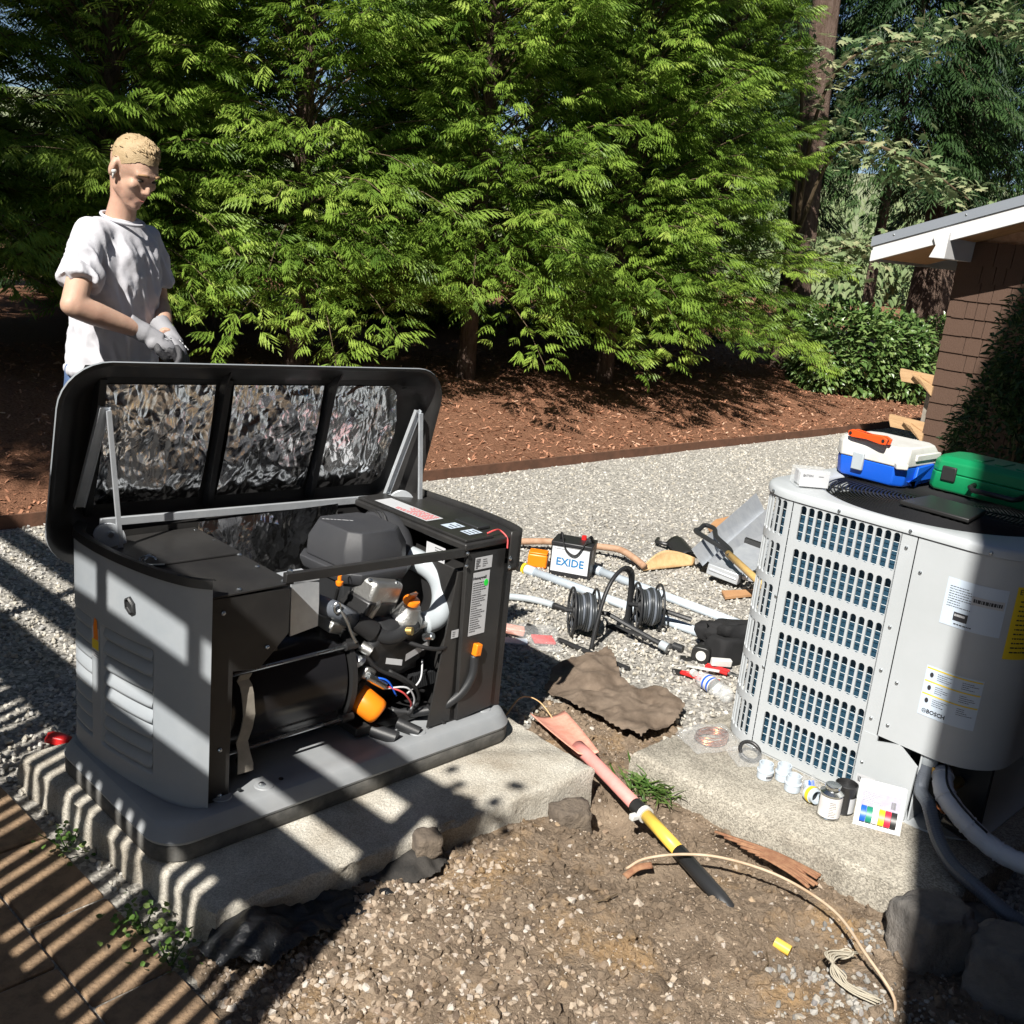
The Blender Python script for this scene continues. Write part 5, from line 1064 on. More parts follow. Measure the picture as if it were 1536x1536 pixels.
t.prism([((p-cN).x, (p-cN).y) for p in sh_], 0, .014); o = t.build('drip_tray', 'case_black', bevel=.004); o.location = (cN.x, cN.y, ZT-.002); tag(o, 'flat black plastic tray lying on the fan grille before the green case', 'tray')
t = thing('fitting_box', (*a2w(.08, .13, 0).to_2d(), ZT-.002), R(4), 'small clear plastic box with white label at the left end of the air conditioner top', 'box')
MB().box((0, 0, .03), (.105, .075, .058)).build('shell', 'clear', t, bevel=.002); l_ = MB().add([(-.045, -.0385, .004), (.05, -.0385, .004), (.05, -.0385, .05), (-.045, -.0385, .05)], [(0, 1, 2, 3)]).build('label', 'label_white', t); text('EATON', 'label_text', 'print', l_, (-.02, -.0392, .040), (math.pi/2, 0, 0), .010); lines(.015, .045, .036, .043, 1, lambda x, z: (x, -.0392, z), random.Random(3), l_)
MB().box((0, 0, .028), (.085, .06, .045)).build('contents', 'label_silver', t, bevel=.003)
# --- small parts on the pad (z = .10)
ZP = .101
t = thing('copper_coil_bag', (.755, 3.20, ZP), .4, 'clear plastic bag holding a coil of bare copper wire', 'bag')
for i in range(9): MB().tube([((.055+.003*math.sin(i*2.1))*math.cos(a)+.004*math.sin(i), (.042+.003*math.cos(i*3))*math.sin(a), .012+.005*(i % 4)+.006*math.sin(a+i)) for a in np.linspace(0, 6.28, 25)[:-1]], .0028, 6, closed=True).build('wire_loop', 'copper', t, smooth='all')
def bag(name, w_, d_, h, parent, seed, m='clear_bag'):
    def f(u, v):
        x, y = (u-.5)*2, (v-.5)*2; e_ = max(0, 1-max(abs(x), abs(y))**2.5); return (x*w_*(1+.08*nz(v*4, seed)), y*d_*(1+.08*nz(u*4, seed, 3)), .003+h*e_**.6*(1+.3*nz(u*3, v*3, seed))+.008*nz(u*9, v*9, seed)*e_)
    return MB().grid(f, 22, 18).build(name, m, parent, smooth='all')
bag('plastic_bag', .10, .075, .045, t, 3)
t = thing('tape_ring_bag', (.865, 3.10, ZP), .2, 'clear bag with a dark rubber ring beside the copper coil bag', 'bag'); MB().tube([(.034*math.cos(a), .034*math.sin(a)*.9, .03+.018*math.sin(a)) for a in np.linspace(0, 6.28, 29)[:-1]], .0065, 8, closed=True).build('ring', 'dark_metal', t, smooth='all'); bag('plastic_bag', .06, .055, .03, t, 6)
def coupling(loc, rz, label, tilt=0, r=.025, h=.052):
    t = thing('conduit_coupling', loc, rz, label, 'coupling', 'grey conduit couplings beside the air conditioner'); m = Euler((tilt, 0, 0)).to_matrix()
    MB().lathe([(r*.8, 0), (r*.98, .001), (r, .004), (r, h*.45), (r*1.08, h*.47), (r*1.08, h*.56), (r*.93, h*.6), (r*.93, h), (r*.78, h), (r*.76, h*.3), (r*.7, h*.28)], (0, 0, 0 if not tilt else r*1.05), 24, m, cap=False).build('sleeve', 'pvc_pale', t, smooth=True)
    MB().lathe([(r*.79, h*.5), (r*.1, h*.5)], (0, 0, 0 if not tilt else r*1.05), 20, m, cap=False).build('inner_stop', 'ac_dark', t)
    return t
cp = coupling((.893, 2.985, ZP), .3, 'grey plastic coupling with a barcode sticker, leftmost of the row'); cs = MB().grid(lambda u, v: (.0256*math.cos(-1.9+.9*u), .0256*math.sin(-1.9+.9*u), .004+.018*v), 8, 1).build('sticker', 'label_white', cp); lines(0, 1, .008, .018, 1, lambda s, z: (.0261*math.cos(-1.9+.9*s), .0261*math.sin(-1.9+.9*s), z), random.Random(2), cs, h=.9)
coupling((.952, 2.985, ZP), 1.1, 'grey plastic coupling set back against the louvers'); coupling((.967, 2.922, ZP), 2, 'grey plastic coupling third in the row')
cp = coupling((1.003, 2.872, ZP), R(25), 'grey fitting with yellow band lying on its side', R(82), .024, .04); MB().lathe([(.0262, .012), (.0266, .014), (.0266, .024), (.0262, .026)], (0, 0, .0252), 24, Euler((R(82), 0, 0)).to_matrix(), cap=False).build('yellow_band', 'label_yellow', cp)
t = thing('fastener_bag', (1.02, 2.925, ZP), .3, 'small crumpled clear bag with blue printing behind the fittings', 'bag'); bag('plastic_bag', .035, .035, .05, t, 9); lump('contents', (0, 0, .018), (.02, .02, .02), 'pvc_pale', parent=t, seed=4); MB().grid(lambda u, v: (-.02+.02*u, -.03+.012*v, .028+.02*v+.004*math.sin(u*9)), 4, 4).build('blue_print', 'tape_blue', t)
t = thing('cement_can', (1.045, 2.79, ZP), .3, 'small white-labelled metal can of solvent cement with screw cap', 'can')
MB().lathe([(.034, 0), (.0355, .002), (.0355, .004), (.034, .006), (.034, .076), (.0355, .078), (.0355, .081), (.031, .084), (.022, .09), (.02, .091)], (0, 0, 0), 30).build('body', 'tin', t, smooth=True)
MB().lathe([(.0225, .0905), (.0235, .092), (.0235, .103), (.021, .105), (.016, .104)], (0, 0, 0), 26).build('cap', 'tin', t, smooth=True)
pl = MB().grid(lambda u, v: (.0345*math.cos(-3.3+3.6*u), .0345*math.sin(-3.3+3.6*u), .008+.066*v), 28, 1).build('paper_label', 'can_paper', t); lines(.30, .48, .012, .062, 9, lambda s, z: (.0349*math.cos(-3.3+3.6*s), .0349*math.sin(-3.3+3.6*s), z), random.Random(5), pl, h=.35); lines(.55, .75, .012, .062, 9, lambda s, z: (.0349*math.cos(-3.3+3.6*s), .0349*math.sin(-3.3+3.6*s), z), random.Random(6), pl, 'label_silver', h=.35)
t = thing('open_can', (1.10, 2.83, ZP), 0, 'dark grey metal can behind the white-labelled cement can', 'can'); MB().lathe([(.033, 0), (.034, .002), (.033, .004), (.033, .088), (.0345, .091), (.032, .093), (.031, .088), (.031, .08), (.004, .08)], (0, 0, 0), 28).build('body', 'dark_metal', t, smooth=True); MB().grid(lambda u, v: (.0336*math.cos(-1.4+1.2*u), .0336*math.sin(-1.4+1.2*u), .006+.05*v), 8, 1).build('label', 'label_silver', t)
# coloured tape pack
t = thing('tape_pack', (1.175, 2.735, ZP), R(-22), 'carded pack of coloured electrical tapes leaning against the air conditioner', 'tape pack'); t.rotation_euler = (R(-38), R(0), R(-20))
MB().prism(rrect(-.062, .062, 0, .135, .006, 3), -.002, 0, lambda x, y, z: (x, z, y)).build('card', 'label_white', t)
MB().prism(rrect(-.068, .068, -.006, .142, .006, 3), -.0005, .0012, lambda x, y, z: (x, z+.001, y)).build('backing', 'clear', t)
MB().prism(rrect(-.056, .058, .062, .108, .003, 2), -.0032, -.0022, lambda x, y, z: (x, z, y)).build('printed_field', 'lavender', t)
MB().prism(rrect(-.02, .02, .112, .128, .006, 3), -.0045, -.0025, lambda x, y, z: (x, z, y)).build('hang_slot', 'label_silver', t)
lines(-.052, .02, .07, .105, 7, lambda x, z: (x, -.0036, z), random.Random(4), t, 'dark_metal', h=.35); lines(.03, .055, .068, .092, 1, lambda x, z: (x, -.0036, z), random.Random(4), t, h=.9); 
for i, k_ in enumerate(('tape_blue', 'tape_green', 'tape_white', 'tape_yellow', 'tape_red', 'case_black')):
    x = -.045+i*.0175; MB().lathe([(.012, 0), (.024, 0), (.024, .0165), (.012, .0165)], (x-.008, -.012, .036), 26, Euler((0, math.pi/2, 0)).to_matrix() @ Matrix.Diagonal((1, .5, 1))).build('tape_roll', k_, t, smooth=True)
# --- shovels
t = thing('trenching_shovel', (0, 0, 0), 0, 'narrow salmon pink trenching shovel with yellow and black handle half buried in soil', 'shovel')
hp = [Vector((.33, 3.05, .078)), Vector((.40, 2.925, .07)), Vector((.475, 2.79, .06)), Vector((.575, 2.61, .043)), Vector((.665, 2.45, .02)), Vector((.70, 2.385, .005))]
bd_ = MB(); 
def blade(u, v):
    c = Vector((.20, 3.40, .03)).lerp(Vector((.33, 3.05, .075)), v); d = Vector((.9, .33, 0)).normalized(); w_ = .068*(1-.45*v**1.5); x = (u-.5)*2
    return tuple(c+d*w_*x+Vector((0, 0, .022*x*x*(1-.3*v)+.012*v*(1-abs(x)))))
bd_.grid(blade, 12, 14); bd_.build('blade', 'salmon', t, smooth='all', solid=.003)
MB().tube([hp[0]+Vector((-.03, .07, -.01)), hp[0], hp[1], hp[2]], .021, 14, rs=[.026, .022, .021, .021]).build('socket', 'pink_paint', t, smooth='all'); MB().tube([hp[2]-Vector((.01, -.018, -.0)), hp[2]+Vector((.012, -.02, -.001))], .0235, 14).build('ferrule', 'case_black', t, smooth=True)
MB().tube([hp[2]+Vector((.012, -.02, -.001)), hp[2]+Vector((.02, -.034, -.002))], .026, 14).build('collar', 'white_plastic', t, smooth=True); MB().box(hp[2]+Vector((-.015, -.03, -.012)), (.03, .02, .02), (0, 0, .6)).build('collar_tab', 'white_plastic', t, bevel=.004)
MB().tube([hp[2]+Vector((.02, -.034, -.002)), hp[3]], .0195, 14).build('handle', 'yellow_fg', t, smooth='all'); MB().tube([hp[3], hp[4], hp[5]], .0215, 14).build('grip', 'black_plastic', t, smooth='all')
t = thing('square_shovel', (0, 0, 0), 0, 'old shovel with reddish wooden handle and tan upturned blade behind the battery', 'shovel')
MB().tube(catmull([(-.06, 5.50, .04), (.08, 5.52, .05), (.25, 5.54, .06), (.49, 5.52, .065), (.62, 5.48, .07), (.70, 5.38, .055), (.745, 5.31, .04)], 6), .019, 12).build('handle', 'old_wood', t, smooth='all')
b = MB(); b.grid(lambda u, v: (.74+.31*u, 5.32+.20*u+.06*math.sin(v*1.57)*math.sin(u*3.14*.8+.3), .012+.10*v*math.sin(min(1, u*1.8+.15)*1.57)*(1-.6*u*u)), 14, 6); b.build('blade', 'wood_tan', t, smooth='all', solid=.006)
t = thing('spade_blade', (0, 0, 0), 0, 'dark steel shovel head lying beyond the tan shovel blade', 'shovel'); b = MB(); b.grid(lambda u, v: tuple(Vector((.92, 5.84, .035)).lerp(Vector((1.04, 5.93, .045)), u).lerp(Vector((.98, 5.63, .02)).lerp(Vector((1.1, 5.68, .02)), u), v)+Vector((0, 0, .03*math.sin(u*3.14)))), 8, 8); b.build('blade', 'dark_metal', t, smooth='all', solid=.003); MB().tube([(.93, 5.80, .035), (.87, 5.86, .03), (.89, 5.93, .03)], .012, 8).build('socket', 'dark_metal', t, smooth='all')
t = thing('d_handle_shovel', (0, 0, 0), 0, 'shovel with black D-grip and pale wooden shaft leaning behind the air conditioner', 'shovel')
g1, g2, g3 = Vector((1.045, 5.62, .19)), Vector((1.15, 5.72, .19)), Vector((1.175, 5.28, .17)); 
MB().tube([g3, Vector((1.26, 4.93, .15)), Vector((1.36, 4.55, .10))], .019, 12).build('shaft', 'wood_handle', t, smooth='all')
MB().tube(catmull([g3+Vector((.003, -.04, 0)), g3+Vector((-.015, .06, .005)), g1+Vector((.045, -.16, 0)), g1+Vector((.0, -.02, 0)), g1+Vector((.03, .03, 0)), g2+Vector((-.03, .03, 0)), g2+Vector((.015, -.03, 0)), g2+Vector((.0, -.2, 0)), g3+Vector((.02, .06, .005)), g3+Vector((.003, -.04, 0))], 5), .0135, 10).build('d_grip', 'black_plastic', t, smooth='all')
b = MB().grid(lambda u, v: (1.33+.2*u+.05*v, 4.62-.28*v-.05*u, .06+.03*math.cos((u-.5)*3)-.05*v), 8, 8).build('blade', 'dark_metal', t, smooth='all', solid=.003)
# --- sheet metal, cardboard, duct parts
t = thing('metal_flashing', (1.0, 5.40, .01), math.atan2(1.08, .55), 'long bent galvanized flashing leaning beside the air conditioner', 'flashing')
b = MB(); b.add([p for x in (0, 1.25) for p in ((x, .0, .13+.08*x), (x, -.075, .05+.06*x), (x, -.10, .085+.06*x), (x, -.20, .02+.03*x), (x, -.26, .03))], [(i, i+1, i+6, i+5) for i in range(4)]); b.build('sheet', 'galv', t, solid=.0015)
MB().bar((0, .002, .1), (1.25, .002, .1875), .004, .004).build('hem', 'dark_metal', t)
t = thing('duct_section', (1.08, 5.28, .05), math.atan2(1.0, .62), 'short galvanized duct with silver bubble insulation beside the flashing', 'duct')
MB().box((.24, -.09, .04), (.52, .16, .012), (.12, -.08, 0)).build('insulation', 'galv', t, bevel=.004); insul = bpy.data.objects['insulation.001'] if 'insulation.001' in bpy.data.objects else None
b = MB()
for y in (-.20, -.235, -.27): b.bar((.02, y, .02+.0), (.56, y+.02, .07), .028, .022)
b.build('rail', 'galv', t, bevel=.003); bpy.data.objects['rail'].name = 'channel_stack'
MB().box((.01, -.09, .02), (.05, .18, .06), (.1, 0, 0)).build('end_cap', 'galv', t, bevel=.004); MB().box((.50, -.07, .085), (.02, .12, .03), (.1, -.1, 0)).build('edge_strip', 'case_black', t); MB().cyl((.07, -.30, .02), (.45, -.29, .06), .022, 14).build('round_pipe', 'tin', t, smooth=True); MB().box((.14, -.302, .035), (.03, .05, .04)).build('orange_sticker', 'salmon', t); MB().box((.05, -.25, .045), (.05, .05, .03)).build('clip', 'tape_blue', t, bevel=.003)
bpy.data.objects['clip'].data.materials[0] = M['case_black']
o = MB().prism([(0, 0), (.30, .46), (.22, .56), (.02, .28), (-.03, .1)], 0, .02).build('cardboard_piece', 'cardboard'); o.location = (1.26, 6.18, .02); o.rotation_euler = (.05, .05, -.15); tag(o, 'torn piece of tan cardboard behind the flashing', 'cardboard')
o = MB().prism([(0, 0), (.22, .05), (.25, .12), (.03, .10)], 0, .012).build('cardboard_piece', 'cardboard'); o.location = (1.13, 4.98, .012); o.rotation_euler.z = .3; tag(o, 'reddish cardboard scrap under the end of the duct', 'cardboard')
# --- battery and orange case
t = thing('car_battery', (.345, 5.175, 0), R(-14), 'black and white car battery with strap standing on the gravel', 'battery')
MB().box((0, 0, .085), (.215, .15, .165)).build('case', 'batt_black', t, bevel=.005); MB().box((0, 0, .178), (.22, .155, .022)).build('cover', 'batt_black', t, bevel=.005)
l_ = MB().add([(-.10, -.0762, .028), (.098, -.0762, .028), (.098, -.0762, .162), (-.10, -.0762, .162)], [(0, 1, 2, 3)]).build('label', 'batt_label', t); text('EXIDE', 'label_text', 'batt_blue', l_, (.0, -.077, .082), (math.pi/2, 0, 0), .058, sx=.95, off=.0012)
lines(-.09, -.03, .148, .156, 1, lambda x, z: (x, -.0768, z), random.Random(2), l_)
MB().tube(catmull([(-.07, -.02, .185), (-.06, -.06, .235), (-.03, -.085, .16), (.02, -.085, .13), (.055, -.085, .17), (.085, -.05, .235), (.1, .0, .19)], 6), .009, 6, flat=.35, up=(0, -1, 0)).build('strap', 'rubber', t, smooth='all')
MB().lathe([(.01, 0), (.009, .016)], (.07, .04, .189), 12).build('terminal', 'tin', t); MB().lathe([(.014, 0), (.013, .02)], (.04, .04, .189), 12).build('terminal_cap', 'red_plastic', t); MB().add([(.1082, -.05, .12), (.1082, -.02, .12), (.1082, -.02, .16), (.1082, -.05, .16)], [(0, 1, 2, 3)]).build('side_sticker', 'label_silver', t)
t = thing('orange_case', (.165, 5.25, 0), R(-8), 'small bright orange plastic box beside the battery', 'box'); MB().box((0, 0, .04), (.105, .08, .075)).build('body', 'orange', t, bevel=.01, seg=3); MB().box((0, 0, .082), (.10, .075, .01)).build('lid', 'orange', t, bevel=.004)
# --- conduits
def pipe(name, P, r, label, ends=(), group='grey plastic conduits on the gravel'):
    t = thing(name, P[0], 0, label, 'conduit', group); P0 = Vector(P[0]); q = [Vector(p)-P0 for p in P]
    MB().tube(q, r, 16).build('pipe', 'pvc_pale', t, smooth='all')
    d = (q[1]-q[0]).normalized(); MB().tube([q[0]-d*.012, q[0]+d*.05], r*1.16, 16).build('bell_end', 'pvc_pale', t, smooth=True); return t
pipe('conduit', [(.47, 5.23, .022), (1.20, 4.545, .022)], .022, 'long grey conduit running from the battery towards the air conditioner')
b_ = bpy.data.objects; MB().bar((.03, -.03, .0190), (.70, -.655, .0190), .002, .0006).build('print_line', 'dark_metal', b_['conduit'])
p2 = pipe('conduit', [(.115, 5.105, .022), (1.02, 4.355, .022)], .022, 'long grey conduit nearer the camera, with black and yellow coupling at its tip')
MB().tube([(-.05, .042, 0), (-.015, .013, 0)], .029, 14).build('coupling', 'case_black', p2, smooth=True); MB().tube([(-.022, .018, 0), (-.012, .01, 0)], .031, 14).build('yellow_band', 'label_yellow', p2, smooth=True); MB().tube([(-.085, .07, 0), (-.05, .042, 0)], .022, 14).build('end_sleeve', 'pvc_pale', p2, smooth=True)
t = thing('curved_conduit', (-.25, 4.66, .018), 0, 'thinner grey conduit curving out from behind the generator', 'conduit'); q = catmull([(0, 0, 0), (.2, .0, .004), (.37, .0, .006), (.49, -.05, .004), (.60, -.12, 0)], 8); MB().tube(q[:25], .0165, 14).build('pipe', 'pvc_grey', t, smooth='all'); MB().tube(q[24:], .013, 12).build('tail', 'dark_metal', t, smooth='all')
# --- wire caddy
t = thing('wire_caddy', (.40, 4.15, 0), 0, 'black folding wire reel caddy holding dark cable spools on the gravel', 'cable reel')
ax = Vector((.66, -.22, 0)).normalized()*1.0; ax = Vector((.72, .0, 0))
arch = catmull([(0, 0, 0), (.015, .03, .12), (.04, .07, .24), (.075, .12, .305), (.12, .19, .325), (.16, .25, .29), (.175, .29, .22), (.18, .31, .1), (.18, .32, .0)], 6); MB().tube(arch, .017, 8, flat=.55).build('frame', 'black_plastic', t, smooth='all')
MB().tube([(-.14, .05, .015), (.15, -.19, .012)], .011, 8).build('foot_rod', 'dark_metal', t, smooth=True); MB().tube([(.09, .30, .012), (.40, .08, .012)], .014, 8).build('foot_rod', 'dark_metal', t, smooth=True)
MB().tube([(-.12, .16, .115), (.07, .18, .11), (.31, .02, .05)], .011, 8).build('axle_rod', 'black_plastic', t, smooth=True); MB().tube([(.17, .30, .125), (.32, .34, .10), (.47, .29, .08)], .011, 8).build('axle_rod', 'black_plastic', t, smooth=True); MB().cyl((.30, .025, .052), (.33, .005, .045), .02, 12).build('end_knob', 'pvc_grey', t, smooth=True); MB().cyl((.37, .10, .02), (.41, .075, .018), .018, 12).build('end_knob', 'black_plastic', t, smooth=True)
def spool(c, d, lab):
    s_ = thing('cable_spool', Vector((.40, 4.15, 0))+Vector(c), 0, lab, 'spool', 'cable spools on the wire caddy'); q = Vector(d).normalized().to_track_quat('Z', 'Y').to_matrix()
    for z in (-.055, .05):
        rim = [(.105*math.cos(a), .105*math.sin(a), z) for a in np.linspace(0, 6.283, 29)[:-1]]; MB().tube([q @ Vector(p) for p in rim], .006, 6, closed=True).build('flange', 'black_plastic', s_, smooth='all')
        sp_ = MB(); [sp_.bar(q @ Vector((.03*math.cos(a), .03*math.sin(a), z)), q @ Vector((.104*math.cos(a), .104*math.sin(a), z)), .010, .004, q @ Vector((0, 0, 1))) for a in np.linspace(0, 6.283, 7)[:-1]]; sp_.build('flange_web', 'black_plastic', s_)
    MB().lathe([(.03, -.055), (.03, .05)], (0, 0, 0), 16, q).build('hub', 'black_plastic', s_, smooth=True)
    for i in range(9): MB().tube([q @ Vector(((.078+.006*math.sin(a*2+i))*math.cos(a), (.078+.006*math.sin(a*2+i))*math.sin(a), -.045+i*.0105)) for a in np.linspace(0, 6.283, 25)[:-1]], .0062, 6, closed=True).build('cable_turn', 'steel_wire' if i % 3 else 'whip_grey', s_, smooth='all')
spool((-.035, .16, .115), (.9, .1, 0), 'dark cable spool on the left arm of the caddy'); spool((.27, .325, .112), (.9, .1, 0), 'dark cable spool on the right arm of the caddy')
# --- landscape fabric, bags, pouch
def crumple(name, poly, hf, m, label, cat, n=46, solid=.004, seed=0):
    xs_ = [p[0] for p in poly]; ys_ = [p[1] for p in poly]; x0, x1, y0, y1 = min(xs_), max(xs_), min(ys_), max(ys_); V = []; idx = {}; Fs = []
    inn = lambda i, j: inpoly(x0+(x1-x0)*i/n, y0+(y1-y0)*j/n, poly)
    for j in range(n):
        for i in range(n):
            if inpoly(x0+(x1-x0)*(i+.5)/n, y0+(y1-y0)*(j+.5)/n, poly):
                q = []
                for a, c in ((i, j), (i+1, j), (i+1, j+1), (i, j+1)):
                    if (a, c) not in idx: x, y = x0+(x1-x0)*a/n, y0+(y1-y0)*c/n; idx[(a, c)] = len(V); V.append((x+.01*nz(x, y, seed, 9), y+.01*nz(y, x, seed, 9), hf(x, y)))
                    q.append(idx[(a, c)])
                Fs.append(tuple(q))
    o = MB().add(V, Fs).build(name, m, smooth='all', solid=solid, sub=1); tag(o, label, cat); return o
def fab(x, y): return .012+.05*math.exp(-((x-.37)**2/.012+(y-3.85)**2/.02))+.02*abs(nz(x, y, 1, 7))+.02*sstep(0, .05, .02+.25*(x-.3)-(y-3.62)*.6)+.011*nz(x, y, 4, 14)+.012*(1-2*abs(nz(x+y, y-x, 2, 8)))+.008*(1-2*abs(nz(x*1.3-y, y, 5, 21)))+.05*max(0, nz(x*3+y*2, y, 8, 2.2))
crumple('landscape_fabric', [(.19, 3.66), (.23, 3.84), (.33, 3.97), (.46, 4.08), (.50, 3.98), (.50, 3.80), (.56, 3.74), (.66, 3.70), (.72, 3.58), (.69, 3.46), (.53, 3.30), (.41, 3.40), (.28, 3.52)], fab, 'geotex', 'dirty brown folded landscape fabric pulled up beside the generator', 'fabric', 60, .0015)
t = thing('parts_bag', (.11, 4.20, 0), .05, 'clear plastic bag with red and orange parts beside the generator', 'bag'); bag('plastic_bag', .16, .12, .05, t, 12); MB().box((.08, -.04, .022), (.10, .06, .012), (.2, .1, .3)).build('red_card', 'red_plastic', t, bevel=.003); MB().box((-.07, .03, .03), (.14, .05, .03), (.1, .1, 0)).build('orange_part', 'salmon', t, bevel=.006); MB().box((.03, .05, .03), (.05, .04, .03), (.3, .4, .5)).build('dark_part', 'case_black', t, bevel=.004); MB().box((-.06, -.06, .012), (.14, .06, .006)).build('leaflet', 'label_blue', t)
t = thing('tool_pouch', (1.02, 4.25, 0), .6, 'black cloth tool pouch behind the air conditioner corner', 'pouch')
lump('body', (.05, .03, .06), (.21, .14, .11), 'black_cloth', parent=t, seed=4, amp=.6, sharp=2.6, n=4); lump('pocket', (-.08, -.04, .05), (.09, .08, .09), 'black_cloth', parent=t, seed=7, amp=.3); MB().tube(catmull([(-.1, .02, .06), (-.02, .0, .15), (.08, -.02, .13), (.12, -.12, .03), (.06, -.22, .01)], 6), .022, 8, flat=.3).build('strap', 'black_cloth', t, smooth='all')
t = thing('tape_measure', (.875, 4.14, 0), R(-20), 'black tape measure with white face disc in front of the pouch', 'tape measure'); MB().prism(rrect(-.04, .04, 0, .075, .025, 5), -.02, .02, lambda x, y, z: (x, z, y)).build('case', 'case_black', t, bevel=.004); MB().lathe([(.022, 0), (.022, .003)], (.003, -.0205, .038), 20, Euler((math.pi/2, 0, 0)).to_matrix()).build('face_disc', 'white_plastic', t); MB().bar((-.03, -.005, .008), (-.085, -.015, .006), .03, .012).build('hook_foot', 'case_black', t)
o = MB().prism(rrect(-.045, .045, -.014, .014, .006, 3), 0, .03).build('wooden_block', 'white_plastic', bevel=.003); o.location = (.945, 4.055, .03); o.rotation_euler = (.1, .05, .18); tag(o, 'cream coloured stub resting against the pouch', 'block')
t = thing('red_pliers', (.83, 3.94, .012), R(-28), 'red handled pliers lying in the gravel beside the bottle', 'pliers')
for sg in (-1, 1): MB().tube(catmull([(-.07, sg*.004, .004), (-.03, sg*.010, .006), (.02, sg*.018, .006), (.09, sg*.022, .006)], 5), .008, 8).build('handle', 'red_plastic', t, smooth='all')
MB().prism([(-.11, 0), (-.075, -.014), (-.06, 0), (-.075, .014)], -.006, .01).build('jaws', 'dark_metal', t)
o = MB().bar((.80, 4.04, .02), (.93, 3.99, .03), .014, .006).build('white_stick', 'white_plastic'); tag(o, 'thin white strip lying between pouch and pliers', 'strip')
t = thing('red_snips', (.93, 4.035, .02), R(-30), 'red handled snips poking from under the pouch', 'snips'); MB().tube([(-.05, .01, 0), (.05, .012, 0)], .009, 8).build('handle', 'red_plastic', t); MB().tube([(-.05, -.01, 0), (.05, -.014, 0)], .009, 8).build('handle', 'red_plastic', t); MB().prism([(.05, -.012), (.1, 0), (.05, .012)], -.003, .003).build('blade', 'zinc', t)
t = thing('water_bottle', (.83, 3.90, .036), math.atan2(-.22, .12), 'clear plastic water bottle with blue and white label lying in gravel', 'bottle'); rx_ = Euler((0, math.pi/2, 0)).to_matrix()
MB().lathe([(.013, -.03), (.013, -.012), (.02, -.005), (.033, .03)]+[(.033-.0025*(i % 2), .035+i*.0075) for i in range(20)]+[(.03, .19), (.01, .192)], (0, 0, 0), 22, rx_).build('body', 'clear', t, smooth='all'); MB().lathe([(.0335, .05), (.0337, .052), (.0337, .098), (.0335, .10)], (0, 0, 0), 22, rx_, cap=False).build('label', 'white_plastic', t, smooth=True)
for z in (.058, .084): MB().lathe([(.0339, z), (.0339, z+.010)], (0, 0, 0), 22, rx_, cap=False).build('label_band', 'tape_blue', t, smooth=True)
MB().lathe([(.015, -.045), (.015, -.028)], (0, 0, 0), 16, rx_).build('cap', 'white_plastic', t)
# --- soil details: cable, bark, rope, yellow stub, rocks, plastic
P = [(.42, 2.53, .02), (.47, 2.535, .055), (.58, 2.545, .075), (.70, 2.535, .08), (.84, 2.48, .075), (.95, 2.36, .07), (.99, 2.21, .06), (1.035, 2.11, .02), (1.02, 2.06, -.02)]
o = MB().tube(catmull(P, 8), .0042, 8).build('cable', 'cable_tan', smooth='all'); tag(o, 'thin tan cable arching out of the soil beside the pad', 'cable')
o = MB().tube(catmull([(.415, 2.50, .015), (.45, 2.525, .03), (.49, 2.53, .04)], 5), .012, 8, flat=.5).build('bark_strip', 'bark_root', smooth='all'); tag(o, 'short brown bark strip at the left end of the cable', 'bark')
t = thing('bark_slab', (.86, 2.64, .01), R(-28), 'splintered reddish bark slab lying below the pad edge', 'bark')
for i in range(9): MB().tube(catmull([(-.17+.02*i+random.uniform(-.03, .03), .028-.006*i, .02), (-.02, .024-.006*i+.004*nz(i, 2), .026+.006*nz(i, 0)), (.06+.01*random.random(), .018-.008*i, .022), (.13+random.uniform(-.05, .02), .012-.010*i, .014)], 5), .007, 6, flat=.5).build('splinter', 'bark_root', t, smooth='all')
t = thing('rope', (0, 0, 0), 0, 'frayed off-white rope bundle lying on the pale pebbles', 'rope')
for i in range(7): MB().tube(catmull([(.958+.005*i, 2.232+.003*i, .03+.003*(i % 3)), (.918-.004*i, 2.205+.003*i, .042+.004*(i % 2)), (.895+.006*i, 2.162-.004*(i % 3), .03), (.93+.004*(i % 3), 2.118+.005*i, .02), (.985+.006*(i % 4), 2.086+.004*i, .016+.003*(i % 2))], 7), .0023, 5).build('strand', 'rope', t, smooth='all')
MB().tube([(.952+.018*math.cos(a), 2.235+.012*math.sin(a), .035+.008*math.sin(a*1.3)) for a in np.linspace(0, 15, 44)], .0026, 5).build('knot', 'rope', t, smooth='all')
o = MB().cyl((.79, 2.295, .006), (.825, 2.272, .0), .014, 14).build('pipe_stub', 'yellow_fg', smooth=True); tag(o, 'short yellow pipe stub poking out of the soil', 'pipe')
lump('boulder', (1.19, 2.31, .06), (.125, .10, .13), 'rock', 'large grey rock at the shadow edge below the conduit', 'rock', 3, .3, amp=.18, n=4)
lump('boulder', (1.36, 2.22, .04), (.15, .12, .13), 'rock', 'second dark rock in full shade at the lower right corner', 'rock', 8, .9, amp=.2, n=4)
lump('boulder', (1.35, 2.43, .02), (.10, .06, .06), 'rock', 'small flat dark rock behind the conduit bend', 'rock', 13, .5, amp=.25)
def plas(x, y): return .03+.05*math.exp(-((x+.56)**2/.012+(y-2.07)**2/.01))+.03*nz(x, y, 3, 9)+.03*abs(nz(x, y, 1, 20))
crumple('plastic_sheet', [(-.62, 2.0), (-.60, 2.12), (-.45, 2.22), (-.28, 2.32), (-.2, 2.30), (-.36, 2.1), (-.44, 1.98), (-.55, 1.94)], plas, 'plastic_sheet', 'crumpled black plastic sheet at the near corner of the slab', 'plastic sheet', 40, .002)
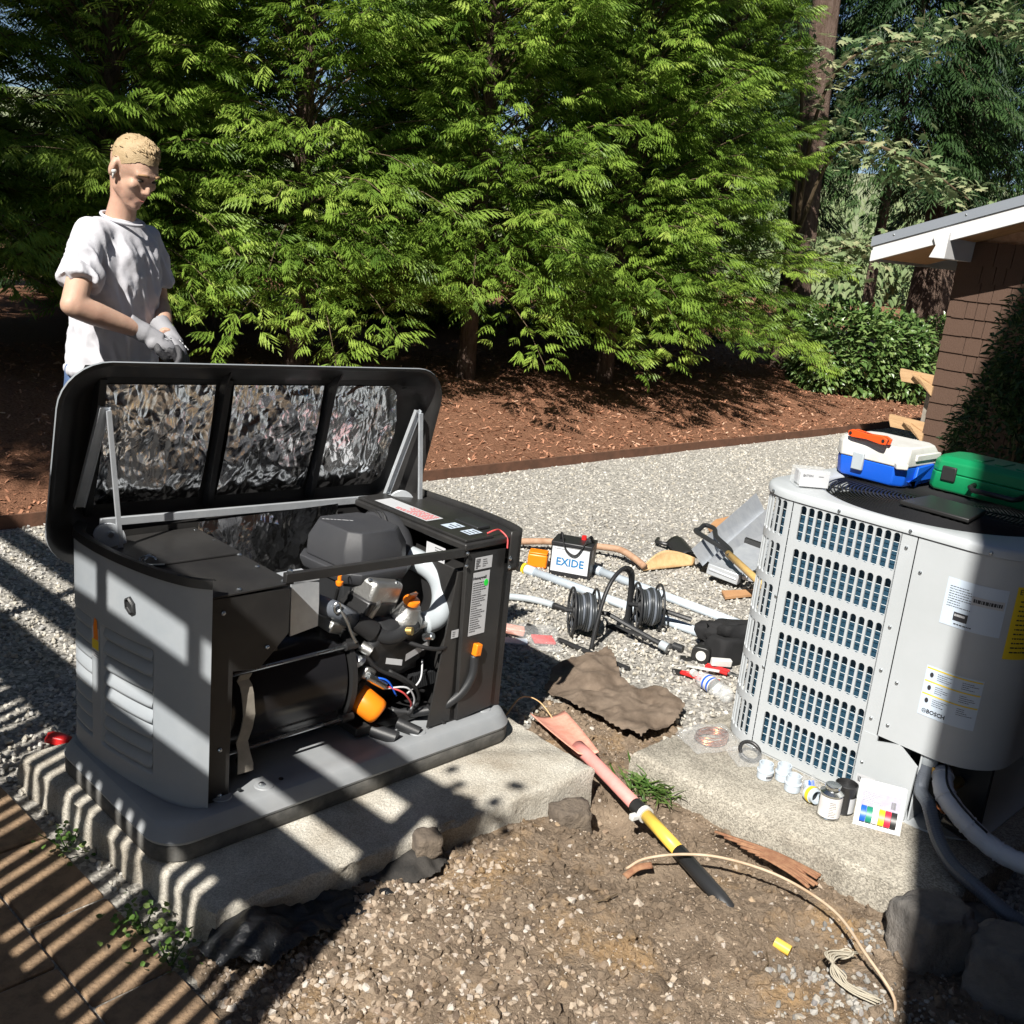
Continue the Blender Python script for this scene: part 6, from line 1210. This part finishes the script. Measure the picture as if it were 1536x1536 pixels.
def flap(x, y): return .03+.045*sstep(2.33, 2.45, y)*math.exp(-((x+.17)/.08)**2)+.025*nz(x, y, 2, 14)+.015*nz(x, y, 6, 30)
crumple('fabric_flap', [(-.30, 2.34), (-.27, 2.44), (-.2, 2.50), (-.12, 2.53), (-.07, 2.46), (-.1, 2.4), (-.2, 2.33)], flap, 'geotex_dark', 'dark fabric flap curled up against the slab front', 'fabric', 30, .004)
lump('clod', (-.14, 2.455, .085), (.05, .042, .05), 'rock_brown', 'brown clod perched on the slab edge by the dark fabric', 'clod', 5, .4, amp=.3)
o = MB().tube(catmull([(.05, 3.32, .06), (.10, 3.42, .09), (.17, 3.44, .07), (.24, 3.37, .02)], 6), .004, 6, flat=.5).build('metal_strip', 'wood_tan', smooth='all'); tag(o, 'thin bent tan strip beside the generator base', 'strip')
o = lump('red_scrap', (-1.36, 2.92, .02), (.05, .03, .02), 'red_plastic', 'small red plastic scrap on shaded gravel left of the generator', 'scrap', 2)
o = MB().bar((-2.25, 3.72, .015), (-2.0, 3.66, .015), .022, .012).build('wood_stick', 'wood_tan'); tag(o, 'pale wood stick on the gravel at the left edge', 'stick')
for i, (x, y, a) in enumerate(((1.05, 2.33, .3), (.72, 2.15, 1.2), (.2, 2.1, 2.2), (.31, 2.33, .6))):
    o = MB().tube([(0, 0, dirt_z(x, y)+.004), (.04, .012*(-1)**i, dirt_z(x, y)+.012), (.085, .0, dirt_z(x, y)+.006)], .002, 5).build('twig', 'twig'); o.location = (x, y, 0); o.rotation_euler.z = a
    tag(o, ('short twig beside the rope in the soil', 'short twig near the yellow pipe stub', 'thin dark twig in the middle of the soil', 'thin twig lying left of the cable end')[i], 'twig')

# ================================================================ PERSON
PO = Vector((-1.45, 3.62, 0))
PER = empty('person', PO, 0, 'man in white t-shirt and grey gloves standing behind the open generator', 'person')
def fused(b, name, m, parent, voxel, sm=6, fn=None, fac=.5):
    """closed pieces fused into one continuous surface"""
    o = b.build(name, m, parent); md = o.modifiers.new('r', 'REMESH'); md.mode = 'VOXEL'; md.voxel_size = voxel; md.adaptivity = 0
    md = o.modifiers.new('s', 'SMOOTH'); md.factor = fac; md.iterations = sm
    bpy.context.view_layer.update(); dg = bpy.context.evaluated_depsgraph_get(); me = bpy.data.meshes.new_from_object(o.evaluated_get(dg)); o.modifiers.clear(); o.data = me
    if not me.materials: me.materials.append(M[m])
    if fn:
        for v, nn in zip(me.vertices, [v.normal.copy() for v in me.vertices]): v.co = v.co + nn*fn(v.co)
    me.polygons.foreach_set('use_smooth', [True]*len(me.polygons)); me.update(); return o
def W(x, y, z): return Vector((x, y, z))-PO
Lh = Vector((.335, .942, 0)); Fh = Vector((.942, -.335, 0)); UP = Vector((0, 0, 1))
chest = W(-1.445, 3.605, 1.42); shR = W(-1.478, 3.47, 1.56); shL = W(-1.392, 3.745, 1.545); elR = W(-1.462, 3.30, 1.345); wrR = W(-1.315, 3.455, 1.270); elL = W(-1.372, 3.80, 1.33); wrL = W(-1.268, 3.585, 1.262)
Hc = W(-1.370, 3.562, 1.785)
hy = Vector((.47, .883, 0)).normalized(); fx = Vector((.883, -.47, 0)); hx = (fx*math.cos(R(31))-UP*math.sin(R(31))).normalized(); hz = hx.cross(hy).normalized()
if hz.z < 0: hz = -hz
HM = Matrix((hx, hy, hz)).transposed()
HS = .885
def H(x, y, z): return Hc+hx*x+hy*y+hz*z
def hs(mb):
    mb.v = [tuple(Hc+(Vector(p)-Hc)*HS) for p in mb.v]; return mb
b = MB()
b.ball(H(-.012, 0, .028), 1, 14, (.098, .076, .092), HM); b.ball(H(.036, 0, -.035), 1, 12, (.060, .058, .082), HM); b.ball(H(.030, 0, .03), 1, 10, (.062, .064, .06), HM)
b.ball(H(.070, 0, -.106), 1, 8, (.024, .025, .021), HM); b.tube([H(-.002, .058, -.03), H(.012, .056, -.07), H(.062, .016, -.108)], .02, 8, rs=[.018, .019, .017]); b.tube([H(-.002, -.058, -.03), H(.012, -.056, -.07), H(.062, -.016, -.108)], .02, 8, rs=[.018, .019, .017])
b.tube([H(.088, 0, .018), H(.102, 0, -.008), H(.113, 0, -.030), H(.100, 0, -.040)], .01, 8, rs=[.008, .009, .0112, .011]); b.ball(H(.098, .011, -.038), .0085, 6); b.ball(H(.098, -.011, -.038), .0085, 6)
b.tube([H(.070, -.050, .022), H(.090, -.022, .030), H(.092, 0, .026), H(.090, .022, .030), H(.070, .050, .022)], .011, 8)
for sg in (-1, 1): b.ball(H(.066, sg*.040, -.022), .022, 8); b.ball(H(-.016, sg*.083, -.006), 1, 8, (.024, .011, .037), HM @ Matrix.Rotation(sg*.45, 3, 'Z')); b.ball(H(-.004, sg*.074, -.03), .011, 6)
b.tube([H(.083, -.020, -.068), H(.098, 0, -.063), H(.083, .020, -.068)], .0075, 8); b.tube([H(.083, -.018, -.080), H(.097, 0, -.079), H(.083, .018, -.080)], .0085, 8)
hs(b)
b.tube([H(-.045, 0, -.02), W(-1.412, 3.588, 1.69), W(-1.432, 3.60, 1.61), chest+UP*.1], .055, 14, rs=[.044, .0445, .052, .08])
# torso and limbs under the clothes
b.tube([chest+UP*.14, chest, chest-UP*.2, W(-1.47, 3.61, 1.08), W(-1.47, 3.61, .98)], .1, 16, rs=[.08, .085, .075, .075, .08])
for s_, e_, w_ in ((shR, elR, wrR), (shL, elL, wrL)):
    m1 = s_.lerp(e_, .4); m2 = s_.lerp(e_, .85); f1 = e_.lerp(w_, .3); f2 = e_.lerp(w_, .7)
    b.tube([chest+UP*.12, s_, m1, m2, e_], .05, 14, rs=[.04, .042, .043, .041, .040]); b.tube([e_-(w_-e_)*.06, e_, f1, f2, w_, w_+(w_-e_).normalized()*.05], .04, 14, rs=[.028, .039, .041, .034, .027, .026]); b.ball(e_+(e_-w_).normalized()*.006, .036, 8)
for sg, hx_, kx, fx_ in ((-1, W(-1.50, 3.53, .98), W(-1.46, 3.53, .52), W(-1.44, 3.55, .10)), (1, W(-1.44, 3.69, .98), W(-1.40, 3.71, .52), W(-1.40, 3.74, .10))):
    b.tube([hx_, hx_.lerp(kx, .5), kx, kx.lerp(fx_, .35), fx_], .08, 14, rs=[.095, .085, .06, .06, .042])
body = fused(b, 'body', 'skin', PER, .0062, 5)
# face details
for sg in (-1, 1):
    hs(MB().ball(H(.0825, sg*.031, .004), 1, 8, (.008, .0135, .0055), HM)).build('eye', 'eye', body, smooth='all')
    hs(MB().tube([H(.080, sg*.050, .026), H(.094, sg*.034, .034), H(.099, sg*.016, .031)], .005, 6, rs=[.003, .0045, .005])).build('eyebrow', 'brow', body, smooth='all')
hs(MB().tube([H(.086, -.021, -.0735), H(.1035, 0, -.0705), H(.086, .021, -.0735)], .004, 6, rs=[.002, .0045, .002], flat=.6)).build('lip', 'lip', body, smooth='all')
ebd = MB(); ebd.ball(H(.002, -.085, -.014), .010, 8); ebd.tube([H(.004, -.088, -.014), H(.010, -.086, -.040)], .0038, 8); hs(ebd).build('earbud', 'white_plastic', PER, smooth='all')
# hair: cap plus short curls
def hl(a, t): return None
n1, n2 = 110, 46; rr = random.Random(5); b = MB()
def hairline(a):
    f_ = math.cos(a); e0 = R(25) if f_ > .75 else R(25)*(f_+.3)/1.05 - R(26)*(1-(f_+.3)/1.05) if f_ > -.3 else R(-40)
    return e0+R(3)*nz(a*9, 2)+R(1.5)*nz(a*30, 5)
def hp_(a, e_, k): return H(-.012+.098*k*math.cos(e_)*math.cos(a)+.006, .076*k*math.cos(e_)*math.sin(a), .028+.092*k*math.sin(e_)*(1+.05*max(0, math.cos(a))))
def hk(a, t): return .985+.03*sstep(0, .3, t)+(.055+.06*max(0, math.cos(a)))*sstep(.22, .6, t)*(1-.45*sstep(.85, 1, t))
for j in range(n2+1):
    for i in range(n1):
        a = 2*math.pi*i/n1-math.pi; e0 = hairline(a); t = j/n2; e_ = e0+(math.pi/2-e0)*t; p0 = hp_(a, e_, 1); q_ = (p0-Hc)*1.0
        lx, ly, lz = q_.dot(hx), q_.dot(hy), q_.dot(hz); top_ = sstep(.2, .6, t)
        wv = (1-2*abs(nz(ly*45+lz*20, lx*20, lz*20)))*.026*top_ + nz(ly*110, lx*40, lz*50)*.012*top_ + nz(ly*190, lz*190, lx*60)*.012
        b.v.append(tuple(hp_(a, e_, hk(a, t)+wv*sstep(0, .12, t))))
b.f = [(j*n1+i, j*n1+(i+1) % n1, (j+1)*n1+(i+1) % n1, (j+1)*n1+i) for j in range(n2) for i in range(n1)]; hair = hs(b).build('hair', 'hair', PER, smooth='all')
b = MB()
for i in range(150):
    a = rr.gauss(0, 1.0) if rr.random() < .6 else rr.uniform(-math.pi, math.pi); t_ = rr.uniform(.3, .98); e0 = hairline(a); e_ = e0+(math.pi/2-e0)*t_; p = hp_(a, e_, hk(a, t_)-.01); nrm = (p-H(-.012, 0, .02)).normalized()
    d = (hx*.9+hy*rr.gauss(.15, .3)-hz*.1).normalized(); d = (d-nrm*d.dot(nrm)).normalized(); ln = rr.uniform(.014, .026); sw_ = rr.uniform(-.006, .006); sd = nrm.cross(d)
    b.tube([p-nrm*.002, p+d*ln*.4+nrm*.0035+sd*sw_*.5, p+d*ln*.8+nrm*.002+sd*sw_, p+d*ln+sd*sw_*1.3-nrm*.001], .003, 5, rs=[.0025, .0042, .003, .0008], flat=.6)
hs(b).build('hair_lock_mass', 'hair', hair, smooth='all')
# shirt
b = MB(); rings = []
for z, a_, c_, off in ((1.098, .152, .112, -.004), (1.13, .153, .113, 0), (1.22, .147, .108, 0), (1.33, .152, .11, .004), (1.44, .162, .114, .006), (1.51, .162, .108, .004), (1.555, .145, .092, 0), (1.595, .11, .078, -.004), (1.622, .078, .068, -.004)):
    cx_ = Vector((-1.468+(z-1.1)*.05, 3.61, z))-PO+Fh*off
    rings.append([cx_+Lh*a_*math.copysign(abs(math.cos(t))**.85, math.cos(t))+Fh*c_*math.copysign(abs(math.sin(t))**.85, math.sin(t)) for t in [2*math.pi*i/40 for i in range(40)]])
n = 40; b.v = [tuple(p) for r_ in rings for p in r_]; b.f = [(i*n+j, i*n+(j+1) % n, (i+1)*n+(j+1) % n, (i+1)*n+j) for i in range(len(rings)-1) for j in range(n)]+[tuple(range(n-1, -1, -1)), tuple((len(rings)-1)*n+j for j in range(n))]
for s_, e_, k in ((shR, elR, .66), (shL, elL, .66)):
    dn = (e_-s_); b.tube([chest+UP*.13, s_+UP*.005, s_+dn*.25, s_+dn*.5, s_+dn*k, s_+dn*(k+.02)], .07, 18, rs=[.065, .060, .060, .062, .066, .063])
def folds(p):
    u = p.dot(Lh)*1.0; v = p.dot(Fh); z = p.z; k = sstep(1.62, 1.5, z)
    g = (.015*nz(u*15+v*12, v*7, z*2.2)+.015*(1-2*abs(nz(u*17-v*12+z*4, v*9, z*3.0)))+.008*(1-2*abs(nz(u*30+z*9, v*18, z*8)))-.008+.004*nz(u*40, z*30, v*30))
    return max(-.007, g*k) + (.004 if z < 1.118 else 0)
shirt = fused(b, 'shirt', 'shirt', PER, .006, 6, folds)
MB().tube([W(-1.428, 3.60, 1.622)+Lh*.072*math.cos(t)+Fh*(.066*math.sin(t)+.008)-UP*(.018*math.sin(t)) for t in np.linspace(0, 2*math.pi, 33)[:-1]], .0058, 8, closed=True).build('collar', 'shirt', shirt, smooth='all')
# jeans and boots
b = MB(); b.tube([W(-1.47, 3.61, 1.12), W(-1.47, 3.61, 1.02), W(-1.47, 3.61, .92)], .15, 22, rs=[.150, .158, .15])
for hx_, kx, fx_ in ((W(-1.50, 3.53, .98), W(-1.46, 3.53, .52), W(-1.44, 3.55, .06)), (W(-1.44, 3.69, .98), W(-1.40, 3.71, .52), W(-1.40, 3.74, .06))): b.tube([hx_, hx_.lerp(kx, .5), kx, kx.lerp(fx_, .4), fx_], .09, 16, rs=[.112, .1, .078, .08, .075])
fused(b, 'jeans', 'jeans', PER, .012, 4, lambda p: .008*nz(p.x*20, p.y*20, p.z*12))
for fx_ in (W(-1.44, 3.55, 0), W(-1.40, 3.74, 0)):
    b = MB(); b.tube([fx_+UP*.04-Fh*.05, fx_+UP*.045+Fh*.05, fx_+UP*.035+Fh*.16, fx_+UP*.03+Fh*.19], .05, 12, rs=[.042, .05, .045, .028]); b.tube([fx_+UP*.04, fx_+UP*.12], .055, 12); b.box(fx_+UP*.012+Fh*.06, (.28, .09, .022), Matrix((Fh, Lh, UP)).transposed()); fused(b, 'boot', 'boot', PER, .008, 3)
# gloves
def glove(w_, dirv, palm_n, side, curl, name_seed):
    dirv = dirv.normalized(); palm_n = (palm_n-dirv*palm_n.dot(dirv)).normalized(); sv_ = dirv.cross(palm_n).normalized()*side
    pc = w_+dirv*.075
    b = MB(); b.tube([w_-dirv*.045, w_-dirv*.01, w_+dirv*.02], .036, 14, rs=[.038, .034, .035]); b.ball(pc, 1, 10, (.055, .021, .043), Matrix((dirv, palm_n, sv_)).transposed()); b.ball(pc+sv_*.022-dirv*.02+palm_n*.008, .024, 8); b.tube([w_, pc], .03, 12, rs=[.034, .03])
    g = fused(b, 'glove', 'glove', PER, .0045, 4)
    fg = MB()
    for i, (o_, ln) in enumerate(((-.030, .060), (-.011, .072), (.009, .078), (.028, .070))):
        k0 = pc+dirv*.042+sv_*o_; c1 = k0+dirv*ln*.45+palm_n*curl*.35*ln; c2 = c1+(dirv*.45+palm_n*curl).normalized()*ln*.38; c3 = c2+(dirv*-.15+palm_n*curl).normalized()*ln*.30
        fg.tube([k0-dirv*.02, k0, c1, c2, c3], .0105, 10, rs=[.011, .0118, .0112, .0105, .0085])
    tb_ = pc+sv_*.036-dirv*.015; fg.tube([tb_-sv_*.012, tb_+dirv*.02+sv_*.012+palm_n*.012, tb_+dirv*.048+sv_*.008+palm_n*.026, tb_+dirv*.066-sv_*.002+palm_n*.034], .012, 10, rs=[.015, .0135, .012, .009])
    fused(fg, 'fingers', 'glove_coat', g, .0042, 3).name = 'finger_coating'
    pm = MB(); pm.ball(pc+palm_n*.012+dirv*.015, 1, 8, (.045, .014, .036), Matrix((dirv, palm_n, sv_)).transposed()); pm.build('palm_coating', 'glove_coat', g, smooth='all')
    lg = MB(); rr_ = random.Random(name_seed)
    for i in range(9): q = pc-palm_n*.0222+dirv*rr_.uniform(-.03, .03)+sv_*rr_.uniform(-.02, .018); lg.box(q, (.010, .002, .004), Matrix((dirv, palm_n, sv_)).transposed())
    lg.build('printed_mark', 'label_silver', g); return g
glove(wrR+(wrR-elR).normalized()*.01, Vector((.80, .30, -.42)), Vector((.1, .35, -1)), -1, .85, 1)
glove(wrL+(wrL-elL).normalized()*.01, Vector((.62, -.42, -.50)), Vector((-.2, -.5, -.9)), 1, .7, 2)

# ================================================================ STRUCTURES BEHIND THE CAMERA THAT CAST THE SHADE
DK = PE*0+Vector((-.95, 2.25, 0))+AN*1.5
DECK = empty('deck_railing', (DK.x, DK.y, 0), math.atan2(AX.y, AX.x), 'slatted wooden deck railing behind the photographer', 'railing')
S0, S1 = -4.2, 1.259
for z0, z1, e_ in ((2.468, 2.593, 1.40), (2.208, 2.332, S1), (1.845, 2.075, S1)): MB().bb(S0, e_, -.02, .02, z0, z1).build('rail', 'deck_wood', DECK)
MB().bb(S0, S1, -.03, .03, .80, 1.265).build('fascia', 'deck_wood', DECK); MB().bb(S0, S1, -3.2, -.03, 1.17, 1.255).build('deck_floor', 'deck_wood', DECK)
GRP = .2445; g0 = .34-.0625/2*0
slat = None
def sl_(a, c):
    global slat
    MB().bb(a, c, -.012, .012, 1.26, 1.85).build('slat', 'deck_wood', DECK)
k = -18; 
while True:
    c0 = .126+GRP*k            # centre of the middle gap of a group
    if c0 > S1: break
    gaps = [c0-.0625, c0, c0+.0625]; hw = .0165
    sl_(gaps[0]+hw, gaps[1]-hw); sl_(gaps[1]+hw, gaps[2]-hw); nx_ = c0+GRP-.0625
    if gaps[2]+hw < S1: sl_(gaps[2]+hw, min(S1, nx_-hw))
    k += 1
for s_ in (.396, -1.1, -2.6, -4.1): MB().bb(s_-.022, s_+.022, -.018, .018, 2.07, 2.47).build('post', 'deck_wood', DECK)
MB().bb(S1-.05, S1+.005, -.03, .03, .8, 2.47).build('post', 'deck_wood', DECK)
MB().bb(.745, .775, -.018, .018, 2.33, 2.47).build('post', 'deck_wood', DECK)
for s_ in (-4.1, -2.0): MB().bb(s_-.07, s_+.07, -.8, -.66, 0, 1.17).build('support_post', 'deck_wood', DECK)
rr = random.Random(8); its = []
for i in range(60): its.append((3, (1.34+rr.gauss(0, .05), rr.gauss(0, .05), 2.57+rr.gauss(0, .06)), (rr.gauss(0, 1), rr.gauss(0, 1), rr.gauss(0, .6)), (0, 0, 1), rr.uniform(.04, .07), rr.random()))
V, Fc, T = place(LV, its); mesh_np('vine_leaf_cluster', V, Fc, 3, 'laurel', DECK, tint=T)
# the house on the right: vertical corner, then the sloping gable edge
HD = Vector((math.sin(SUN_AZ), math.cos(SUN_AZ), 0)); HC = Vector((1.075, 2.18, 0))-HD*3.3
HOUSE = empty('house', HC, 0, 'tall house behind the photographer', 'house')
MB().prism([(0, 0), (0, 10.25), (.62, 12.6), (9, 12.6), (9, 0)], -.15, 0, lambda x, y, z: (x, z, y)).build('wall', 'house_wall', HOUSE)
MB().prism([(-.0, -.15), (0, -5), (.2, -5), (.2, -.15)], 0, 7.5).build('side_wall', 'house_wall', HOUSE)
MB().bb(2.62, 2.78, .0, 4.55, 0, 6.5).build('sky_blocker_wall', 'edging', HOUSE)  # added out of view to keep sky light off the right side
MB().bb(1.85, 5.5, .0, 5.1, 3.25, 3.4).build('sky_blocker_eave', 'edging', HOUSE)  # added overhead, out of view, to darken the air conditioner's shaded half
for x, y, a, sc, lb in ((-6.7, .4, .5, 1.3, 'unseen added conifer nearest the deck, shading the left of the hedge'), (-10.5, 5.0, 2.2, 1.0, 'unseen added conifer left of the hedge end, blocking sky light'), (-9.0, -3.5, 3.9, .95, 'unseen added conifer behind the deck, blocking sky light'), (9.5, 8.0, 1.1, 1.0, 'unseen added conifer right of the shed, blocking sky light')):  # added out of view: they cut sky light, the nearest shades the hedge
    tree('dark_conifer', 'd', (x, y, -2.5), a, sc, 'fir_dark', lb, 'conifer', 'unseen conifers added around the yard to block sky light')
